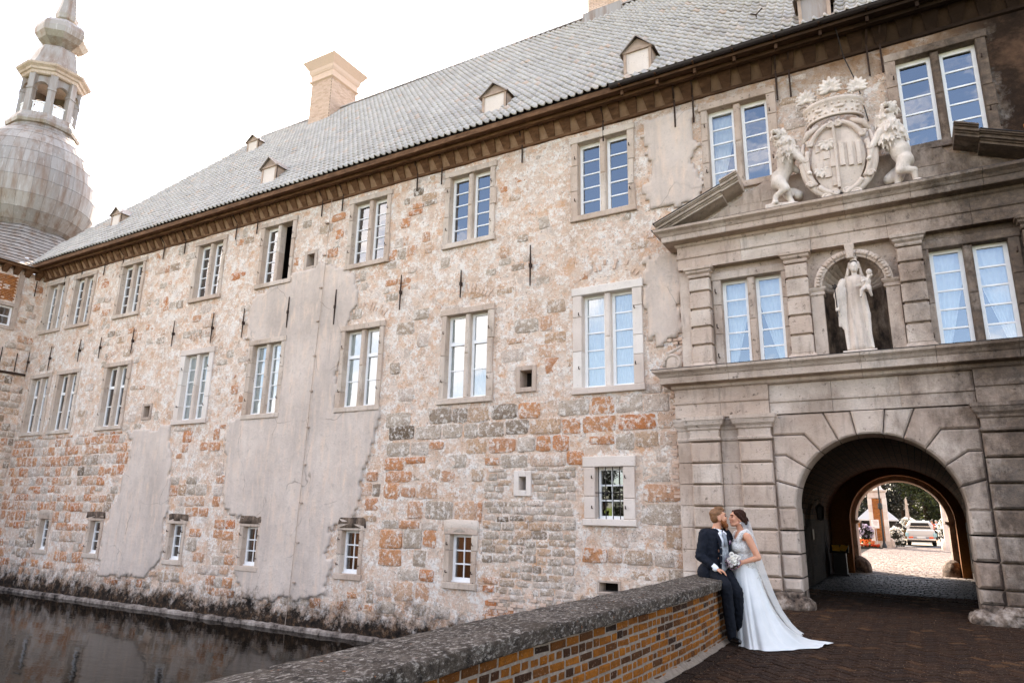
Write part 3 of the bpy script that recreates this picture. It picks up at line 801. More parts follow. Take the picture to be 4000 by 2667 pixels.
for i in range(int(35/.36)):
    x = -27+i*.36; mb.cur = U(0, 1); mb.lathe([(.13, 0), (.145, .38)], (0, 0, 0), 8, 0, 0, pi, Matrix.Translation((x, 20.5, 19.93)) @ Matrix.Rotation(pi/2, 4, 'Y') @ Matrix.Rotation(pi/2, 4, 'Z'))
mb.build('ridge_tiles', 'roof_tile_rest', roof, True, kind='stuff')
mb = MB(); x = -2.05; p = RP0+RD*1.6; mb.tube([p+Vector((x, 0, 0)), p+Vector((x, -.1, .12)), p+Vector((x+.16, -.16, .2))], .018, 5); mb.tube([p+Vector((x, -.1, .12)), p+Vector((x-.12, -.14, .16))], .018, 5); mb.build('roof_hook', 'iron', roof)
# dormers
for (dx, dy, dw, dh) in DORM:
    zb = 11.97+(dy-14.0)*8/6.5; h = dh*.62; zt = zb+h; za = zb+dh
    run = h*6.5/8; runa = dh*6.5/8; a, b = dx-dw/2, dx+dw/2
    mb = MB()
    mb.add([(a, dy, zb-.1), (a, dy, zt), (a, dy+run+.1, zt+.08)], [(0, 1, 2)]); mb.add([(b, dy, zb-.1), (b, dy, zt), (b, dy+run+.1, zt+.08)], [(2, 1, 0)])
    mb.box(a, a+.07, dy-.03, dy+.03, zb-.05, zt); mb.box(b-.07, b, dy-.03, dy+.03, zb-.05, zt); mb.box(a-.03, b+.03, dy-.05, dy+.03, zt, zt+.07)
    mb.prism([(a, zt+.07), (b, zt+.07), (dx, za)], dy-.02, dy+.05)
    d_ = mb.build('dormer', 'dormer_wood', roof)
    mb = MB(); e = .09
    for s in (-1, 1):
        xo = dx+s*(dw/2+e); zo = zt-.02
        mb.add([(xo, dy-.12, zo), (dx, dy-.12, za+.05), (dx, dy+runa+.1, za+.05), (xo, dy+run+.12, zo)], [(0, 1, 2, 3)])
        mb.add([(xo, dy-.12, zo-.04), (dx, dy-.12, za+.01), (dx, dy-.12, za+.05), (xo, dy-.12, zo)], [(0, 1, 2, 3)])
    mb.build('dormer_roof', 'lead', roof)
    mb = MB(); mb.box(a+.07, b-.07, dy-.005, dy+.01, zb-.02, zt); mb.build('dormer_shutter', 'white_stone' if dx < -1.5 else 'lead', roof)
# chimneys
def chimney(a, b, c, d, zb, zt, cap):
    mb = MB()
    zz = zb; k = 0
    while zz < zt:
        o = .11 if k % 2 else 0
        for (p0, p1, ax) in ((a, b, 'x'), (c, d, 'y')):
            q = p0-o
            while q < p1:
                e0, e1 = max(q, p0)+.004, min(q+.225, p1)-.004
                if e1-e0 > .03:
                    mb.cur = U(0, 1); j = U(0, .006)
                    if ax == 'x': mb.box(e0, e1, c-.012-j, c+.05, zz+.004, zz+.07)
                    else: mb.box(b-.05, b+.012+j, e0, e1, zz+.004, zz+.07)
                q += .23
        zz += .075; k += 1
    ch = mb.build('chimney', 'chimney_brick', roof)
    mb = MB(); mb.box(a, b, c, d, zb-1.5, zt); mb.build('chimney_core', 'mortar', roof)
    mb = MB(); prof = cap
    st = [[(a-p, c-p, z), (b+p, c-p, z), (b+p, d+p, z), (a-p, d+p, z)] for p, z in prof]; vs = [q for r in st for q in r]
    mb.add(vs, [(l*4+i, l*4+(i+1) % 4, (l+1)*4+(i+1) % 4, (l+1)*4+i) for l in range(len(prof)-1) for i in range(4)]+[tuple(range(len(vs)-4, len(vs)))])
    mb.build('chimney_cap', 'chimney_brick', roof)
chimney(-22.75, -21.45, 19.75, 21.35, 18.6, 21.5, [(.02, 21.2), (.10, 21.26), (.10, 21.33), (.03, 21.38), (.05, 21.6), (.08, 21.64), (.12, 21.74), (.14, 21.88), (.34, 22.2), (.38, 22.26), (.3, 22.3)])
chimney(-8.65, -7.42, 20.1, 21.4, 19.2, 22.4, [(.02, 22.3), (.12, 22.4), (.12, 22.6)])
mb = MB(); mb.box(-8.8, -7.3, 19.95, 20.1, 19.2, 19.75); mb.build('chimney_flashing', 'lead', roof)

# closed body behind the facade (rear wall and side)
mb = MB(); mb.add([(-33, 26.8, -2), (-1.9, 26.8, -2), (-1.9, 26.8, 11.9), (-33, 26.8, 11.9)], [(3, 2, 1, 0)]); mb.add([(1.0, 26.8, -2), (8.9, 26.8, -2), (8.9, 26.8, 11.9), (1.0, 26.8, 11.9)], [(3, 2, 1, 0)])
mb.add([(-1.9, 26.8, 3.0), (1.0, 26.8, 3.0), (1.0, 26.8, 11.9), (-1.9, 26.8, 11.9)], [(3, 2, 1, 0)])
mb.add([(8.9, 14.7, -2), (8.9, 26.8, -2), (8.9, 26.8, 11.9), (8.9, 20.5, 19.9), (8.9, 14.7, 11.9)], [(0, 1, 2, 3, 4)]); mb.add([(7., 14.7, -2), (8.9, 14.7, -2), (8.9, 14.7, 11.6), (7., 14.7, 11.6)], [(0, 1, 2, 3)])
mb.build('rear_wall', 'plaster', wing)

# ================================================================ corner tower
tower = thing('castle_tower', 'stone corner tower with bulging lead-covered onion dome, open lantern and spire', 'tower')
TCX, TCY, TH = -37.6, 15.3, 4.5
hx = TCX+TH
mb = MB(); wy0, wy1 = TCY-TH, TCY+TH
# east face with a window opening
tw = (12.75, 13.72, 9.05, 9.92)
def efill(y0, y1, z0, z1):
    n, m = max(1, int((y1-y0)/.2)), max(1, int((z1-z0)/.2)); vs = []
    for k in range(m+1):
        for i in range(n+1):
            y, z = y0+(y1-y0)*i/n, z0+(z1-z0)*k/m; vs.append((hx+.02*nz3(y*1.5, z*1.5, 4), y, z))
    mb.add(vs, [(k*(n+1)+i, k*(n+1)+i+1, (k+1)*(n+1)+i+1, (k+1)*(n+1)+i) for k in range(m) for i in range(n)])
efill(wy0, tw[0], -2.2, 11.6); efill(tw[1], 14.75, -2.2, 11.6); efill(tw[0], tw[1], -2.2, tw[2]); efill(tw[0], tw[1], tw[3], 11.6)
for (p, q) in (((TCX-TH, wy0), (hx, wy0)), ((TCX-TH, wy1), (TCX-TH, wy0)), ((hx, wy1), (TCX-TH, wy1)), ((hx, 14.75), (hx, wy1))): mb.add([(p[0], p[1], -2.2), (q[0], q[1], -2.2), (q[0], q[1], 11.6), (p[0], p[1], 11.6)], [(0, 1, 2, 3)])
twall = mb.build('wall', 'lime_wall', tower)
# stones of the tower's flank
rest = MB(); z = -1.4
while z < 11.2:
    h = U(.25, .42); y = 10.9
    while y < 14.6:
        w = U(.28, .5); dn = .9 if z < 6.8 else .35
        if U(0, 1) < dn and not (tw[0]-.6 < y+w/2 < tw[1]+.4 and tw[2]-.5 < z < tw[3]+1.5):
            q = MB(); q.cur = U(.1, .9) if z > 6.8 else U(.2, 1.); stone_into(q, y+w/2, z+h/2, w*.92, h*.88, .03, 0)
            q.v = [(hx-b, a, c) for a, b, c in q.v]
            if 12.6 < y: q.build('stone', 'wall_stone', twall, True)
            else: rest.cur = q.cur; rest.add(q.v, q.f)
        y += w
    z += h
rest.build('stones', 'wall_stone', twall, True, kind='stuff')
mb = MB()
for k in range(16):
    for i in range(6): 
        if U(0, 1) < .85: mb.cur = U(0, 1); mb.box(hx-.02, hx+.02, 12.85+i*.13+(.06 if k % 2 else 0), 12.97+i*.13+(.06 if k % 2 else 0), 10.15+k*.07, 10.205+k*.07)
mb.build('brick_infill', 'cob_brick', twall, kind='stuff')
mb = MB()
for q in ((tw[0]-.18, tw[0], tw[2]-.15, tw[3]+1.5), (tw[1], tw[1]+.18, tw[2]-.15, tw[3]+1.5), (tw[0], tw[1], tw[3], tw[3]+.16), (tw[0], tw[1], tw[2]-.15, tw[2])): mb.box(hx-.3, hx+.05, q[0], q[1], q[2], q[3])
twn = mb.build('window', 'surround_stone', tower)
mb = MB(); ym = (tw[0]+tw[1])/2
for q in ((tw[0], tw[0]+.07, tw[2], tw[3]), (tw[1]-.07, tw[1], tw[2], tw[3]), (tw[0]+.07, tw[1]-.07, tw[3]-.08, tw[3]), (tw[0]+.07, tw[1]-.07, tw[2], tw[2]+.08), (ym-.02, ym+.02, tw[2]+.08, tw[3]-.08), (tw[0]+.07, ym-.02, 9.46, 9.5), (ym+.02, tw[1]-.07, 9.46, 9.5)): mb.box(hx-.16, hx-.1, *q)
mb.build('casement', 'white_paint', twn)
for ya, yb in ((tw[0]+.07, ym-.02), (ym+.02, tw[1]-.07)):
    for za, zb in ((tw[2]+.08, 9.46), (9.5, tw[3]-.08)):
        mb = MB(); mb.add([(hx-.13, ya, za), (hx-.13, yb, za), (hx-.13, yb, zb), (hx-.13, ya, zb)], [(0, 1, 2, 3)]); mb.build('pane', 'glass', twn)
mb = MB(); mb.box(hx-1.2, hx-.4, tw[0]-.2, tw[1]+.2, tw[2]-.2, tw[3]+.2); mb.build('room', 'room_dark', twn)
mb = MB(); mb.box(hx, hx+.07, wy0, 14.66, 7.02, 7.12); mb.build('string_course', 'iron', tower)
for y, za, zb in ((14.2, 7.15, 7.95), (13.6, 7.15, 8.1), (14.4, 10.6, 11.3)): mb = MB(); mb.tube([(hx+.06, y, za), (hx+.06, y, zb)], .022, 6); mb.build('wall_anchor', 'iron', tower)
mb = MB()
for i in range(9):
    y = 10.9+i*.44; mb.add([(hx, y-.1, 11.35), (hx, y+.1, 11.35), (hx+.3, y+.14, 11.65), (hx+.3, y-.14, 11.65), (hx, y-.14, 11.65), (hx, y+.14, 11.65)], [(0, 3, 2, 1), (0, 4, 3), (1, 2, 5)])
mb.box(hx, hx+.36, wy0-.3, 14.5, 11.65, 11.8); mb.build('eaves', 'timber', tower)
# roof skirt: concave pyramid from square eave to the dome's foot, laid in slates
def sqr(a):   # square footprint factor
    return 1/max(abs(cos(a)), abs(sin(a)))
def octf(a): return cos(pi/8)/cos(((a+pi/8) % (pi/4))-pi/8)
rings = []
K = 14
for i in range(K+1):
    t_ = i/K; z = 11.75+3.0*t_; r = 4.95+(2.15-4.95)*(t_**.72)
    rings.append((r, z, t_))
mb = MB()
for i in range(K):
    (r0, z0, t0), (r1, z1, t1) = rings[i], rings[i+1]
    n = 72; o = (i % 2)*.5
    for k in range(n):
        a0, a1 = 2*pi*(k+o)/n, 2*pi*(k+1+o)/n
        P = []
        for (a, r, z, t_, lift) in ((a0, r0, z0, t0, .02), (a1, r0, z0, t0, .02), (a1, r1, z1, t1, 0), (a0, r1, z1, t1, 0)):
            f_ = sqr(a)*(1-t_)+octf(a)*t_; P.append((TCX+(r+lift)*f_*cos(a), TCY+(r+lift)*f_*sin(a), z+lift))
        mb.cur = U(0, 1); mb.add(P, [(0, 1, 2, 3)])
mb.build('roof_skirt', 'lead', tower)
# onion dome: eight gores of lead sheets
def gore(a): return .82+.18*octf(a)/cos(pi/8)*cos(pi/8) if False else 1-.045*(1-cos(((a+pi/8) % (pi/4)-pi/8)*4))*.9
DP = [(2.05, 14.45), (2.35, 14.75), (2.65, 15.3), (2.85, 16.0), (2.93, 16.8), (2.90, 17.5), (2.78, 18.2), (2.55, 18.85), (2.22, 19.4), (1.85, 19.85), (1.52, 20.15), (1.42, 20.35)]
def octr(a): return 1/ (cos(((a) % (pi/4))-pi/8)) * cos(pi/8)
mb = MB(); mb.lathe([(r-.03, z) for r, z in DP], (TCX, TCY, 0), 32, pi/8); dome = mb.build('dome', 'gutter_metal', tower)
NS = 32
for l in range(len(DP)-1):
    (r0, z0), (r1, z1) = DP[l], DP[l+1]
    for k in range(NS):
        a0, a1 = 2*pi*k/NS+pi/8, 2*pi*(k+1)/NS+pi/8; am = (a0+a1)/2
        if cos(am)*.35+sin(am)*-.35 < -.42 and cos(am) < .2: continue
        e = .003; vs = []
        for (r, z, sx) in ((r0, z0+e, .012), (r1, z1-e, .004)):
            for q in range(3):
                a = a0+(a1-a0)*q/2+(e/r if q == 0 else -e/r if q == 2 else 0)
                f_ = .955+.045*octf(a)/cos(pi/8)*1.0
                vs.append((TCX+(r*f_+sx)*cos(a), TCY+(r*f_+sx)*sin(a), z))
        for q in range(3): x, y, z = vs[q]; vs.append((TCX+(x-TCX)*.985, TCY+(y-TCY)*.985, z))
        m2 = MB(); m2.cur = U(0, 1); m2.add(vs, [(0, 1, 4, 3), (1, 2, 5, 4), (6, 7, 1, 0), (7, 8, 2, 1)]); m2.build('lead_sheet', 'lead', dome)
mb = MB()
mb.lathe([(1.42, 20.3), (1.62, 20.36), (1.68, 20.5), (1.66, 20.62), (1.52, 20.75), (1.45, 20.95), (1.45, 21.0), (0.2, 21.0)], (TCX, TCY, 0), 8, pi/8); mb.build('lantern_base', 'lead', tower)
for k in range(8):
    a = pi/8+pi/4*k; mb = MB(); R = 1.20
    M = Matrix.Translation((TCX+R*cos(a), TCY+R*sin(a), 0)) @ Matrix.Rotation(a, 4, 'Z')
    mb.box(-.14, .12, -.17, .17, 21.0, 23.25, M); mb.box(-.17, .15, -.2, .2, 22.35, 22.45, M); mb.build('lantern_post', 'lead', tower)
    am = a+pi/8; ap = R*cos(pi/8); M = Matrix.Translation((TCX+ap*cos(am), TCY+ap*sin(am), 0)) @ Matrix.Rotation(am+pi/2, 4, 'Z')
    mb = MB(); hw = R*sin(pi/8)-.14; n = 10   # arched head with spandrels
    for q in range(n):
        b0, b1 = pi*q/n, pi*(q+1)/n; p0 = (hw*cos(b0), 22.45+.34*sin(b0)); p1 = (hw*cos(b1), 22.45+.34*sin(b1))
        mb.add([M @ Vector(v) for v in ((p0[0], 0, p0[1]), (p0[0], 0, 23.25), (p1[0], 0, 23.25), (p1[0], 0, p1[1]))], [(0, 1, 2, 3)])
        mb.add([M @ Vector(v) for v in ((p0[0], -.12, p0[1]), (p0[0], .12, p0[1]), (p1[0], .12, p1[1]), (p1[0], -.12, p1[1]))], [(0, 1, 2, 3)])
    mb.build('lantern_arch', 'lead', tower)
    mb = MB(); mb.box(-hw, hw, -.05, .05, 21.62, 21.69, M); mb.box(-hw, hw, -.05, .05, 21.02, 21.08, M)
    for q in range(4):
        x = -hw+hw*2*(q+.5)/4; mb.lathe([(.03, 21.08), (.055, 21.22), (.03, 21.36), (.05, 21.5), (.035, 21.62)], (0, 0, 0), 6, M=M @ Matrix.Translation((x, 0, 0)))
    mb.build('balustrade', 'white_paint', tower)
mb = MB(); mb.lathe([(1.3, 23.2), (1.38, 23.25), (1.42, 23.38), (1.5, 23.42), (1.54, 23.52), (1.68, 23.62), (1.72, 23.72), (1.2, 23.78), (.1, 23.78)], (TCX, TCY, 0), 8, pi/8); mb.lathe([(1.3, 23.2), (.1, 23.2)], (TCX, TCY, 0), 8, pi/8); mb.build('lantern_cornice', 'window_stone', tower)
for k in range(8):   # soffit lining inside glows brown
    pass
mb = MB(); mb.lathe([(1.55, 23.76), (1.36, 23.95), (1.22, 24.3), (1.12, 24.75), (1.0, 25.15), (.8, 25.3), (.62, 25.42)], (TCX, TCY, 0), 8, pi/8); mb.build('bell_roof', 'lead', tower)
mb = MB(); mb.lathe([(.62, 25.4), (.75, 25.5), (1.05, 25.72), (1.25, 26.0), (1.3, 26.3), (1.22, 26.6), (1.0, 26.85), (.7, 27.0), (.45, 27.05), (.36, 27.2)], (TCX, TCY, 0), 8, pi/8); mb.build('small_onion', 'lead', tower)
mb = MB(); mb.lathe([(.34, 27.15), (.5, 27.3), (.56, 27.55), (.46, 28.1), (.32, 29.2), (.16, 31.), (.05, 32.5)], (TCX, TCY, 0), 8, pi/8); mb.ball((TCX, TCY, 32.7), .22); mb.build('spire', 'lead', tower)
# pale roof of the rear range beside the tower
mb = MB(); mb.add([(-44, 24, 11), (-32.5, 24, 11), (-38, 26, 19.5), (-44, 26, 19.5), (-32.5, 34, 11)], [(0, 1, 2, 3), (1, 4, 2)]); mb.build('rear_roof', 'lead', tower)
# ================================================================ stone gate portal
portal = thing('gate_portal', 'two-storey rusticated sandstone gate portal with pilasters, round arch and broken pediment', 'gateway')
XC, PY = -.585, 14.2
def both(f):
    for s in (-1, 1): f(s)
def xr(s, a, b):
    return (XC-b, XC-a) if s < 0 else (XC+a, XC+b)
def blk(s, a, b, y0, y1, z0, z1, c=.02, name='block', mat='portal_stone', j=.004):
    x0, x1 = xr(s, a, b); mb = MB(); mb.cur = U(0, 1); mb.block(x0, x1, y0, y1, z0, z1, c, j); return mb.build(name, mat, portal)
def segs(prof, x0, x1, yb, yback, n, name, retL=True, retR=True, mat='portal_stone'):
    """moulded course in n stones; the end stones return to the wall"""
    g = .003
    for i in range(n):
        a, b = x0+(x1-x0)*i/n, x0+(x1-x0)*(i+1)/n; mb = MB(); mb.cur = U(0, 1)
        rl = retL and i == 0; rr = retR and i == n-1; vs = []; j = U(-.003, .003)
        for p, z in prof:
            xl = a-p if rl else a+g; xq = b+p if rr else b-g
            vs += [(xl, yback, z), (xl, yb-p+j, z), (xq, yb-p+j, z), (xq, yback, z)]
        m = len(prof); fs = [(k*4+q, k*4+q+1, k*4+5+q, k*4+4+q) for k in range(m-1) for q in range(3)]+[(3, 2, 1, 0), ((m-1)*4, (m-1)*4+1, (m-1)*4+2, (m-1)*4+3)]
        mb.add(vs, fs); mb.build(name, mat, portal)
AR, SPR = 1.37, 1.80
rowz = [.30, .55, .98, 1.41, 1.84, 2.27, 2.70, 3.13]
def lower(s):
    for i in range(len(rowz)-1):
        z0, z1 = rowz[i], rowz[i+1]-.03
        blk(s, 3.33, 3.62, PY+.12, WY+.05, z0, z1+.02, .006)
        blk(s, 2.73, 3.32, PY, WY, z0, z1, .028); blk(s, 2.35, 2.72, PY+.13, WY, z0, z1+.022, .006)
        blk(s, 1.73, 2.34, PY, WY, z0, z1, .03)
        if z1 < SPR+.1: blk(s, AR, 1.72, PY+.10, WY+.35, z0, z1, .045)
    for a, b, d in ((2.73, 3.32, 0), (1.73, 2.34, 0), (3.33, 3.62, .12), (2.35, 2.72, .13)):
        x0, x1 = xr(s, a, b)
        prof = [(0, 3.13), (.025, 3.15), (.03, 3.19), (0, 3.21), (0, 3.35), (.03, 3.37), (.04, 3.41), (.09, 3.46), (.115, 3.54), (.13, 3.55), (.13, 3.62)]
        if d: prof = [(p*.55, z) for p, z in prof]
        mb = MB(); mb.cur = U(0, 1); moulding(mb, prof, x0, x1, PY+d, WY); mb.build('capital', 'portal_stone', portal)
    # worn base mouldings and rough plinth
    for a, b in ((1.70, 2.36), (2.70, 3.35)):
        x0, x1 = xr(s, a, b); mb = MB(); mb.cur = U(0, 1)
        moulding(mb, [(.10, -.05), (.11, .10), (.07, .13), (.10, .17), (.08, .22), (.03, .25), (.0, .29)], x0, x1, PY+.01, WY); mb.build('pilaster_base', 'base_stone', portal)
    mb = MB(); x0, x1 = xr(s, AR, 1.69); mb.block(x0, x1, PY+.07, WY+.35, -.05, .29, .04, .01); mb.build('pilaster_base', 'base_stone', portal)
    mb = MB(); x = XC+s*(AR+.02); mb.ball((x, PY+.10, .05), (.22, .30, .17), 14, 10); mb.ball((x+s*.28, PY-.02, .04), (.26, .2, .15), 12, 8); gs = mb.build('guard_stone', 'base_stone', portal); remesh(gs, .022, 1, .5, (.09, .11))
both(lower)
for s in (-1, 1):
    mb = MB(); x0, x1 = xr(s, 1.72, 3.60); mb.box(x0, x1, PY+.16, WY+.02, -.1, 3.62); mb.build('backing_wall', 'surround_stone', portal)
# voussoirs
def jpt(a):      # joint line: radial, then level to the flank
    A = radians(a); p = (AR*cos(A), SPR+AR*sin(A)); k = 1.80
    if a < 60 :
        K = (k*cos(A), SPR+k*sin(A))
        if K[0] > 1.72: t = (1.72-0)/cos(A); return [p, (1.72, SPR+1.72*math.tan(A))]
        return [p, K, (1.72, K[1])]
    t = (3.61-SPR)/sin(A); return [p, (t*cos(A), 3.61)]
ja = [0, 17, 34, 51, 67, 81]
def vous(a0, a1, mirror):
    P0, P1 = jpt(a0), jpt(a1)
    arc = [(AR*cos(radians(a0+(a1-a0)*i/4)), SPR+AR*sin(radians(a0+(a1-a0)*i/4))) for i in range(5)]
    poly = list(P0)
    if a0 < 60 <= a1: poly.append((1.72, 3.61))
    poly += list(reversed(P1))+list(reversed(arc))[1:-1]
    # order: inner start -> outer -> inner end -> back along the intrados
    if mirror: poly = [(-x, z) for x, z in reversed(poly)]
    poly = [(XC+x, z) for x, z in poly]
    mb = MB(); mb.cur = U(0, 1); mb.prism(inset(poly, .008), PY+.09+U(-.006, .006), WY+.35, .035); mb.build('voussoir', 'portal_stone', portal)
for i in range(len(ja)-1):
    vous(ja[i], ja[i+1], False); vous(ja[i], ja[i+1], True)
poly = [jpt(81)[0], jpt(81)[1]]; k0 = [(AR*cos(radians(81+18*i/4)), SPR+AR*sin(radians(81+18*i/4))) for i in range(5)]
poly = [k0[0], jpt(81)[1], (-jpt(81)[1][0], 3.61)]+list(reversed(k0))[:-1]
mb = MB(); mb.cur = .4; mb.prism(inset([(XC+x, z) for x, z in poly], .006), PY+.06, WY+.35, .03); mb.build('keystone', 'portal_stone', portal)
# main entablature
for (a, b, d, n) in ((1.72, 3.62, 0., 2),):
    for s in (-1, 1):
        x0, x1 = xr(s, a, b)
        segs([(0, 3.62), (0, 3.90), (.03, 3.92), (.035, 3.965), (0, 3.97), (0, 4.22)], x0, x1, PY+.02, WY, n, 'architrave', s < 0, s > 0)
segs([(0, 3.62), (0, 3.84), (.03, 3.86), (.035, 3.905), (0, 3.91), (0, 4.22)], XC-1.718, XC+1.718, PY+.08, WY, 3, 'architrave', False, False)
segs([(.0, 4.22), (.05, 4.25), (.06, 4.31), (.22, 4.33), (.24, 4.34), (.24, 4.47), (.26, 4.48), (.30, 4.53), (.37, 4.58), (.38, 4.63)], XC-3.62, XC+3.62, PY+.02, WY, 6, 'cornice')
mb = MB(); mb.box(XC-4.02, XC+4.02, PY-.365, WY, 4.633, 4.645); mb.build('lead_flashing', 'gutter_metal', portal)
# upper storey
def upper(s):
    hz = [4.80, 5.20, 5.60, 6.0, 6.40, 6.72]
    for (a, b) in ((2.77, 3.21), (.80, 1.22)):
        x0, x1 = xr(s, a, b)
        for i in range(5): blk(s, a, b, PY+.04, WY, hz[i], hz[i+1]-.05, .014); 
        mb = MB(); mb.box(x0+.03, x1-.03, PY+.10, WY, 4.66, 6.72); mb.build('pilaster_core', 'surround_stone', portal)
        mb = MB(); mb.cur = U(0, 1); moulding(mb, [(.07, 4.648), (.07, 4.70), (.05, 4.74), (.02, 4.77), (.01, 4.80)], x0, x1, PY+.04, WY); mb.build('pilaster_base', 'portal_stone', portal)
        mb = MB(); mb.cur = U(0, 1); moulding(mb, [(0, 6.70), (.015, 6.72), (.02, 6.76), (.0, 6.77), (.05, 6.81), (.055, 6.85), (.09, 6.87), (.09, 6.925)], x0, x1, PY+.04, WY); mb.build('capital', 'portal_stone', portal)
    blk(s, 3.22, 3.44, PY+.14, WY+.05, 4.65, 6.925, .006)
    x0, x1 = xr(s, .55, .79); mb = MB(); mb.cur = U(0, 1); mb.block(x0, x1, PY+.14, WY, 4.65, 5.96, .01, .003); mb.build('niche_pilaster', 'portal_stone', portal)
    mb = MB(); mb.cur = U(0, 1); moulding(mb, [(0, 5.96), (.03, 5.98), (.03, 6.02), (.01, 6.04), (.05, 6.09), (.06, 6.13)], x0, x1, PY+.15, WY); mb.build('niche_capital', 'portal_stone', portal)
    # volute scroll on the flank
    mb = MB(); cx, cz = XC+s*3.66, 4.86; pts = []
    for i in range(46):
        a = i/45*4.6*pi/2*1.35; r = .205*(1-i/45*.82); pts.append((cx+s*r*cos(a-.3), PY+.14, cz+r*sin(a-.3)))
    mb.tube(pts, [.048*(1-.55*i/45) for i in range(46)], 7); mb.tube([(cx+s*.195, PY+.14, 4.82), (cx+s*.12, PY+.15, 5.08), (XC+s*3.47, PY+.16, 5.22)], [.045, .05, .02], 7)
    mb.ball((cx, PY+.16, cz), (.2, .06, .2), 14, 6); mb.build('volute', 'portal_stone', portal, True)
both(upper)
# wall behind the upper storey (openings for two windows and the niche)
PWIN = [(-2.53, 1.24, 4.66, 6.62), (1.36, 1.24, 4.66, 6.62)]
mb = MB(); yb_ = PY+.25; xs = [XC-3.45, PWIN[0][0]-.62, PWIN[0][0]+.62, XC-.55, XC+.55, PWIN[1][0]-.62, PWIN[1][0]+.62, XC+3.45]
def wq(x0, x1, z0, z1): mb.add([(x0, yb_, z0), (x1, yb_, z0), (x1, yb_, z1), (x0, yb_, z1)], [(0, 1, 2, 3)])
for a, b in ((0, 1), (2, 3), (4, 5), (6, 7)): wq(xs[a], xs[b], 4.63, 6.95)
for a, b in ((1, 2), (5, 6)): wq(xs[a], xs[b], 6.62, 6.95)
n = 14
for i in range(n):
    b0, b1 = pi*i/n, pi*(i+1)/n
    mb.add([(XC+.55*cos(b0), yb_, 6.12+.55*sin(b0)), (XC+.55*cos(b1), yb_, 6.12+.55*sin(b1)), (XC+.55*cos(b1), yb_, 6.95), (XC+.55*cos(b0), yb_, 6.95)], [(0, 3, 2, 1)])
mb.build('storey_wall', 'surround_stone', portal)
for (x, w, z0, z1) in PWIN:
    q = window(portal, x, w, z0, z1, 'gate', PY+.25); drapes(q, x, w, z0, z1, PY+.57)
    mb = MB()
    for s in (-1, 1):
        for f_ in (.12, .45, .85): zz = z0+(z1-z0)*f_; mb.tube([(x+s*.72, PY+.2, zz), (x+s*.72, PY+.1, zz), (x+s*.72, PY+.1, zz+.07)], .014, 5)
    mb.build('hinge_hooks', 'iron', q, kind='stuff')
# niche: dark apsed wall, fluted shell head, carved archivolt
mb = MB(); n = 20; vs = []
for z in (4.65, 5.3, 6.08):
    for i in range(n+1): a = pi*i/n; vs.append((XC-.55*cos(a), PY+.25+.42*sin(a), z))
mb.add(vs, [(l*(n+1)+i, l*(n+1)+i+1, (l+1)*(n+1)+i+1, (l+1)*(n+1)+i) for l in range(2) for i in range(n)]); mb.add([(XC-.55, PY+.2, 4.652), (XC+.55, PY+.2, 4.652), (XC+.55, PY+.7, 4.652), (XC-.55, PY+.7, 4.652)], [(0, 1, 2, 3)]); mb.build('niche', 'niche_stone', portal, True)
for k in range(17):     # shell flutes fan from the centre
    a0, a1 = pi*k/17, pi*(k+1)/17; mb = MB(); mb.cur = U(0, 1); vs = []
    for l in range(7):
        t_ = l/6; r = .10+.45*sin(t_*pi/2); dep = .42*cos(t_*pi/2)
        for q in range(5):
            a = a0+(a1-a0)*q/4; bul = .055*sin(pi*q/4)*t_
            vs.append((XC-(r)*cos(a), PY+.25+dep-bul, 6.10+r*sin(a)))
    mb.add(vs, [(l*5+q, l*5+q+1, (l+1)*5+q+1, (l+1)*5+q) for l in range(6) for q in range(4)]); mb.build('shell_flute', 'window_stone', portal, True)
for k in range(9):
    a0, a1 = pi*k/9+.01, pi*(k+1)/9-.01; mb = MB(); mb.cur = U(0, 1); vs = []
    pr = [(.55, .25), (.55, .10), (.60, .08), (.66, .07), (.70, .10), (.71, .25)]; m = 5
    for q in range(m):
        a = a0+(a1-a0)*q/(m-1)
        for r, y in pr: vs.append((XC-r*cos(a), PY+y, 6.12+r*sin(a)))
    L = len(pr); fs = [(q*L+i, q*L+i+1, (q+1)*L+i+1, (q+1)*L+i) for q in range(m-1) for i in range(L-1)]+[tuple(range(L)), tuple(reversed(range((m-1)*L, m*L)))]
    mb.add(vs, fs)
    for q in range(3): a = a0+(a1-a0)*(q+.5)/3; mb.ball((XC-.625*cos(a), PY+.07, 6.12+.625*sin(a)), (.045, .03, .035), 6, 4)
    mb.build('archivolt', 'portal_stone', portal)
mb = MB(); mb.prism([(XC-.06, 6.62), (XC+.06, 6.62), (XC+.09, 6.92), (XC-.09, 6.92)], PY+.02, PY+.25, .015); mb.build('niche_keystone', 'portal_stone', portal)
# upper entablature
segs([(0, 6.925), (0, 7.16), (.03, 7.18), (.035, 7.21), (0, 7.215), (0, 7.44)], XC-3.44, XC+3.44, PY+.05, WY, 5, 'architrave')
segs([(.0, 7.44), (.04, 7.47), (.05, 7.52), (.26, 7.54), (.27, 7.56), (.27, 7.66), (.29, 7.67), (.33, 7.72), (.41, 7.77), (.42, 7.82)], XC-3.44, XC+3.44, PY+.05, WY, 6, 'cornice')
mb = MB(); mb.box(XC-3.90, XC+3.90, PY-.355, WY, 7.823, 7.835); mb.build('lead_flashing', 'gutter_metal', portal)
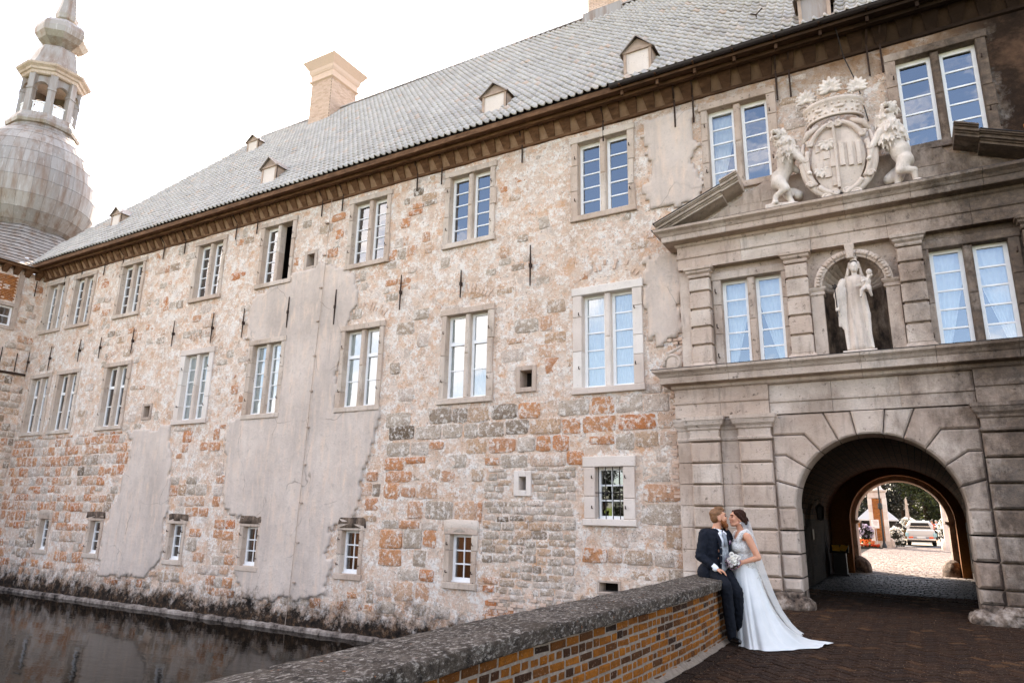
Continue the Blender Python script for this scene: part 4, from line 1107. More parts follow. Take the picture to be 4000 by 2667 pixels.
# tympanum
mb = MB(); mb.prism([(XC-3.4, 7.82), (XC+3.4, 7.82), (XC+2.0, 8.52), (XC+1.5, 8.78), (XC-1.5, 8.78), (XC-2.0, 8.52)], PY+.3, WY+.01); mb.build('tympanum', 'surround_stone', portal)
for (a, b, z0, z1) in ((-2.95, -2.3, 7.84, 8.06), (-2.3, -1.6, 7.84, 8.3), (-1.6, -1.2, 8.3, 8.7), (1.3, 1.9, 7.84, 8.35), (1.9, 2.6, 7.84, 8.12), (-2.0, -1.62, 8.3, 8.6), (1.1, 1.8, 8.36, 8.7)):
    mb = MB(); mb.cur = U(0, 1); mb.block(XC+a+.006, XC+b-.006, PY+.285, PY+.35, z0, z1, .006, .003); mb.build('ashlar', 'portal_stone', portal)
# raking cornices of the broken pediment, stepped forward at the break
def rake(s):
    sl = .415
    def P(u_, t0, t1, ua, ub): return [(XC+s*ua, 7.84+(3.87-ua)*sl+t0), (XC+s*ub, 7.84+(3.87-ub)*sl+t0), (XC+s*ub, 7.84+(3.87-ub)*sl+t1), (XC+s*ua, 7.84+(3.87-ua)*sl+t1)]
    for (ua, ub, ex) in ((3.87, 3.1, 0), (3.1, 2.36, 0), (2.36, 1.98, .10)):
        mb = MB(); mb.cur = U(0, 1)
        for (t0, t1, pj) in ((.0, .05, -.08), (.05, .08, -.12), (.08, .14, -.18), (.14, .165, -.23), (.165, .195, -.27)):
            lo = max(t0, 0) if ua > 3.8 else t0
            poly = P(0, t0+ex*.6, t1+ex*.6, ua-.003, ub+.003)
            if s > 0: poly = list(poly)
            else: poly = list(poly)
            ccw = sum((poly[i][0]*poly[(i+1) % 4][1]-poly[(i+1) % 4][0]*poly[i][1]) for i in range(4))
            if ccw < 0: poly.reverse()
            mb.prism(poly, PY+.05+pj-ex, WY)
        mb.build('raking_cornice', 'portal_stone', portal)
    mb = MB(); poly = P(0, .198, .21, 3.90, 2.37)+[]; 
    ccw = sum((poly[i][0]*poly[(i+1) % 4][1]-poly[(i+1) % 4][0]*poly[i][1]) for i in range(4))
    if ccw < 0: poly.reverse()
    mb.prism(poly, PY-.24, WY); mb.build('lead_flashing', 'gutter_metal', portal)
both(rake)
# exposed bricks high on the right of the front
mb = MB(); rr = random.Random(5)
for i in range(17):
    for k in range(8):
        if rr.random() < .66-.03*abs(i-8): mb.cur = rr.random(); x = 2.62+k*.13+(.06 if i % 2 else 0)+.1*sin(i); mb.box(x, x+.115, WY-.045, WY, 8.55+i*.072, 8.61+i*.072)
mb.build('patch_bricks', 'cob_brick', wall, kind='stuff')

# ================================================================ gate passage
passage = thing('gate_passage', 'dark brick-vaulted passage running through the castle behind the round arch', 'passage')
YA, YB = WY+.35, 25.0; HW, SP, RI = 1.85, 1.62, 1.62
mb = MB(); n = 40; m = 46
for i in range(n):
    for k in range(m):
        a0, a1 = pi*i/n, pi*(i+1)/n; o = .5 if i % 2 else 0
        y0, y1 = YA+(YB-YA)*(k+o)/m, min(YB, YA+(YB-YA)*(k+1+o)/m); j = U(0, .012); g = .004
        if y0 >= YB-.02: continue
        P = []
        for a in (a0+g, a1-g):
            for y in (y0+g, y1-g): P.append((XC+(HW+j)*cos(a), y, SP+(RI+j)*sin(a)))
        mb.cur = U(0, 1); mb.add(P, [(0, 1, 3, 2)])
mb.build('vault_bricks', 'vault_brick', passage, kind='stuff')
mb = MB(); vs = []
for i in range(n+1):
    a = pi*i/n; vs += [(XC+(HW+.03)*cos(a), YA, SP+(RI+.03)*sin(a)), (XC+(HW+.03)*cos(a), YB, SP+(RI+.03)*sin(a))]
mb.add(vs, [(2*i, 2*i+1, 2*i+3, 2*i+2) for i in range(n)]); mb.build('vault', 'paver_joint', passage)
for s in (-1, 1):
    mb = MB(); z = -.05; x = XC+s*HW
    while z < SP:
        h = U(.2, .34); h = SP-z if SP-z-h < .1 else h; y = YA
        while y < YB:
            w = U(.35, .7); mb.cur = U(0, 1); xo = x-s*U(.0, .025)
            mb.add([(xo, y+.01, z+.01), (xo, min(YB, y+w)-.01, z+.01), (xo, min(YB, y+w)-.01, z+h-.01), (xo, y+.01, z+h-.01)], [(0, 1, 2, 3)]); y += w
        z += h
    mb.add([(x+s*.02, YA, -.05), (x+s*.02, YB, -.05), (x+s*.02, YB, SP+.05), (x+s*.02, YA, SP+.05)], [(0, 1, 2, 3)])
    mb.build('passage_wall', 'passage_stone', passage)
def archwall(y0, y1, cx, r, sp, X0_, X1_, Z1, name, mat, y_rev=None):
    """wall sheet at y0 with an arched opening and a soffit running to y1"""
    mb = MB(); n = 24; pts = [(cx+r*cos(pi*i/n), sp+r*sin(pi*i/n)) for i in range(n+1)]
    for i in range(n):
        (xa, za), (xb, zb) = pts[i], pts[i+1]
        mb.add([(xa, y0, za), (xa, y0, Z1), (xb, y0, Z1), (xb, y0, zb)], [(0, 1, 2, 3)]); mb.add([(xa, y0, za), (xb, y0, zb), (xb, y1, zb), (xa, y1, za)], [(0, 1, 2, 3)])
    for s, X in ((1, X1_), (-1, X0_)):
        xj = cx+s*r; mb.add([(xj, y0, -.05), (X, y0, -.05), (X, y0, Z1), (xj, y0, Z1)], [(0, 1, 2, 3)]); mb.add([(xj, y0, -.05), (xj, y1, -.05), (xj, y1, sp), (xj, y0, sp)], [(0, 1, 2, 3)])
    return mb.build(name, mat, passage)
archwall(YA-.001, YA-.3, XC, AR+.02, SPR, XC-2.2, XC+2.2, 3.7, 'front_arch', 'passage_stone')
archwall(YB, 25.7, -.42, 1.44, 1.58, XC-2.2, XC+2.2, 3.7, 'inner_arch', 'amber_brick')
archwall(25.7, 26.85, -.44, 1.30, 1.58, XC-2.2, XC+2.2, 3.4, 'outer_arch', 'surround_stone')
for s in (-1, 1):
    mb = MB(); x = -.44+s*1.30; mb.prism([(x, 1.50), (x+.0001, 1.62), (x-s*.1, 1.62), (x-s*.1, 1.56)] if s < 0 else [(x, 1.5), (x-s*.1, 1.56), (x-s*.1, 1.62), (x, 1.62)], 25.68, 26.9); mb.build('impost', 'surround_stone', passage)
    mb = MB(); mb.ball((-.44+s*1.28, 25.75, .0), (.34, .5, .5), 16, 10); gs = mb.build('guard_stone', 'base_stone', passage); remesh(gs, .04, 2, .5, (.05, .3))
# wall lantern and a leaflet stand inside
lt = thing('wall_lantern', 'small black iron lantern on the left wall of the dark passage', 'lantern'); x = XC-HW+.03
mb = MB(); mb.tube([(x, 20.5, 2.1), (x+.18, 20.5, 2.15), (x+.18, 20.5, 2.0)], .015, 6); mb.build('bracket', 'gutter_metal', lt)
mb = MB(); mb.lathe([(.02, 2.02), (.10, 1.95), (.11, 1.92), (.08, 1.62), (.03, 1.58)], (x+.18, 20.5, 0), 6); mb.build('cage', 'gutter_metal', lt)
mb = MB(); mb.lathe([(.09, 1.9), (.068, 1.64)], (x+.18, 20.5, 0), 6); mb.build('glass', 'glass', lt)
simple('leaflet_yellow', 'd9a53a', .6, .3, 0, .1, 20); simple('stand_dark', '2a221d', .6, .3)
st = thing('leaflet_stand', 'dark leaflet stand with yellow sheets in the gate passage', 'stand', (-2.12, 23.6, 0))
mb = MB(); mb.box(-.22, .22, -.18, .18, 0, .06); mb.box(-.18, .18, -.14, .14, .06, .7); mb.build('post', 'stand_dark', st)
mb = MB(); M = Matrix.Translation((0, -.02, .78)) @ Matrix.Rotation(radians(32), 4, 'X'); mb.box(-.26, .26, -.2, .2, -.03, .0, M); mb.build('tray', 'stand_dark', st)
for dx, rz in ((-.09, .1), (.12, -.25)): mb = MB(); mb.box(-.10, .10, -.14, .14, .0, .012, M @ Matrix.Translation((dx, 0, .004 if dx < 0 else .018)) @ Matrix.Rotation(rz, 4, 'Z')); mb.build('leaflet', 'leaflet_yellow', st)
for (y, z, w, h) in ((18.2, 1.45, .5, .3), (20., 1.1, .34, .26)):
    q = MB(); x = XC-HW+.01; q.box(x, x+.03, y, y+w, z, z+h); q.build('wall_plaque', 'stand_dark', passage)
# ================================================================ ground: bridge deck, passage floor, courtyard
mb = MB(); mb.add([(-2.6, -6, -.02), (4.5, -6, -.02), (4.5, 27, -.02), (-2.6, 27, -.02)], [(0, 1, 2, 3)]); mb.build('bridge_deck', 'paver_joint', kind='structure')
deck = bpy.data.objects['bridge_deck']
mb = MB(); mb.box(4.5, 90, -60, 14.6, -.3, -.02); mb.build('ground', 'paver_joint', kind='structure')
t = NT('cobble'); r_ = t.rnd()
base = t.cramp(r_, [(0, lin('7d7068')), (.5, lin('8f8279')), (1, lin('6d6059'))]); base = t.mix(t.ramp(t.noise(30, 3), .5, .7, 0, .4), base, lin('5e534c')); t.fin(base, .75, t.noise(40, 4), .01, .3)
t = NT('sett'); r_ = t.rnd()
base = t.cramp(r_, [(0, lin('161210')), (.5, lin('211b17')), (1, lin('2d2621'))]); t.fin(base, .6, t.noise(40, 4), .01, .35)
# herringbone brick paving of the bridge
BW, BL = .118, .236
pav = []
ang = radians(45)
ca, sa = cos(ang), sin(ang)
def herr():
    out = []
    for a in range(-115, 115):
        for b in range(-115, 115):
            m = (a-b) % 4
            if m == 0: out.append((a+1, b+.5, 0))
            elif m == 3: out.append((a+.5, b+1, 1))
    return out
def inb(x, y): return 4.2 < y < 17.4 and -2.6 < x < 4.4
H_ = []
for (a, b, typ) in herr():
    lx, ly = a*BW, b*BW
    x = ca*lx-sa*ly+.6; y = sa*lx+ca*ly+10.5
    if not inb(x, y): continue
    if y > 14.1 and not (XC-AR-(.45 if y > 15.0 else 0) < x < XC+AR+(.45 if y > 15.0 else 0)): continue
    if x < (-2.28+.02*(y-7) if y < 10.4 else -2.6): continue
    H_.append((x, y, typ))
def bsz(q):
    p = pxy((q[0], q[1], 0))
    return -1/p[2] if infr((q[0], q[1], 0), 0) else 0
H_ = [h for h in H_ if infr((h[0], h[1], 0), 60)]
H_.sort(key=bsz)
m0 = MB(); g = .0065; c = .007; L2, W2 = BL/2-g, BW/2-g
bv = [(-L2, -W2, -.02), (L2, -W2, -.02), (L2, W2, -.02), (-L2, W2, -.02), (-L2, -W2, -c), (L2, -W2, -c), (L2, W2, -c), (-L2, W2, -c), (-L2+c, -W2+c, 0), (L2-c, -W2+c, 0), (L2-c, W2-c, 0), (-L2+c, W2-c, 0)]
bf = [(8, 9, 10, 11)]+[(l+i, l+(i+1) % 4, l+4+(i+1) % 4, l+4+i) for l in (0, 4) for i in range(4)]
m0.add(bv, bf); pme = m0.mesh('paving_brick', 'paver')
rest = MB()
for i, (x, y, typ) in enumerate(H_):
    rz = ang+(pi/2 if typ else 0)+U(-.015, .015)
    M = Matrix.Translation((x, y, U(-.004, .004)+.012*nz3(x, y, 0, .8))) @ Matrix.Rotation(rz, 4, 'Z') @ Matrix.Rotation(U(-.015, .015), 4, 'X') @ Matrix.Rotation(U(-.01, .01), 4, 'Y')
    if i < 300: o = obj('paving_brick', pme, deck); o.matrix_local = M
    else: rest.cur = U(0, 1); rest.add([M @ Vector(p) for p in bv], bf)
rest.build('paving_bricks', 'paver_rest', deck, kind='stuff')
# setts of the passage floor and the sunlit court
def setts(x0, x1, y0, y1, w, l, mat, parent, name, zf=0., dom=.012, keep=None):
    mb = MB(); y = y0; r = 0
    while y < y1:
        x = x0+(w*.5 if r % 2 else 0)*U(.7, 1.3)
        while x < x1:
            ww = w*U(.85, 1.15)
            a, b, c_, d = x+.008, min(x+ww, x1)-.008, y+.008, y+l-.008
            if b-a > .03:
                h = zf+U(-.006, .006); mb.cur = U(0, 1); e = .012
                mb.add([(a, c_, h-.02), (b, c_, h-.02), (b, d, h-.02), (a, d, h-.02), (a+e, c_+e, h+dom*.6), (b-e, c_+e, h+dom*.6), (b-e, d-e, h+dom*.6), (a+e, d-e, h+dom*.6)], [(4, 5, 6, 7), (0, 1, 5, 4), (1, 2, 6, 5), (2, 3, 7, 6), (3, 0, 4, 7)])
            x += ww
        y += l; r += 1
    return mb.build(name, mat, parent, kind='stuff')
setts(XC-1.85, XC+1.85, 17.4, 18.4, .16, .12, 'paver_rest', deck, 'threshold_setts')
setts(XC-1.85, XC+1.85, 18.4, 24.6, .17, .13, 'sett', deck, 'passage_setts')
mb = MB(); mb.add([(-60, 24.6, -.03), (60, 24.6, -.03), (60, 52.5, -.03), (-60, 52.5, -.03)], [(0, 1, 2, 3)]); court = mb.build('courtyard', 'paver_joint', kind='structure')
setts(-2.6, 2.6, 24.6, 52.3, .2, .15, 'cobble', court, 'court_setts', 0, .014)
simple('gravel', 'b5a58f', .95, .1, 0, .15, 30, .01); simple('asphalt', '5e5c5e', .9, .2, 0, .2, 40, .01)
mb = MB(); mb.add([(-60, 52.5, -.04), (60, 52.5, -.04), (60, 260, -.04), (-60, 260, -.04)], [(0, 1, 2, 3)]); mb.build('park_ground', 'gravel', kind='structure')
mb = MB(); mb.add([(-3, 52.6, -.03), (2.8, 52.6, -.03), (2.8, 58.5, -.03), (-3, 58.5, -.03)], [(0, 1, 2, 3)]); mb.build('drive', 'asphalt', kind='structure')
t = NT('lawn'); t.fin(t.cramp(t.noise(3, 5), [(.3, lin('5d6b2c')), (.7, lin('7d8a42'))]), .95, t.noise(60, 3), .02, .1)
mb = MB(); mb.add([(-14, 60, -.034), (-1.2, 60, -.034), (-1.2, 74, -.034), (-14, 74, -.034)], [(0, 1, 2, 3)]); mb.build('lawn', 'lawn', kind='structure')
mb = MB(); mb.box(-3.0, 2.8, 52.3, 52.5, -.03, .04); mb.build('kerb', 'sett', kind='structure')

# ---------------------------------------------------------------- foliage helpers
def leafmat(name, a, b, c):
    t = NT(name); base = t.cramp(t.rnd(), [(0, lin(a)), (.6, lin(b)), (1, lin(c))]); t.fin(base, .6, None, 0, .3)
    tr_ = t.n.new('ShaderNodeBsdfTranslucent'); t.l.new(base, tr_.inputs['Color']); ms = t.n.new('ShaderNodeMixShader'); ms.inputs[0].default_value = .3
    t.l.new(t.b.outputs[0], ms.inputs[1]); t.l.new(tr_.outputs[0], ms.inputs[2]); t.l.new(ms.outputs[0], t.n['Material Output'].inputs['Surface'])
leafmat('leaf_dark', '090b06', '11140a', '1e2310'); leafmat('leaf_mid', '1b200c', '2b3316', '4a5026'); leafmat('leaf_hedge', '2a2416', '3b3319', '574a26')
leafmat('petal_white', 'd8d4c8', 'e9e5dc', 'f3f0ea'); leafmat('petal_orange', 'c8541c', 'd96a24', 'e88a3a'); leafmat('petal_red', 'b83a1c', 'cf4a22', 'd9622e'); leafmat('petal_lilac', 'a593ab', 'c2b2c6', 'dcd2de')
simple('bark', '2a211a', .95, .1, 0, .4, 6, .03)
def leaves(mb, c, R, n, s, rg=random, shell=.5):
    for _ in range(n):
        while True:
            p = Vector((rg.uniform(-1, 1), rg.uniform(-1, 1), rg.uniform(-1, 1)))
            if shell*rg.random() < p.length < 1: break
        q = Vector((c[0]+p.x*R[0], c[1]+p.y*R[1], c[2]+p.z*R[2])); e = s*rg.uniform(.6, 1.4)
        u_ = Vector((rg.uniform(-1, 1), rg.uniform(-1, 1), rg.uniform(-.6, .6))).normalized(); w_ = u_.cross(Vector((rg.uniform(-1, 1), rg.uniform(-1, 1), rg.uniform(-1, 1)))).normalized()
        mb.cur = rg.random(); mb.add([q-u_*e, q+w_*e*.5, q+u_*e, q-w_*e*.5], [(0, 1, 2, 3)])
def treemesh(seed, H, R, leafm):
    rg = random.Random(seed); tr = MB(); lv = MB()
    tr.tube([(0, 0, 0), (.1, 0, H*.25), (.0, .15, H*.55), (.1, .1, H*.9)], [H*.022, H*.018, H*.012, H*.003], 8)
    for k in range(26):
        z = H*(.10+.86*k/26); a = rg.uniform(0, 6.28); L = R*(1-.75*(z/H))*rg.uniform(.65, 1.1); e = Vector((cos(a)*L, sin(a)*L, z-rg.uniform(-.3, .5)*H*.05))
        tr.tube([(0, 0, z), e*.55+Vector((0, 0, z*.45)), e], [H*.007, H*.005, H*.002], 5)
        for q in (.45, .75, 1.): leaves(lv, (e.x*q, e.y*q, z+(e.z-z)*q), (R*.36, R*.36, H*.07), 90, .16, rg, .2)
    return tr.mesh('trunk', 'bark', True), lv.mesh('crown', leafm)
TM = [treemesh(1, 15, 3.6, 'leaf_dark'), treemesh(2, 17, 3.4, 'leaf_dark'), treemesh(3, 13, 3.4, 'leaf_mid')]
TL = [(-9.5, 92, 0), (-6.0, 88, 1), (-3.4, 95, 0), (-1.4, 104, 1), (2.2, 92, 0), (4.8, 86, 1), (.2, 122, 0), (-4.8, 118, 1), (3.6, 116, 0), (7.5, 98, 1), (1.0, 84, 2), (-8, 76, 2)]
TLAB = ['tall dark fir standing far left behind the pavilion roof', 'tall dark fir just right of the brick gate pillar', 'dark conifer behind the left obelisk', 'dark fir between obelisk and bright tree', 'dark conifer above the right white-flowered shrub', 'dark fir beside the right obelisk', 'farthest dark conifer closing the park avenue', 'distant dark fir behind the brick wall', 'distant dark conifer on the avenue\'s right side', 'dark fir at the right end of the park trees', 'lighter green sunlit tree in the middle of the park', 'light green tree peeping left of the gate pillar']
for i, (x, y, k) in enumerate(TL):
    q = thing('park_tree', TLAB[i], 'tree', (x, y, 0), U(0, 6), 'trees of the castle park'); s = U(.9, 1.15); q.scale = (s, s, s)
    obj('trunk', TM[k][0], q); obj('crown', TM[k][1], q)
mb = MB(); rg = random.Random(9)
for i in range(26): leaves(mb, (-26+i*2.2, 132+rg.uniform(-3, 3), rg.uniform(2, 7)), (2.4, 2., 8), 620, .5, rg, .1)
mb.build('distant_wood', 'leaf_dark', label='dark mass of trees closing the far end of the park', cat='wood', kind='stuff')
# opposite bank of the moat behind the photographer: what the lower panes mirror
mb = MB(); mb.box(-90, 90, -120, -16, -1.9, .3); mb.build('far_bank', 'lawn', kind='structure')
bk = thing('bank_wall', 'red brick retaining wall along the far bank of the moat', 'wall'); mb = MB(); mb.box(-90, 20, -16., -15.7, -2, .75); mb.build('brickwork', 'vault_brick', bk); mb = MB(); mb.box(-90, 20, -16.05, -15.6, .752, .86); mb.build('coping', 'coping', bk)
FN = ['first', 'second', 'third', 'fourth', 'fifth', 'sixth', 'seventh', 'eighth', 'ninth', 'tenth', 'eleventh', 'twelfth', 'thirteenth', 'fourteenth']
for i in range(14):
    q = thing('bank_tree', 'tree on the far bank, %s from the left, seen only mirrored in the lower panes' % FN[i], 'tree', (-46+i*4.6, -21-(i % 3)*2.2, .3), U(0, 6), 'trees on the far bank of the moat'); s = U(.5, .62); q.scale = (s*1.5, s*1.5, s)
    k = (0, 1, 0)[i % 3]; obj('trunk', TM[k][0], q); obj('crown', TM[k][1], q)
# hedge and brick wall at the far side
hd = MB(); rg = random.Random(4)
for i in range(18): leaves(hd, (-6.5+i*.34, 76.2, .55), (.3, .4, .55), 120, .07, rg, .3)
hd.build('clipped_hedge', 'leaf_hedge', label='low dark hedge in front of the park brick wall', cat='hedge')
bw = thing('park_wall', 'low reddish brick wall with obelisk pillar behind the hedge', 'wall', (0, 0, 0))
mb = MB()
for r in range(20):
    for k in range(34):
        x = -6.6+k*.17+(.08 if r % 2 else 0); 
        if x < -.75: mb.cur = U(0, 1); mb.box(x, x+.16, 79.9, 80.2, .07*r, .07*r+.06)
mb.build('bricks', 'cob_brick', bw, kind='stuff'); mb = MB(); mb.box(-6.6, -.8, 79.93, 80.15, 0, 1.42); mb.build('core', 'mortar', bw)
for (x, lab) in ((-.72, 'slender stone obelisk on brick pier left of the park avenue'), (2.95, 'slender stone obelisk on brick pier right of the park avenue')):
    ob = thing('obelisk', lab, 'obelisk', (x, 80, 0), 0, 'obelisks flanking the park avenue')
    mb = MB(); mb.box(-.34, .34, -.34, .34, 0, 1.75); mb.build('pier', 'cob_brick', ob); mb = MB(); mb.box(-.42, .42, -.42, .42, 1.75, 1.9); mb.box(-.25, .25, -.25, .25, 1.9, 2.1); mb.build('cap', 'surround_stone', ob)
    mb = MB(); mb.lathe([(.24, 2.1), (.13, 3.75), (.0, 3.95)], (0, 0, 0), 4, pi/4); mb.build('shaft', 'surround_stone', ob)
# brick gate pillar with stone corners and vase
gp = thing('gate_pillar', 'tall brick gate pillar with pale stone quoins and vase top', 'pillar', (-2.05, 50.2, 0))
mb = MB(); mb.box(-.42, .42, -.42, .42, 0, 3.0); mb.build('core', 'mortar', gp)
mb = MB()
for r in range(44):
    for k in range(4): mb.cur = U(0, 1); x = -.3+k*.16-(.06 if r % 2 else 0); mb.box(x+.004, x+.15, -.435, -.4, .42+r*.058, .47+r*.058)
mb.build('bricks', 'cob_brick', gp, kind='stuff')
for s in (-1, 1):
    for r in range(6): mb = MB(); mb.cur = U(0, 1); mb.box(s*.40-.12, s*.40+.12, -.47, .47, .4+r*.44, .835+r*.44); mb.build('quoin', 'white_stone', gp)
mb = MB(); mb.box(-.56, .56, -.56, .56, 0, .4); mb.build('base', 'surround_stone', gp)
mb = MB(); moulding(mb, [(0, 3.0), (.02, 3.05), (.02, 3.35), (.1, 3.42), (.12, 3.5)], -.48, .48, -.48, .48); mb.lathe([(.5, 3.5), (.36, 3.6), (.28, 3.85), (.22, 4.0), (.34, 4.3), (.36, 4.6), (.2, 4.8)], (0, 0, 0), 12); mb.build('capstone', 'white_stone', gp, False)
mb = MB(); mb.ball((.55, -.1, .2), (.2, .3, .42), 10, 8); mb.build('guard_stone', 'surround_stone', gp, True)
gp2 = thing('gate_pillar', 'pale stone gate pillar half hidden behind the right jamb of the far arch', 'pillar', (1.75, 50.2, 0)); mb = MB(); mb.box(-.4, .4, -.4, .4, 0, 3.4); mb.build('shaft', 'white_stone', gp2); mb = MB(); mb.ball((-.42, -.2, .2), (.2, .3, .45), 10, 8); mb.build('guard_stone', 'white_stone', gp2, True)
simple('black_paint', '15120f', .4, .4); simple('sign_white', 'dcd8d2', .5, .3); simple('sign_text', '8a5a4a', .6); simple('zinc', 'b5b2ae', .5, .4, .3)
pl = thing('black_post', 'tall black iron post leaning on the brick gate pillar', 'post', (-1.87, 49.3, 0)); mb = MB(); mb.tube([(0, 0, 0), (0, 0, 1.0), (0, 0, 3.7)], [.075, .06, .045], 8); mb.build('shaft', 'black_paint', pl); mb = MB(); mb.lathe([(.06, 2.3), (.13, 2.36), (.13, 2.62), (.06, 2.7)], (0, 0, 0), 8); mb.lathe([(.14, 0), (.14, .1), (.08, .3), (.07, .34)], (0, 0, 0), 8); mb.build('collar', 'black_paint', pl)
sg = thing('notice_sign', 'white notice board on a thin metal pole beside the flower bed', 'sign', (-2.22, 48.9, 0)); mb = MB(); mb.tube([(.0, 0, 0), (0, 0, 1.25)], .022, 6); mb.build('pole', 'zinc', sg); mb = MB(); mb.block(-.23, .2, -.04, -.02, 1.17, 1.68, .01); mb.build('board', 'sign_white', sg)
mb = MB()
for i, (a, b, z) in enumerate(((-.15, .1, 1.6), (-.1, .14, 1.52), (-.12, .12, 1.44), (-.06, .1, 1.37))): mb.box(a, b, -.046, -.041, z, z+.02)
mb.box(-.18, -.05, -.046, -.041, 1.21, 1.23); mb.build('lettering', 'sign_text', sg)
pv = thing('garden_pavilion', 'dark garden pavilion with pale pyramid roof behind the gate pillar', 'pavilion', (-2.55, 60.5, 0))
mb = MB(); mb.lathe([(1.95, 1.62), (1.95, 1.7), (.05, 3.0)], (0, 0, 0), 4, pi/4); mb.build('roof', 'zinc', pv)
mb = MB()
for a in range(4): an = pi/4+a*pi/2; mb.box(1.6*cos(an)-.06, 1.6*cos(an)+.06, 1.6*sin(an)-.06, 1.6*sin(an)+.06, 0, 1.68)
mb.build('posts', 'stand_dark', pv); mb = MB(); mb.box(-1.1, 1.1, .9, .96, 0, 1.66); mb.box(-1.14, -1.08, -.9, .9, 0, 1.66); mb.build('back_panel', 'black_paint', pv)
mi = thing('round_mirror_post', 'round black traffic mirror seen from behind on a thin post', 'mirror', (-1.1, 55.5, 0)); mb = MB(); mb.tube([(.08, 0, 0), (.08, 0, 1.2)], .025, 6); mb.build('post', 'black_paint', mi); mb = MB(); mb.lathe([(.01, -.05), (.2, -.03), (.22, .0), (.2, .02)], (0, 0, 0), 18, M=Matrix.Translation((0, 0, 1.3)) @ Matrix.Rotation(pi/2, 4, 'X')); mb.build('mirror_back', 'black_paint', mi)
# shrubs and flowers
def shrub(name, lab, c, R, n, leafm, pet, npet, ps, grp=None):
    q = thing(name, lab, 'shrub' if 'shrub' in name else 'flowers', (c[0], c[1], 0), 0, grp); rg = random.Random(int(c[0]*100+c[1])); mb = MB(); leaves(mb, (0, 0, c[2]), R, n, .06, rg, .3); mb.build('foliage', leafm, q)
    mb = MB(); mb.tube([(0, 0, 0), (0, 0, c[2])], .03, 5); mb.build('stem', 'bark', q)
    mb = MB()
    for _ in range(npet):
        a, b = rg.uniform(0, 6.28), rg.uniform(-.5, 1.3); d = Vector((cos(a)*cos(b)*R[0], sin(a)*cos(b)*R[1], sin(b)*R[2]))*rg.uniform(.85, 1.05); leaves(mb, (d.x, d.y, c[2]+d.z), (ps, ps, ps), 14, ps*.55, rg, .2)
    mb.build('blossom', pet, q)
shrub('rose_shrub', 'white flowering shrub at the foot of the brick gate pillar', (-1.25, 51.2, .65), (.42, .4, .62), 700, 'leaf_dark', 'petal_white', 46, .09)
shrub('rose_shrub', 'white flowering shrub right of the pickup truck', (1.75, 54.2, .75), (.6, .5, .72), 900, 'leaf_dark', 'petal_white', 60, .09)
shrub('rose_shrub', 'cream flowering shrub behind the pickup left of the walkers', (-.62, 70, 1.2), (.7, .5, .7), 800, 'leaf_mid', 'petal_white', 60, .12)
shrub('rose_shrub', 'cream flowering shrub behind the pickup right of the walkers', (2.2, 69, 1.15), (.8, .5, .75), 900, 'leaf_mid', 'petal_white', 60, .12)
shrub('low_shrub', 'small dark clipped shrub left of the pickup', (-1.05, 53.6, .25), (.35, .3, .26), 500, 'leaf_dark', 'leaf_dark', 4, .05)
shrub('lilac_bush', 'lilac flowering bush behind the orange flower bed', (-2.75, 48.6, .9), (.4, .3, .5), 600, 'leaf_dark', 'petal_lilac', 50, .07)
fb = thing('flower_bed', 'bed of orange and red flowers beside the passage mouth', 'flowers', (-2.75, 48.0, 0)); rg = random.Random(3)
mb = MB(); leaves(mb, (0, 0, .12), (.75, .4, .14), 700, .05, rg, .1); mb.build('foliage', 'leaf_mid', fb)
mb = MB()
for _ in range(60): leaves(mb, (rg.uniform(-.7, .7), rg.uniform(-.42, -.1), rg.uniform(.12, .24)), (.05, .05, .04), 14, .035, rg, .1)
mb.build('red_blossom', 'petal_red', fb); mb = MB()
for _ in range(46): leaves(mb, (rg.uniform(-.7, .4), rg.uniform(-.1, .4), rg.uniform(.25, .5)), (.06, .05, .05), 14, .04, rg, .1)
mb.build('orange_blossom', 'petal_orange', fb)
mb = MB(); mb.box(-.8, .85, -.5, -.44, -.02, .08); mb.build('edging', 'sett', fb)

# ---------------------------------------------------------------- pickup truck (seen from behind)
simple('car_silver', 'b4b3b1', .3, .5, .35); simple('car_teal', '8fb5b8', .35, .5, .2); simple('tyre', '17140f', .9, .2); simple('car_black', '1c1815', .6, .3); simple('tail_orange', 'd9541c', .3, .5); simple('plate_white', 'd9d6cf', .5); simple('chrome', 'c9c6c2', .15, .5, .9)
tk = thing('pickup_truck', 'silver pickup truck seen from behind on the sunlit drive', 'pickup truck', (.16, 56., 0))
def loft(mb, secs):
    n = len(secs[0]); vs = [p for s_ in secs for p in s_]; mb.add(vs, [(l*n+i, l*n+(i+1) % n, (l+1)*n+(i+1) % n, (l+1)*n+i) for l in range(len(secs)-1) for i in range(n)]+[tuple(reversed(range(n))), tuple(range((len(secs)-1)*n, len(secs)*n))])
mb = MB()
def sec(y, w, z0, z1, tp): return [(-w, y, z0), (w, y, z0), (w+.02, y, (z0+z1)/2), (tp, y, z1), (-tp, y, z1), (-w-.02, y, (z0+z1)/2)]
loft(mb, [sec(0, .80, .62, 1.02, .80), sec(.05, .84, .50, 1.05, .83), sec(1.7, .86, .45, 1.06, .84), sec(2.9, .86, .42, 1.05, .83), sec(4.2, .84, .42, 1.02, .78), sec(4.7, .76, .48, .9, .66)]); mb.build('body', 'car_silver', tk)
mb = MB(); loft(mb, [sec(1.65, .80, 1.05, 1.58, .56), sec(1.85, .80, 1.05, 1.68, .60), sec(2.8, .80, 1.05, 1.68, .60), sec(3.6, .78, 1.02, 1.1, .70)]); mb.build('cab', 'car_silver', tk)
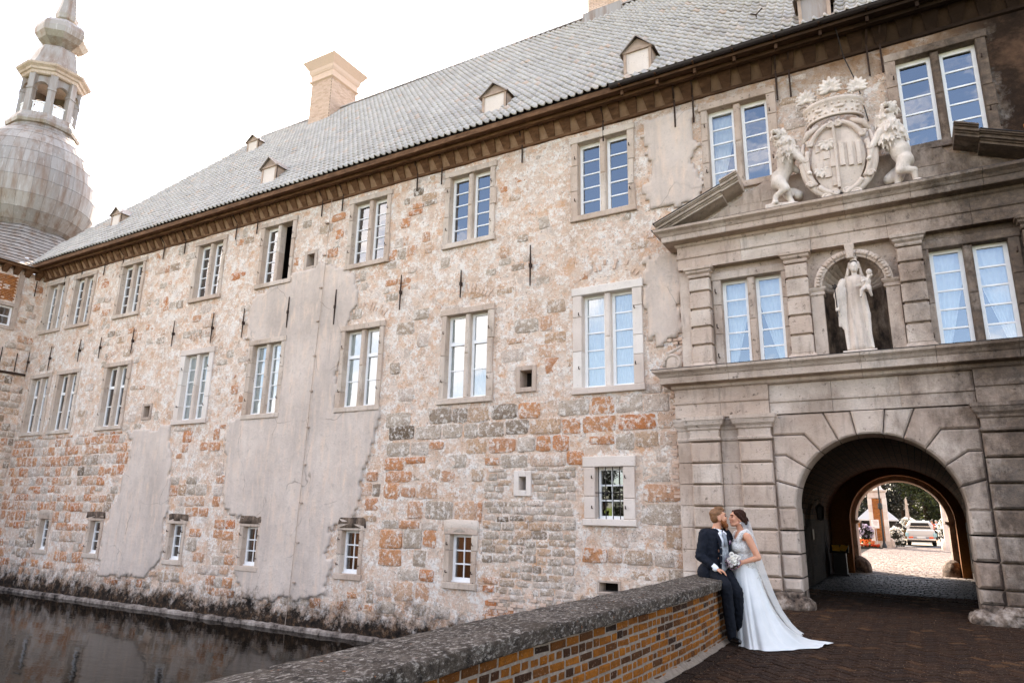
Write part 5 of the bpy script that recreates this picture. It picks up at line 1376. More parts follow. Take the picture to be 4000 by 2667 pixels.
mb = MB(); mb.add([(-.66, 1.62, 1.14), (.66, 1.62, 1.14), (.52, 1.64, 1.53), (-.52, 1.64, 1.53)], [(0, 1, 2, 3)]); mb.build('rear_window', 'car_black', tk); mb = MB(); mb.box(-.7, .7, 1.35, 1.38, 1.27, 1.31); mb.build('roll_bar', 'chrome', tk)
mb = MB(); mb.block(-.72, .72, -.03, .0, .70, 1.03, .02); mb.box(-.6, .6, -.036, -.031, .84, .86); mb.build('tailgate', 'car_silver', tk)
for s in (-1, 1):
    mb = MB(); mb.block(s*.83-.1, s*.83+.1, -.05, .1, .62, .86, .02); mb.build('rear_quarter', 'car_teal', tk)
    mb = MB(); mb.block(s*.60-.13, s*.60+.13, -.06, 0, .50, .62, .015); mb.build('tail_light', 'tail_orange', tk)
    mb = MB(); mb.tube([(s*.78, 3.3, 1.1), (s*.98, 3.25, 1.14)], .02, 5); mb.ball((s*1.0, 3.22, 1.14), (.1, .06, .08), 8, 6); mb.build('wing_mirror', 'car_black', tk)
    for y in (.95, 3.9):
        mb = MB(); M = Matrix.Translation((s*.76, y, .34)) @ Matrix.Rotation(pi/2, 4, 'Y'); mb.lathe([(.18, -.12), (.32, -.12), (.345, -.06), (.345, .06), (.32, .12), (.18, .12)], (0, 0, 0), 20, M=M); w_ = mb.build('wheel', 'tyre', tk); mb = MB(); mb.lathe([(.0, .1), (.18, .1), (.18, -.1), (0, -.1)], (0, 0, 0), 14, M=M); mb.build('rim', 'chrome', w_)
mb = MB(); mb.block(-.85, .85, -.12, 0, .38, .5, .02); mb.build('bumper', 'chrome', tk); mb = MB(); mb.block(-.26, .26, -.13, -.05, .51, .62, .005); mb.build('number_plate', 'plate_white', tk)
mb = MB(); mb.box(-.8, .8, .1, 4.4, .26, .44); mb.build('chassis', 'car_black', tk)
# strollers far behind the truck
def mini(lab, x, y, top, bot, hat, arm):
    p = thing('person', lab, 'person', (x, y, 0), 0, 'people walking in the castle park')
    mb = MB()
    for s in (-1, 1):
        mb.cap((s*.09, 0, .82), (s*.10, .02*s, .08), .085, .05); mb.cap((s*.10, 0, .05), (s*.10, -.14, .04), .045, .04)
        mb.cap((s*.19, 0, 1.38), (s*.25, arm[0]*.5, 1.12), .055, .045); mb.cap((s*.25, arm[0]*.5, 1.12), (s*(.22+arm[1]), arm[0], 1.0), .043, .03); mb.ball((s*(.22+arm[1]), arm[0], .96), .045)
    mb.cap((0, 0, .9), (0, 0, 1.34), .155, .15); mb.cap((-.16, 0, 1.38), (.16, 0, 1.38), .07, .07); mb.cap((0, 0, 1.4), (0, 0, 1.55), .05, .05); mb.ball((0, 0, 1.63), (.085, .1, .12), 10, 8)
    o = mb.build('body', 'skin_far', p); remesh(o, .025, 2)
    mb = MB(); mb.cap((0, 0, .92), (0, 0, 1.33), .175, .17); mb.cap((-.16, 0, 1.375), (.16, 0, 1.375), .085, .085)
    for s in (-1, 1): mb.cap((s*.19, 0, 1.38), (s*.24, arm[0]*.35, 1.17), .07, .06)
    o = mb.build('shirt', top, p); remesh(o, .025, 2)
    mb = MB(); mb.cap((-.06, 0, .88), (.06, 0, .88), .15, .15)
    for s in (-1, 1): mb.cap((s*.09, 0, .82), (s*.10, .02*s, .2), .105, .075)
    o = mb.build('trousers', bot, p); remesh(o, .025, 2)
    mb = MB(); mb.ball((0, .02, 1.68), (.098, .11, .09), 10, 8); mb.build('hair', hat, p, True)
simple('skin_far', 'b98a70', .6); simple('cloth_white', 'dedad4', .85); simple('cloth_violet', 'a79bb8', .85); simple('cloth_dark', '1d1a1c', .85); simple('cloth_blue', '8fb0cc', .85); simple('cloth_red', 'b5502e', .85); simple('hair_dark', '2a1c13', .6); simple('hair_grey', '9a948c', .6)
mini('person in lilac top walking left of the pair behind the pickup', .02, 66.5, 'cloth_violet', 'cloth_blue', 'hair_dark', (-.2, .08))
mini('person in white shirt and pale cap behind the pickup cab', .50, 66.5, 'cloth_white', 'cloth_blue', 'cloth_white', (-.1, .02))
mini('person in orange-red top in the group beyond the pickup', 1.12, 70, 'cloth_red', 'cloth_dark', 'hair_dark', (-.15, .0))
mini('person in light blue top at the right of the far group', 1.45, 70.5, 'cloth_blue', 'cloth_dark', 'hair_grey', (-.1, .04))
# ================================================================ bridge parapet
para = thing('bridge_parapet', 'low brick bridge parapet with mossy lichen-spotted stone coping, where the groom sits', 'parapet wall')
KX = [(-3., -2.40), (0., -2.42), (2., -2.48), (4.5, -2.50), (6.2, -2.41), (8.4, -2.34), (9.75, -2.36), (10.4, -2.31), (11., -2.28)]
def fx(y):
    for (a, xa), (b, xb) in zip(KX, KX[1:]):
        if a <= y <= b:
            t_ = (y-a)/(b-a); return xa+(xb-xa)*t_
    return KX[0][1] if y < KX[0][0] else KX[-1][1]
def fxs(y): return sum(fx(y+d) for d in (-.35, 0, .35))/3 if y < 9.4 else fx(y)
ZB, ZT = .70, .82
# core
mb = MB(); ys = [-3+.25*i for i in range(56)]; vs = []
for y in ys: x = fxs(y); vs += [(x-.36, y, -2.), (x-.36, y, ZB), (x, y, ZB), (x, y, -.1)]
mb.add(vs, [(i*4+k, i*4+k+1, i*4+5+k, i*4+4+k) for i in range(len(ys)-1) for k in range(3)]); mb.build('core', 'mortar', para)
# bricks, courses of stretchers and headers in turn
CH = .0755; bl = []
for r in range(9):
    L = .225 if r % 2 == 0 else .108; y = 1.2+(.05 if r % 2 else 0)+U(-.03, .03); z = .012+r*CH
    while y < 10.7:
        l = L*U(.85, 1.12); 
        if U(0, 1) < .06: l = .225
        bl.append((y+l/2, z, l)); y += l+.021
def bs2(q):
    p = pxy((fxs(q[0]), q[0], q[1])); return -1/p[2] if infr((fxs(q[0]), q[0], q[1]), 0) else 0
bl = [b for b in bl if infr((fxs(b[0]), b[0], b[1]), 80)]; bl.sort(key=bs2)
protos = []
for L in (.225, .108):
    for v_ in range(5):
        m0 = MB(); h = CH-.016; w = L/2; c = .010; J = lambda: U(-.004, .004)
        a = [(.04, -w, 0), (.04, w, 0), (.04, w, h), (.04, -w, h)]; b = [(.002, -w+J(), J()), (.002, w+J(), J()), (.002, w+J(), h+J()), (.002, -w+J(), h+J())]
        d = [(-.006+J()*.5, -w+c+J(), c+J()), (-.006+J()*.5, w-c+J(), c+J()), (-.006+J()*.5, w-c+J(), h-c+J()), (-.006+J()*.5, -w+c+J(), h-c+J())]
        flip = lambda P: [(-x, y, z) for x, y, z in P]
        m0.add(flip(a)+flip(b)+flip(d), [(11, 10, 9, 8)][:1]+[(l_+i, l_+4+i, l_+4+(i+1) % 4, l_+(i+1) % 4) for l_ in (0, 4) for i in range(4)])
        m0.f = [tuple(reversed(f)) for f in m0.f]
        protos.append((m0.mesh('brick', 'parapet_brick'), list(m0.v), list(m0.f)))
rest = MB()
for i, (y, z, l) in enumerate(bl):
    me, pv_, pf_ = protos[(0 if l > .15 else 5)+random.randrange(5)]; L = .225 if l > .15 else .108
    tx = fxs(y+.05)-fxs(y-.05); rz = -atan2(tx, .1)
    M = Matrix.Translation((fxs(y)+U(-.003, .004), y, z+.004*sin(y*2.1)+U(-.002, .002))) @ Matrix.Rotation(rz+U(-.02, .02), 4, 'Z') @ Matrix.Rotation(U(-.02, .02), 4, 'X') @ Matrix.Diagonal((1, l/L, 1, 1))
    if i < 300: o = obj('brick', me, para); o.matrix_local = M
    else: rest.cur = U(0, 1); rest.add([M @ Vector(p) for p in pv_], pf_)
rest.build('bricks', 'parapet_brick_rest', para, kind='stuff')
# coping stones
y = -3.
while y < 10.6:
    L = U(.85, 1.25) if y > 3 else 1.6; y1 = min(y+L, 10.78); n = max(4, int((y1-y)/.07)); mb = MB(); vs = []
    prof = [(.075, ZB+.004), (.085, ZB+.015), (.09, ZT-.025), (.082, ZT-.006), (.06, ZT), (-.08, ZT+.010), (-.2, ZT+.013), (-.34, ZT+.008), (-.46, ZT), (-.488, ZT-.008), (-.495, ZB+.01), (-.48, ZB+.002)]
    for i in range(n+1):
        yy = y+.004+(y1-y-.008)*i/n; x = fxs(yy); ed = min(i, n-i)
        for px_, pz in prof:
            k = .008*nz3(px_*9, yy*6, pz*6)+.006*nz3(px_*20, yy*17, pz*20)
            vs.append((x+px_+k, yy, pz+k-(.006 if ed == 0 and pz > ZB+.03 else 0)))
    m = len(prof); mb.add(vs, [(i*m+k, i*m+k+1, (i+1)*m+k+1, (i+1)*m+k) for i in range(n) for k in range(m-1)]+[tuple(range(m)), tuple(reversed(range(n*m, (n+1)*m)))])
    mb.f = [tuple(reversed(f)) for f in mb.f]
    mb.build('coping_stone', 'coping', para); y = y1
# mortar fillet and dark kerb bricks along the foot
mb = MB(); vs = []; n = 160
for i in range(n+1):
    yy = 1+9.75*i/n; x = fxs(yy); k = .015*nz3(yy*3, 1, 1)+.01*nz3(yy*11, 4, 1)
    vs += [(x-.01, yy, .075+k), (x+.02+k, yy, .055+k), (x+.06+k, yy, .03), (x+.075+k, yy, -.02)]
mb.add(vs, [(i*4+k, (i+1)*4+k, (i+1)*4+k+1, i*4+k+1) for i in range(n) for k in range(3)]); mb.f = [tuple(reversed(f)) for f in mb.f]; mb.build('mortar_fillet', 'mortar', para, True)
yy = 3.
while yy < 10.6:
    L = U(.16, .24); x = fxs(yy+L/2)+.07; mb = MB(); mb.cur = U(0, .3); tx = fxs(yy+L+.05)-fxs(yy-.05); M = Matrix.Translation((x, yy+L/2, 0)) @ Matrix.Rotation(-atan2(tx, L+.1), 4, 'Z')
    mb.box(0, .13, -L/2+.004, L/2-.004, -.03, .025+U(-.006, .006), M); mb.build('kerb_brick', 'paver_rest', para); yy += L
# ================================================================ sculpture on the portal
YS = PY+.02
def lion(lab, P, mane, name='lion_statue'):
    """P: list of (x,z,dy,r, x2,z2,dy2,r2) tapered limbs; mane: list of (x,z,dy,r)"""
    q = thing(name, lab, 'statue', (0, 0, 0), 0, 'stone lions beside the coat of arms')
    mb = MB()
    for (x, z, d, r, x2, z2, d2, r2) in P: mb.cap((x, YS+d, z), (x2, YS+d2, z2), r, r2, 12)
    b = mb.build('body', 'statue_stone', q); remesh(b, .02, 3)
    mb = MB(); rg = random.Random(len(lab))
    for (x, z, d, r) in mane:
        for _ in range(int(55*r/.15)):
            a, b_ = rg.uniform(0, 6.28), rg.uniform(-1.2, 1.4); n_ = Vector((cos(a)*cos(b_), sin(a)*cos(b_), sin(b_)))
            if n_.y > .5: continue
            p = Vector((x, YS+d, z))+n_*r*.92; t_ = Vector((rg.uniform(-.4, .4), -.2, -1)).normalized()
            mb.cap(p, p+t_*rg.uniform(.05, .10)+n_*.02, .026, .012, 6)
        mb.ball((x, YS+d, z), r*.92, 12, 8)
    m_ = mb.build('mane', 'statue_stone', q); remesh(m_, .013, 1)
    return q
def lface(q, x, z, d, s):
    """muzzle, open mouth with teeth, brow and ears; head looks out and up to side s"""
    mb = MB(); c = Vector((x, YS+d, z))
    mb.ball(c, (.125, .13, .14), 12, 8); mb.cap(c+Vector((s*.03, -.10, .02)), c+Vector((s*.05, -.19, .0)), .065, .05); mb.cap(c+Vector((s*.03, -.08, -.09)), c+Vector((s*.045, -.15, -.105)), .05, .035)
    for e in (-1, 1): mb.ball(c+Vector((e*.11, .0, .10)), (.04, .03, .05), 8, 6); mb.ball(c+Vector((e*.055+s*.02, -.10, .075)), (.035, .03, .02), 8, 6)
    mb.ball(c+Vector((s*.055, -.235, .015)), (.03, .02, .02), 8, 6)
    h = mb.build('head', 'statue_stone', q); remesh(h, .012, 1)
    mb = MB(); mb.ball(c+Vector((s*.05, -.15, -.052)), (.045, .035, .018), 10, 6); mb.build('mouth', 'niche_stone', q)
    mb = MB()
    for k in range(5): mb.lathe([(.008, 0), (.0, -.022)], tuple(c+Vector((s*.05-.034+k*.017, -.185, -.034))), 5)
    mb.build('teeth', 'white_stone', q)
qL = lion('stone lion with open jaws standing left of the shield, paw on its edge',
 [(-1.58, 9.1, -.02, .20, -1.64, 8.75, .02, .155), (-1.66, 8.78, .02, .15, -1.77, 8.50, -.02, .17), (-1.77, 8.50, -.10, .14, -1.62, 8.28, -.16, .085), (-1.62, 8.28, -.16, .075, -1.84, 8.20, -.08, .06), (-1.84, 8.2, -.08, .06, -1.88, 8.02, -.1, .055), (-1.9, 8.0, -.12, .06, -1.82, 7.98, -.26, .05),
  (-1.72, 8.5, .08, .13, -1.62, 8.2, .08, .085), (-1.62, 8.2, .08, .07, -1.51, 7.95, .0, .05), (-1.51, 7.92, -.02, .05, -1.44, 7.89, -.14, .045),
  (-1.44, 9.12, -.10, .11, -1.24, 8.82, -.16, .065), (-1.24, 8.82, -.16, .06, -1.17, 8.55, -.14, .045), (-1.17, 8.54, -.15, .05, -1.13, 8.48, -.22, .045), (-1.66, 9.05, .0, .1, -1.4, 8.75, .1, .06),
  (-1.8, 8.4, .12, .04, -1.5, 8.36, .16, .05), (-1.5, 8.36, .16, .05, -1.42, 8.22, .14, .10), (-1.78, 8.66, .0, .15, -1.78, 8.62, .0, .16)],
 [(-1.68, 9.58, -.02, .17), (-1.57, 9.36, -.04, .19), (-1.58, 9.10, -.06, .20), (-1.44, 9.16, -.06, .14)])
lface(qL, -1.70, 9.58, -.10, -1)
mb = MB(); mb.prism([(-2.06, 7.84), (-1.34, 7.84), (-1.34, 7.88), (-1.46, 7.93), (-1.9, 7.99), (-2.05, 7.98)], YS-.24, YS+.3, .02); mb.build('plinth', 'statue_stone', qL)
qR = lion('stone lion with shaggy mane rearing right of the shield, head thrown back',
 [(.34, 9.15, -.02, .22, .46, 8.72, .0, .17), (.46, 8.74, .0, .16, .56, 8.42, -.02, .16), (.56, 8.42, -.08, .15, .46, 8.2, -.14, .10), (.48, 8.2, -.14, .085, .68, 8.16, -.10, .07), (.68, 8.16, -.1, .065, .69, 7.94, -.06, .05), (.69, 7.92, -.08, .055, .74, 7.89, -.2, .05),
  (.5, 8.4, .1, .12, .42, 8.12, .1, .08), (.42, 8.12, .1, .07, .35, 7.92, .02, .05), (.35, 7.9, .0, .05, .30, 7.88, -.12, .045),
  (.20, 9.08, -.10, .11, .02, 8.80, -.16, .065), (.02, 8.8, -.16, .06, -.03, 8.58, -.15, .045), (-.03, 8.58, -.16, .05, -.06, 8.54, -.22, .045),
  (.56, 8.5, .12, .04, .34, 8.34, .18, .05), (.34, 8.34, .18, .06, .26, 8.18, .15, .12), (.5, 8.66, -.02, .19, .5, 8.6, -.02, .18)],
 [(.40, 9.60, .0, .17), (.30, 9.36, -.03, .20), (.38, 9.14, -.06, .23), (.24, 8.92, -.06, .16), (.50, 8.98, -.04, .16), (.36, 8.9, -.08, .15)])
lface(qR, .40, 9.58, -.10, -1)
mb = MB(); mb.prism([(.14, 7.84), (.86, 7.84), (.86, 7.90), (.7, 7.89), (.3, 7.86), (.14, 7.86)], YS-.24, YS+.3, .01); mb.build('plinth', 'statue_stone', qR)

# coat of arms
sh = thing('coat_of_arms', 'carved stone oval coat of arms with strapwork frame above the cornice', 'coat of arms')
SX, SZ = -.60, 8.72
mb = MB(); n = 40; vs = []
for l in range(7):
    t_ = l/6
    for i in range(n):
        a = 2*pi*i/n; r = t_; w_, h_ = .50, .74; vs.append((SX+w_*r*cos(a)*(1-.06*(sin(a) < 0)*abs(sin(a))), YS-.13-.09*(1-t_*t_), SZ+h_*r*sin(a)))
mb.add(vs, [(l*n+i, (l+1)*n+i, (l+1)*n+(i+1) % n, l*n+(i+1) % n) for l in range(6) for i in range(n)])
for i in range(n):
    k = (i+1) % n; b0 = 6*n; p, q = vs[b0+i], vs[b0+k]; mb.add([p, q, (q[0], YS+.35, q[2]), (p[0], YS+.35, p[2])], [(0, 3, 2, 1)])
field = mb.build('shield_field', 'statue_stone', sh, True)
def sy(x, z):
    u_, v_ = (x-SX)/.5, (z-SZ)/.74; return YS-.13-.09*(1-min(1, u_*u_+v_*v_))
def relief(x0, x1, z0, z1, th, name):
    mb = MB(); y = sy((x0+x1)/2, (z0+z1)/2); mb.block(x0, x1, y-th, y+.06, z0, z1, .006, .002); mb.build(name, 'statue_stone', sh)
for (x0, x1, z0, z1) in ((-.56, -.47, 8.50, 9.02), (-.41, -.32, 8.48, 9.02), (-.26, -.18, 8.48, 9.0)): relief(x0, x1, z0, z1, .035, 'heraldic_bar')
relief(-.65, -.60, 8.05, 9.40, .03, 'heraldic_pale')
for i, z in enumerate((8.12, 8.32, 8.52, 8.72, 8.92)):
    for k, x in enumerate((-1.0, -.86, -.74)):
        if (i+k) % 2 == 0 and ((x+.06-SX)/.46)**2+((z+.09-SZ)/.7)**2 < 1: relief(x, x+.125, z, z+.185, .024, 'heraldic_check')
def leaf(c, s, up_=1, par=None, name='carved_leaf', n=7):
    mb = MB(); c = Vector(c)
    for k in range(n):
        a = radians(-105+210*k/(n-1)); L = s*(1.0-.28*abs(k-(n-1)/2)/((n-1)/2)); d = Vector((sin(a), -.25, cos(a)*up_)).normalized()
        mb.cap(c, c+d*L*.6, s*.12, s*.19, 8); mb.cap(c+d*L*.6, c+d*L*.92, s*.18, s*.10, 8)
        if k not in (0, n-1):
            for e in (-1, 1): w_ = Vector((cos(a)*e, -.1, -sin(a)*e*up_)); mb.cap(c+d*L*.6, c+d*L*.72+w_*s*.20, s*.10, s*.06, 6)
    mb.ball(c+Vector((0, -s*.1, 0)), s*.2, 8, 6); o = mb.build(name, 'statue_stone', par); remesh(o, .012, 1); return o
leaf((-.78, sy(-.78, 9.05), 9.10), .22, -1, sh); leaf((-.92, sy(-.92, 8.55)+.02, 8.52), .2, -1, sh)
# strapwork frame: C-scrolls
def strap(pts, r, name='strapwork'):
    mb = MB(); mb.tube(pts, r, 8); o = mb.build(name, 'statue_stone', sh, True); return o
def arc(cx, cz, rx, rz, a0, a1, n, dy): return [(cx+rx*cos(radians(a0+(a1-a0)*i/n)), YS+dy, cz+rz*sin(radians(a0+(a1-a0)*i/n))) for i in range(n+1)]
def curl(cx, cz, r, a0, s, dy, n=18): return [(cx+s*r*(1-.7*i/n)*cos(a0+i/n*7.), YS+dy-.03*i/n, cz+r*(1-.7*i/n)*sin(a0+i/n*7.)) for i in range(n+1)]
for s in (-1, 1):
    f_ = lambda a: a if s > 0 else 180-a
    strap(arc(SX, SZ, .56, .80, f_(78), f_(28), 14, -.16), .055); strap(arc(SX, SZ, .58, .80, f_(20), f_(-40), 16, -.16), .05); strap(arc(SX, SZ+.02, .66, .84, f_(2), f_(-68), 18, -.10), .075); strap(arc(SX, SZ, .56, .78, f_(-45), f_(-80), 12, -.17), .055)
    for (dx, dz, r, a) in ((.08, .76, .075, 1.2), (.50, .42, .075, .4), (.60, .08, .07, -.3), (.10, -.76, .085, -1.), (.26, -.82, .10, -1.2), (.55, -.48, .07, 0.)):
        strap(curl(SX+s*dx, SZ+dz, r, a, s, -.17), .032, 'scroll'); mb = MB(); mb.ball((SX+s*dx, YS-.17, SZ+dz), r*.62, 10, 8); mb.build('scroll_boss', 'statue_stone', sh, True)
    strap([(SX+s*.60, YS-.1, SZ+.55), (SX+s*.68, YS-.1, SZ+.2), (SX+s*.66, YS-.1, SZ+.0)], [.03, .06, .05])
    strap([(SX+s*.30, YS-.1, SZ+.82), (SX+s*.52, YS-.1, SZ+.70), (SX+s*.62, YS-.1, SZ+.5)], [.05, .07, .04])
# crown above the shield
cr = thing('stone_crown', 'carved stone coronet with three leaf finials above the coat of arms', 'crown')
CZ = 9.66; mb = MB(); n = 36; vs = []
prof = [(.50, 0), (.55, .0), (.55, .04), (.525, .06), (.55, .30), (.575, .33), (.60, .36), (.59, .41), (.53, .41), (.50, .1), (.46, 0.)]
for i in range(n+1):
    a = pi+pi*i/n*1.0
    for r, z in prof: vs.append((SX+r*cos(a), YS+.16+r*sin(a)*.72, CZ+z+.12*(abs(cos(a))**2)*-.0))
m = len(prof); mb.add(vs, [(i*m+k, (i+1)*m+k, (i+1)*m+k+1, i*m+k+1) for i in range(n) for k in range(m-1)]); mb.build('band', 'statue_stone', cr, True)
mb = MB()
for i in range(13):
    a = pi+pi*(i+.5)/13
    for z, r in ((.10, .545), (.27, .56), (.43, .57)): mb.ball((SX+r*cos(a), YS+.16+r*.72*sin(a), CZ+z), .03 if z > .4 else .024, 8, 6)
    if i % 3 == 1: mb.ball((SX+.55*cos(a), YS+.16+.55*.72*sin(a), CZ+.185), (.09*abs(sin(a))+.02, .03, .035), 8, 6)
mb.build('pearls', 'statue_stone', cr, True, kind='stuff')
for a, s in ((1.5*pi, .30), (1.17*pi, .27), (1.83*pi, .27), (1.02*pi, .16)): leaf((SX+.56*cos(a), YS+.16+.56*.72*sin(a), CZ+.56), s, 1, cr, 'leaf_finial', 9)

# statue of the crowned woman with a child
sm = thing('niche_statue', 'white stone statue of a crowned robed woman holding a child in the niche', 'statue', (-.575, PY+.18, 4.66))
mb = MB(); mb.block(-.3, .28, -.2, .2, 0, .09, .012, .006); mb.build('base', 'statue_stone', sm)
mb = MB(); n = 64; vs = []
R_ = [(.08, .21, .17, 0), (.2, .20, .165, -.005), (.45, .185, .155, -.01), (.75, .165, .145, -.01), (1.0, .155, .13, -.015), (1.2, .145, .115, -.015), (1.3, .135, .105, -.01), (1.42, .155, .12, 0), (1.52, .175, .115, .01), (1.60, .15, .09, .02), (1.64, .06, .06, .03)]
for (z, rx, ry, dx) in R_:
    fo = max(0, min(1, (1.25-z)/.9))
    for i in range(n):
        a = 2*pi*i/n; k = 1+fo*(.09*sin(9*a+1.3*z)+.05*sin(17*a+2+2*z)+.03*sin(5*a))+.02*sin(13*a)*(z > 1.3)
        vs.append((dx+rx*k*cos(a), ry*k*sin(a), z))
mb.add(vs, [(l*n+i, l*n+(i+1) % n, (l+1)*n+(i+1) % n, (l+1)*n+i) for l in range(len(R_)-1) for i in range(n)]+[tuple(reversed(range(n)))]); mb.build('robe', 'statue_stone', sm, True)
mb = MB()   # mantle falling from the shoulders, with deep folds
for k, (x0, z0, x1, z1, x2, z2, r) in enumerate(((-.2, 1.5, -.27, 1.05, -.31, .60, .05), (-.2, 1.45, -.24, .95, -.25, .55, .05), (-.17, 1.4, -.21, .8, -.20, .12, .055), (.15, 1.3, .19, .8, .19, .15, .05), (.1, 1.15, .17, .6, .22, .12, .045), (-.02, 1.1, .10, .55, .18, .2, .035), (-.08, 1.15, .02, .55, .02, .1, .03), (.05, 1.2, .16, .9, .13, .35, .035))):
    mb.tube([(x0, -.06, z0), (x1, -.10+.02*(k % 3), z1), (x2, -.08, z2)], [r*.7, r, r*.6], 8)
o = mb.build('mantle', 'statue_stone', sm); remesh(o, .014, 2)
mb = MB(); mb.cap((.02, -.02, 1.58), (.03, -.04, 1.70), .05, .05); mb.ball((.035, -.06, 1.79), (.085, .095, .115), 14, 10); mb.ball((.035, -.09, 1.74), (.06, .065, .07), 12, 8); mb.cap((.037, -.155, 1.80), (.037, -.175, 1.765), .010, .015)
mb.ball((.01, -.145, 1.805), (.018, .01, .008), 8, 5); mb.ball((.065, -.145, 1.805), (.018, .01, .008), 8, 5); mb.ball((.037, -.15, 1.73), (.022, .012, .009), 8, 5)
mb.cap((-.19, -.03, 1.52), (-.30, -.06, 1.24), .075, .085); mb.cap((-.30, -.06, 1.24), (-.32, -.15, .98), .065, .04); mb.ball((-.325, -.17, .93), (.04, .04, .05), 8, 6)
for k in range(4): mb.cap((-.345+.015*k, -.20, .95), (-.34+.015*k, -.20, .90), .011, .009, 6)
mb.cap((.17, -.02, 1.52), (.24, -.10, 1.30), .075, .065); mb.cap((.24, -.10, 1.30), (.12, -.2, 1.36), .055, .04); mb.ball((.10, -.21, 1.37), (.045, .03, .035), 8, 6)
for k in range(4): mb.cap((.09, -.23, 1.39-.018*k), (.04, -.235, 1.39-.018*k), .011, .008, 6)
o = mb.build('figure', 'statue_stone', sm); remesh(o, .010, 1)
mb = MB(); mb.lathe([(.10, 1.74), (.115, 1.82), (.10, 1.89), (.05, 1.925), (.0, 1.93)], (.035, -.03, 0), 16, 0, -.3*pi, 1.3*pi); mb.tube([(-.06, -.03, 1.8), (-.09, .0, 1.68), (-.14, -.02, 1.56)], [.03, .035, .03], 8); mb.tube([(.12, -.03, 1.8), (.14, .0, 1.68), (.17, -.02, 1.56)], [.03, .035, .03], 8); mb.build('veil', 'statue_stone', sm, True)
mb = MB(); mb.lathe([(.065, 1.92), (.06, 1.95), (.075, 2.0), (.05, 1.99)], (.04, -.03, 0), 10)
for k in range(5): a = 2*pi*k/5; mb.cap((.04+.065*cos(a), -.03+.065*sin(a), 1.98), (.04+.075*cos(a), -.03+.075*sin(a), 2.03), .014, .008, 6)
mb.build('crown', 'statue_stone', sm)
mb = MB(); mb.cap((.25, -.2, 1.42), (.22, -.18, 1.30), .06, .06); mb.ball((.29, -.2, 1.60), (.055, .06, .065), 10, 8); mb.cap((.26, -.2, 1.48), (.28, -.2, 1.55), .03, .03); mb.cap((.2, -.22, 1.30), (.13, -.27, 1.24), .045, .038); mb.cap((.13, -.27, 1.24), (.11, -.27, 1.12), .035, .025); mb.cap((.11, -.27, 1.11), (.10, -.31, 1.10), .022, .018); mb.cap((.26, -.22, 1.30), (.27, -.28, 1.22), .045, .036); mb.cap((.27, -.28, 1.22), (.29, -.26, 1.11), .034, .024); mb.cap((.27, -.2, 1.46), (.33, -.26, 1.52), .028, .02); mb.cap((.22, -.22, 1.46), (.15, -.27, 1.40), .028, .02)
o = mb.build('child', 'statue_stone', sm); remesh(o, .010, 1)
mb = MB(); mb.tube([(-.325, -.19, .78), (-.335, -.19, 1.36)], .013, 6); mb.ball((-.335, -.19, 1.38), .035, 8, 6)
for k in range(5): a = 2*pi*k/5; mb.ball((-.335+.035*cos(a), -.19, 1.40+.035*sin(a)), .018, 6, 5)
mb.build('sceptre', 'gutter_metal', sm)
# ================================================================ the couple
simple('skin', 'cf9476', .55, .35, 0, .06, 30); MAT['skin'].node_tree.nodes['Principled BSDF'].inputs['Subsurface Weight'].default_value = .15; MAT['skin'].node_tree.nodes['Principled BSDF'].inputs['Subsurface Radius'].default_value = (.01, .004, .002)
t = NT('dress'); f_ = t.voro(60); t.fin(t.cramp(t.noise(4, 3), [(.3, lin('cfcfcc')), (.7, lin('dcdbd8'))]), .75, t.noise(12, 3), .004, .3)
t = NT('lace'); t.fin(t.cramp(t.voro(70), [(.2, lin('e6e3de')), (.5, lin('d2cec8')), (.8, lin('b9b3ac'))]), .85, t.voro(70), .006, .2)
t = NT('veil'); nn = t.n; df = nn.new('ShaderNodeBsdfDiffuse'); df.inputs['Color'].default_value = lin('f0efec'); tl_ = nn.new('ShaderNodeBsdfTranslucent'); tl_.inputs['Color'].default_value = lin('f0efec'); tp = nn.new('ShaderNodeBsdfTransparent'); a_ = nn.new('ShaderNodeMixShader'); a_.inputs[0].default_value = .5; b_ = nn.new('ShaderNodeMixShader'); b_.inputs[0].default_value = .5
t.link(df.outputs[0], a_.inputs[1]); t.link(tl_.outputs[0], a_.inputs[2]); t.link(tp.outputs[0], b_.inputs[1]); t.link(a_.outputs[0], b_.inputs[2]); t.link(b_.outputs[0], nn['Material Output'].inputs['Surface']); nn.remove(t.b)
simple('navy_cloth', '12161f', .8, .2, 0, .25, 40, .003); simple('trouser_cloth', '11141b', .85, .2, 0, .25, 40, .003)
t = NT('vest_cloth'); t.fin(t.cramp(t.noise(45, 4, .6, (1, 1, .5)), [(.4, lin('6f7479')), (.6, lin('a9adb0'))]), .5, None, 0, .4)
simple('shirt_white', 'e4e6e8', .8); simple('tie_grey', '80868c', .45, .4, 0, .2, 60); simple('shoe_black', '0e0d0e', .25, .5)
simple('hair_fair', '7a5231', .55, .4, 0, .35, 60, .01); simple('beard', '7a4520', .7, .3, 0, .35, 80, .008); simple('hair_brown', '331a0e', .6, .15, 0, .35, 60, .01)
simple('eye_dark', '1a120d', .3); simple('lips', 'a85a4c', .5); simple('pearl', 'f2ede6', .2, .5); simple('silver', 'c9c9c9', .2, .5, .9)
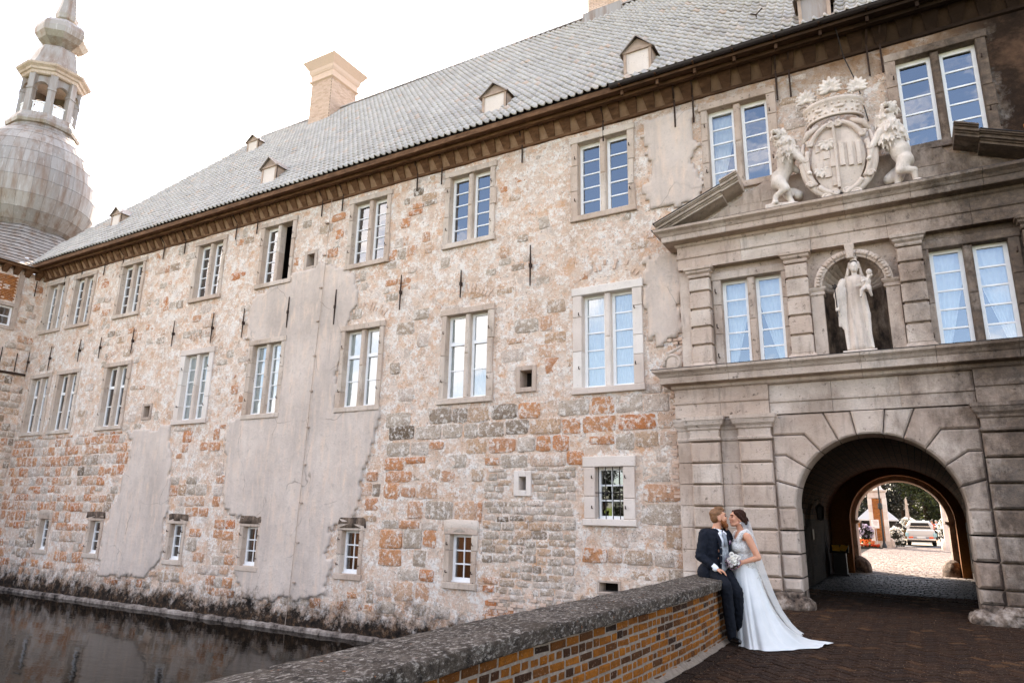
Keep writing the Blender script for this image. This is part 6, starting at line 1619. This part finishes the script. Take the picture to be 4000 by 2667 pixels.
def hand(mb, w, d, n, thumb, curl=.4, sp=.012):
    w = Vector(w); d = Vector(d).normalized(); n = Vector(n); n = (n-d*n.dot(d)).normalized(); s = d.cross(n)
    for o in (-.026, -.009, .009, .026): mb.cap(w+s*o*.6, w+d*.085+s*o, .015, .0125, 8)
    for o, L in ((-.030, .066), (-.010, .078), (.010, .073), (.029, .056)):
        L *= 1.; p = w+d*.085+s*o; d1 = (d*cos(curl)+n*sin(curl)+s*o*2).normalized(); q = p+d1*L*.5; d2 = (d*cos(curl*2.1)+n*sin(curl*2.1)+s*o*2).normalized(); mb.cap(p, q, .0095, .0088, 8); mb.cap(q, q+d2*L*.5, .0088, .0072, 8)
    p = w+d*.025+s*thumb*.028; d1 = (d*.75+s*thumb*.75+n*.35).normalized(); q = p+d1*.042; mb.cap(p, q, .0135, .011, 8); mb.cap(q, q+(d*.9+s*thumb*.25+n*.3).normalized()*.036, .0105, .008, 8)
def head(mb, c, s, tilt=0.):
    """profile head; face towards local x*s"""
    c = Vector(c); R = Matrix.Rotation(-tilt*s, 3, 'Y'); P = lambda x, y, z: c+R @ Vector((x*s, y, z))
    mb.ball(P(-.012, 0, .03), (.098, .076, .095), 18, 12); mb.ball(P(.03, 0, -.02), (.065, .062, .09), 16, 10); mb.ball(P(.052, 0, -.085), (.036, .035, .03), 12, 8); mb.cap(P(.0, -.045, -.06), P(.05, -.02, -.085), .026, .024); mb.cap(P(.0, .045, -.06), P(.05, .02, -.085), .026, .024)
    mb.cap(P(.084, 0, .02), P(.100, 0, -.020), .010, .014); mb.ball(P(.096, 0, -.026), (.013, .018, .010), 8, 6); mb.ball(P(.075, 0, .042), (.025, .05, .018), 10, 8)
    mb.ball(P(.083, 0, -.052), (.016, .024, .008), 10, 6); mb.ball(P(.080, 0, -.066), (.015, .022, .009), 10, 6)
    for e in (-1, 1):
        mb.ball(P(.055, e*.045, -.018), (.03, .02, .028), 10, 8); mb.ball(P(-.02, e*.076, -.01), (.02, .010, .032), 10, 8); mb.ball(P(-.014, e*.078, -.03), (.012, .009, .014), 8, 6)
    return P
def face_bits(P, par, s, brow, lip=True):
    for e in (-1, 1):
        m = MB(); m.ball(P(.080, e*.034, .013), (.012, .016, .0075), 8, 6); m.build('eye', 'eye_dark', par, True)
        m = MB(); m.tube([P(.092, e*.015, .034), P(.089, e*.032, .039), P(.076, e*.05, .034)], .0055, 6); m.build('eyebrow', brow, par, True)
    if lip: m = MB(); m.ball(P(.089, 0, -.053), (.010, .02, .005), 8, 5); m.ball(P(.087, 0, -.063), (.010, .019, .006), 8, 5); m.build('lips', 'lips', par, True)
YW_ = YAW
# ------------------------------ bride
br = thing('person', 'bride in white lace wedding dress with veil and long train, holding bouquet, leaning to groom', 'person', (-2.088, 9.958, .0), YW_)
mb = MB()
PB_ = head(mb, (-.055, 0, 1.595), -1, radians(8))
mb.cap((.0, 0, 1.40), (-.035, 0, 1.53), .052, .05); mb.cap((.0, -.12, 1.385), (.0, .12, 1.385), .055, .055); mb.cap((-.02, 0, 1.22), (.0, 0, 1.36), .12, .10); mb.cap((.01, 0, .95), (-.01, 0, 1.2), .12, .105); mb.cap((.02, -.04, .9), (.02, .04, .9), .11, .11)
mb.ball((-.10, -.06, 1.22), .07, 12, 8); mb.ball((-.10, .06, 1.22), .07, 12, 8)
for e in (-1, 1): mb.cap((.02, e*.065, .86), (.02, e*.075, .48), .08, .055); mb.cap((.02, e*.08, .48), (.03, e*.08, .09), .05, .033); mb.cap((.03, e*.08, .06), (-.09, e*.08, .035), .035, .025)
mb.cap((.02, -.165, 1.36), (.125, -.215, 1.10), .052, .042); mb.cap((.125, -.215, 1.10), (-.085, -.19, 1.035), .042, .026); hand(mb, (-.085, -.19, 1.035), (-1, .05, -.05), (0, .9, -.3), 1, .7)
mb.cap((.0, .165, 1.36), (-.14, .20, 1.26), .048, .040); mb.cap((-.14, .20, 1.26), (-.20, .09, 1.42), .038, .026); hand(mb, (-.20, .09, 1.42), (-.05, -.75, .6), (-1, 0, 0), -1, .35)
o = mb.build('body', 'skin', br); remesh(o, .0065, 2)
face_bits(PB_, br, -1, 'hair_brown')
mb = MB(); mb.ball(PB_(-.022, 0, .055), (.098, .086, .078), 16, 10); mb.ball(PB_(-.06, 0, .0), (.065, .08, .08), 14, 10); mb.ball(PB_(-.10, 0, -.035), (.055, .06, .055), 12, 8); mb.ball(PB_(-.085, -.03, -.07), (.045, .04, .04), 10, 8); mb.ball(PB_(-.12, .01, .0), (.04, .05, .05), 10, 8)
mb.tube([PB_(.055, -.02, .10), PB_(.03, -.07, .065), PB_(-.01, -.088, .02), PB_(-.06, -.08, -.02)], [.02, .026, .024, .02], 8); mb.tube([PB_(.06, .01, .10), PB_(.04, .06, .07), PB_(-.01, .085, .02)], [.018, .024, .02], 8)
for k in range(7): a = k*.9; mb.cap(PB_(-.10+.03*cos(a), .04*sin(a)-.02, -.03+.04*sin(a*1.3)), PB_(-.13+.02*cos(a+1), .03*sin(a+1)-.02, -.05+.05*cos(a)), .018, .012, 6)
o = mb.build('hair', 'hair_brown', br); remesh(o, .008, 2, .5, (.012, .02))
mb = MB(); mb.ball(PB_(-.018, -.088, -.058), .008, 8, 6); mb.build('earring', 'pearl', br, True)
mb = MB()   # bodice
mb.cap((-.02, -.02, 1.22), (-.02, .02, 1.22), .128, .128); mb.cap((.008, 0, .98), (-.012, 0, 1.2), .132, .118); mb.ball((-.105, -.06, 1.222), .078, 14, 10); mb.ball((-.105, .06, 1.222), .078, 14, 10); mb.cap((.015, -.03, .97), (.015, .03, .97), .13, .13)
for e in (-1, 1): pp = [(-.10, e*.085, 1.25), (-.088, e*.105, 1.32), (-.045, e*.122, 1.40), (.02, e*.128, 1.43), (.072, e*.115, 1.38), (.095, e*.07, 1.27)]; [mb.cap(pp[i], pp[i+1], .038, .038, 8) for i in range(5)]
mb.tube([(-.115, -.06, 1.30), (-.105, 0, 1.315), (-.115, .06, 1.30)], .022, 8); mb.cap((.06, -.06, 1.2), (.07, .06, 1.28), .06, .06)
o = mb.build('bodice', 'lace', br); remesh(o, .008, 3, .5, (.006, .012))
mb = MB(); n = 96; vs = []     # skirt with train
RG = [(1.02, -.128, .15, .135), (.96, -.150, .165, .165), (.86, -.165, .19, .195), (.74, -.172, .225, .225), (.60, -.18, .275, .265), (.45, -.185, .34, .31), (.30, -.19, .43, .36), (.18, -.198, .54, .40), (.09, -.20, .68, .43), (.04, -.205, .84, .45), (.018, -.21, .97, .47), (.008, -.212, 1.06, .48)]
for (z, xl, xq, ry) in RG:
    t_ = 1-z/1.02; cx = -.03+.12*t_*.3
    for i in range(n):
        a = 2*pi*i/n; c_, s_ = cos(a), sin(a); x = cx+(xq-cx if c_ > 0 else cx-xl)*c_
        y = ry*s_*(1-max(0, (x-.35))*.52)
        k = 1+t_*(.070*sin(9*a+2.2*t_)+.040*sin(17*a+1.+1.5*t_)+.022*sin(31*a))
        if x > .5: zz = z+(.032*abs(sin(5*y/.2+x*5))+.012*sin(x*21+y*9))*min(1, (x-.5)*2); 
        else: zz = z
        vs.append((cx+(x-cx)*(1+(k-1)*.6), y*k, max(.006, zz)))
mb.add(vs, [(l*n+i, l*n+(i+1) % n, (l+1)*n+(i+1) % n, (l+1)*n+i) for l in range(len(RG)-1) for i in range(n)]); mb.f = [tuple(reversed(f)) for f in mb.f]
o = mb.build('skirt', 'dress', br, True); q = o.modifiers.new('sub', 'SUBSURF'); q.levels = 1; q.render_levels = 1
mb = MB(); rg = random.Random(12)   # lace motifs on the skirt's hips
for _ in range(150):
    a = rg.uniform(pi, 2.1*pi); t_ = rg.random()**1.6; z = 1.0-.34*t_; i_ = 0
    xl, xq, ry = -.128-.05*t_, .15+.10*t_, .135+.10*t_; cx = -.02; x = cx+(xq-cx if cos(a) > 0 else cx-xl)*cos(a)*1.01; y = ry*sin(a)*1.03
    mb.ball((x, y, z), (rg.uniform(.006, .016), .005, rg.uniform(.006, .016)), 6, 4)
mb.build('lace_applique', 'lace', br, True, kind='stuff')
mb = MB(); NT_, NS_ = 36, 40; vs = []; cpts = [(.060, 1.635, .04), (.095, 1.58, .075), (.13, 1.48, .11), (.175, 1.30, .15), (.225, 1.10, .17), (.285, .88, .19), (.36, .64, .21), (.45, .42, .24), (.55, .27, .27), (.63, .19, .26), (.70, .15, .24)]
for l in range(NT_+1):
    u_ = l/NT_*(len(cpts)-1); i = min(int(u_), len(cpts)-2); w_ = u_-i; cx, cz, hw = [cpts[i][k]*(1-w_)+cpts[i+1][k]*w_ for k in range(3)]
    for k in range(NS_+1):
        s_ = -1+2*k/NS_; g = l/NT_
        vs.append((cx-(.17*s_*s_*(1-.35*g) if g > .06 else .06*s_*s_)+.014*sin(s_*17+g*3)*(.3+g), s_*hw, cz+.010*cos(s_*13)+.008*sin(s_*29)))
mb.add(vs, [(l*(NS_+1)+k, l*(NS_+1)+k+1, (l+1)*(NS_+1)+k+1, (l+1)*(NS_+1)+k) for l in range(NT_) for k in range(NS_)]); mb.build('veil', 'veil', br, True)
# ------------------------------ bouquet
bq = thing('bouquet', 'round bridal bouquet of white roses with small purple blossoms', 'bouquet', (-2.088, 9.958, 0), YW_)
BC = Vector((-.215, -.215, 1.05)); rg = random.Random(8)
simple('rose_white', 'f5f0e6', .7, .2, 0, .04, 40); leafmat('blossom_purple', '6b3f5e', '93627f', 'd9c3cf'); leafmat('leaf_green', '33401f', '4b5a2b', '6b7a40')
for k in range(9):
    a = 2.4*k; r = .022*sqrt(k)*1.25; c = BC+Vector((r*cos(a), -.055+r*.55, .02+r*sin(a)))
    mb = MB(); mb.cur = rg.random()
    for l, (rr, dy) in enumerate(((.012, -.020), (.020, -.012), (.028, -.002), (.034, .010))):
        for p in range(5):
            an = 2*pi*p/5+l*.7; vs = []
            for i in range(4):
                for j in range(4): b = an+(i/3-.5)*1.5; h = j/3; q_ = rr*(.55+.5*h); vs.append(c+Vector((q_*cos(b), dy-.022*h+.010*(h*h), q_*sin(b))))
            mb.cur = rg.random(); mb.add(vs, [(i*4+j, i*4+j+1, (i+1)*4+j+1, (i+1)*4+j) for i in range(3) for j in range(3)])
    mb.build('rose', 'rose_white', bq, True)
mb = MB()
for _ in range(230):
    a, b = rg.uniform(0, 6.28), rg.uniform(.0, 1.1); R = .105; d = Vector((cos(a)*cos(b), -sin(b)*.6+.1, sin(a)*cos(b)))
    if d.z > .4 and rg.random() < .6: continue
    p = BC+d*R; mb.cur = rg.random(); mb.ball(p, rg.uniform(.003, .007), 5, 4)
mb.build('filler_blossom', 'blossom_purple', bq)
mb = MB(); leaves(mb, tuple(BC+Vector((0, .03, -.02))), (.085, .05, .085), 160, .025, rg, .3); mb.build('leaves', 'leaf_green', bq)
mb = MB()
for k in range(7): a = k*.9; mb.tube([BC+Vector((.01*cos(a), .0, .01*sin(a))), BC+Vector((.06+.008*cos(a), .03, -.03)), BC+Vector((.13, .05, -.05+.008*sin(a)))], .004, 5)
mb.build('stems', 'leaf_green', bq)
# ------------------------------ groom
gr = thing('person', 'bearded groom in dark navy suit and grey waistcoat sitting on the parapet', 'person', (-2.44, 9.75, 0), YW_)
F_ = Vector((.42, -.9, 0)).normalized(); S_ = Vector((.9, .42, 0))      # chest direction and shoulder line
mb = MB()
PG = head(mb, (.105, .0, 1.60), 1, radians(10))
mb.cap((.05, .01, 1.42), (.085, .005, 1.52), .058, .056); mb.cap(Vector((.04, 0, 1.38))-S_*.14, Vector((.04, 0, 1.38))+S_*.14, .06, .06); mb.cap((.02, 0, .95), (.035, 0, 1.3), .125, .13)
hipR, knR, ftR = Vector((-.03, -.07, .915)), Vector((.045, -.33, .74)), Vector((.12, -.235, .20)); hipL, knL, ftL = Vector((.11, -.02, .915)), Vector((.22, -.22, .66)), Vector((.29, -.12, .16))
mb.cap(hipR, hipL, .11, .11)
for h_, k_, f2, toe in ((hipR, knR, ftR, Vector((.165, -.36, .10))), (hipL, knL, ftL, Vector((.36, -.22, .07)))): mb.cap(h_, k_, .08, .055); mb.cap(k_, f2, .052, .035); mb.cap(f2+Vector((-.005, .015, -.10)), toe+Vector((0, .02, -.02)), .026, .022)
shR, elR, wrR = Vector((.04, 0, 1.385))-S_*.185, Vector((-.215, -.12, 1.10)), Vector((-.045, -.235, .955)); shL, elL, wrL = Vector((.05, 0, 1.385))+S_*.175, Vector((.32, .12, 1.14)), Vector((.47, .16, 1.06))
mb.cap(shR, elR, .05, .042); mb.cap(elR, wrR, .040, .028); hand(mb, wrR, (.75, -.25, -.25), (0, .1, -1), -1, .35)
mb.cap(shL, elL, .05, .042); mb.cap(elL, wrL, .040, .028); hand(mb, wrL, (.9, -.1, -.1), (0, -1, 0), 1, .4)
o = mb.build('body', 'skin', gr); remesh(o, .0065, 2)
face_bits(PG, gr, 1, 'beard', False)
mb = MB(); mb.ball(PG(-.025, 0, .062), (.098, .080, .072), 16, 10); mb.ball(PG(-.055, 0, .02), (.062, .076, .085), 14, 10); mb.tube([PG(.075, -.03, .085), PG(.055, 0, .115), PG(.07, .03, .09)], [.022, .03, .022], 8); mb.tube([PG(.085, 0, .095), PG(.04, -.02, .125), PG(-.04, -.02, .13)], [.022, .03, .03], 8)
o = mb.build('hair', 'hair_fair', gr); remesh(o, .008, 2, .5, (.014, .02))
mb = MB(); mb.tube([PG(-.005, -.070, -.015), PG(.01, -.066, -.06), PG(.045, -.045, -.10), PG(.068, 0, -.115), PG(.045, .045, -.10), PG(.01, .066, -.06), PG(-.005, .070, -.015)], [.012, .024, .034, .040, .034, .024, .012], 10); mb.tube([PG(.07, -.035, -.05), PG(.09, 0, -.042), PG(.07, .035, -.05)], .010, 8); mb.ball(PG(.055, 0, -.125), (.035, .035, .03), 10, 8); mb.ball(PG(.05, -.04, -.07), (.03, .02, .035), 10, 8); mb.ball(PG(.05, .04, -.07), (.03, .02, .035), 10, 8)
o = mb.build('beard', 'beard', gr); remesh(o, .007, 1, .5, (.012, .015))
mb = MB()    # jacket
for (z0, z1, w0, w1) in ((.90, 1.12, .11, .10), (1.12, 1.34, .10, .115)):
    for k in (-1, 0, 1): mb.cap(Vector((.015, 0, z0))+S_*w0*k*.75, Vector((.035, 0, z1))+S_*w1*k*.8, .135 if k == 0 else .125, .130 if k == 0 else .115, 12)
mb.cap(Vector((.04, .01, 1.385))-S_*.16, Vector((.04, .01, 1.385))+S_*.15, .078, .078, 12)
for a, b, r0, r1 in ((shR, elR, .078, .062), (shL, elL, .078, .062)): mb.cap(a, b, r0, r1, 12)
mb.cap(elR, elR+(wrR-elR)*.80, .062, .048, 12); mb.cap(elL, elL+(wrL-elL)*.85, .062, .048, 12); mb.cap(Vector((-.03, -.01, .89))-S_*.08, Vector((.0, -.02, .88))+S_*.12, .135, .13, 12); mb.cap((-.07, .0, .88), (-.09, -.03, .95), .09, .09)
o = mb.build('jacket', 'navy_cloth', gr); remesh(o, .009, 3, .5, (.026, .055))
fc = lambda z, d, s=0.: Vector((.02+.02*(z-.95)/.4, 0, z))+F_*d+S_*s
def sheet(name, rows, mat, th=.0):
    """front panel: rows of (z, left, right, depth) wrapped round the chest"""
    mb = MB(); n = 8; vs = []
    for (z, l, r, d) in rows:
        for i in range(n+1): s = l+(r-l)*i/n; vs.append(fc(z, d-2.1*s*s, s))
    mb.add(vs, [(a*(n+1)+i, a*(n+1)+i+1, (a+1)*(n+1)+i+1, (a+1)*(n+1)+i) for a in range(len(rows)-1) for i in range(n)]); o = mb.build(name, mat, gr, True)
    s_ = o.modifiers.new('thick', 'SOLIDIFY'); s_.thickness = .012; s_.offset = 0; return o
sheet('waistcoat', [(.90, -.035, .10, .165), (.96, -.05, .095, .17), (1.04, -.05, .09, .172), (1.12, -.045, .09, .172), (1.20, -.04, .085, .168), (1.27, -.035, .08, .16), (1.31, -.025, .07, .15)], 'vest_cloth')
sheet('shirt', [(1.24, -.012, .035, .170), (1.30, -.03, .06, .160), (1.36, -.045, .075, .140), (1.41, -.05, .07, .115)], 'shirt_white')
mb = MB(); mb.lathe([(.068, 0), (.064, .028), (.060, .05)], (0, 0, 0), 20, M=Matrix.Translation((.062, -.004, 1.405)) @ Matrix.Rotation(radians(14), 4, 'Y')); 
mb.add([fc(1.44, .105, -.02), fc(1.40, .14, -.055), fc(1.365, .155, -.02), fc(1.41, .135, .005)], [(0, 1, 2, 3)]); mb.add([fc(1.44, .105, .045), fc(1.40, .14, .075), fc(1.365, .155, .045), fc(1.41, .135, .015)], [(3, 2, 1, 0)])
o = mb.build('collar', 'shirt_white', gr, True); s_ = o.modifiers.new('thick', 'SOLIDIFY'); s_.thickness = .008
mb = MB(); mb.tube([fc(1.405, .140, .012), fc(1.37, .165, .012), fc(1.32, .178, .014), fc(1.24, .186, .016)], [.018, .026, .024, .03], 8); mb.build('tie', 'tie_grey', gr, True)
mb = MB()    # lapels
for s, e in ((-1, -.045), (1, .10)):
    mb.tube([fc(.92, .155, e*1.1), fc(1.06, .168, e*1.15), fc(1.18, .165, e*1.1), fc(1.30, .14, e*1.15), fc(1.40, .085, e*1.1)], [.014, .017, .02, .026, .02], 8)
mb.build('lapels', 'navy_cloth', gr, True)
mb = MB()
for z in (1.02, 1.12, 1.22): mb.ball(fc(z, .182, -.062), (.009, .009, .009), 8, 6)
mb.build('jacket_buttons', 'silver', gr, True); mb = MB()
for z in (.98, 1.05, 1.12, 1.19): mb.ball(fc(z, .184, .022), .006, 6, 5)
mb.build('waistcoat_buttons', 'tie_grey', gr, True)
mb = MB(); rg = random.Random(2)
for _ in range(14): mb.cur = rg.random(); mb.ball(fc(1.28+rg.uniform(-.025, .025), .165, .115+rg.uniform(-.018, .018)), .007, 6, 4)
mb.build('boutonniere', 'blossom_purple', gr)
mb = MB(); d = (wrR-elR).normalized(); mb.cap(elR+(wrR-elR)*.82, wrR-d*.004, .043, .042, 12); mb.build('shirt_cuff', 'shirt_white', gr, True)
mb = MB(); d = (wrL-elL).normalized(); mb.cap(elL+(wrL-elL)*.85, wrL-d*.004, .043, .042, 12); mb.build('shirt_cuff', 'shirt_white', gr, True)
mb = MB(); mb.cap(hipR+Vector((0, .02, .0)), hipL+Vector((0, .02, .0)), .13, .13)
for h_, k_, f2 in ((hipR, knR, ftR), (hipL, knL, ftL)): mb.cap(h_, k_, .115, .082, 12); mb.cap(k_, f2+Vector((0, 0, -.075)), .08, .060, 12)
o = mb.build('trousers', 'trouser_cloth', gr); remesh(o, .009, 3, .5, (.024, .06))
for f2, toe in ((ftR, Vector((.165, -.37, .085))), (ftL, Vector((.36, -.23, .05)))):
    mb = MB(); h_ = f2+Vector((-.01, .02, -.10)); mb.cap(h_, toe, .042, .034, 12); mb.cap(f2+Vector((0, 0, -.05)), h_, .045, .045, 12); o = mb.build('shoe', 'shoe_black', gr); remesh(o, .008, 2)
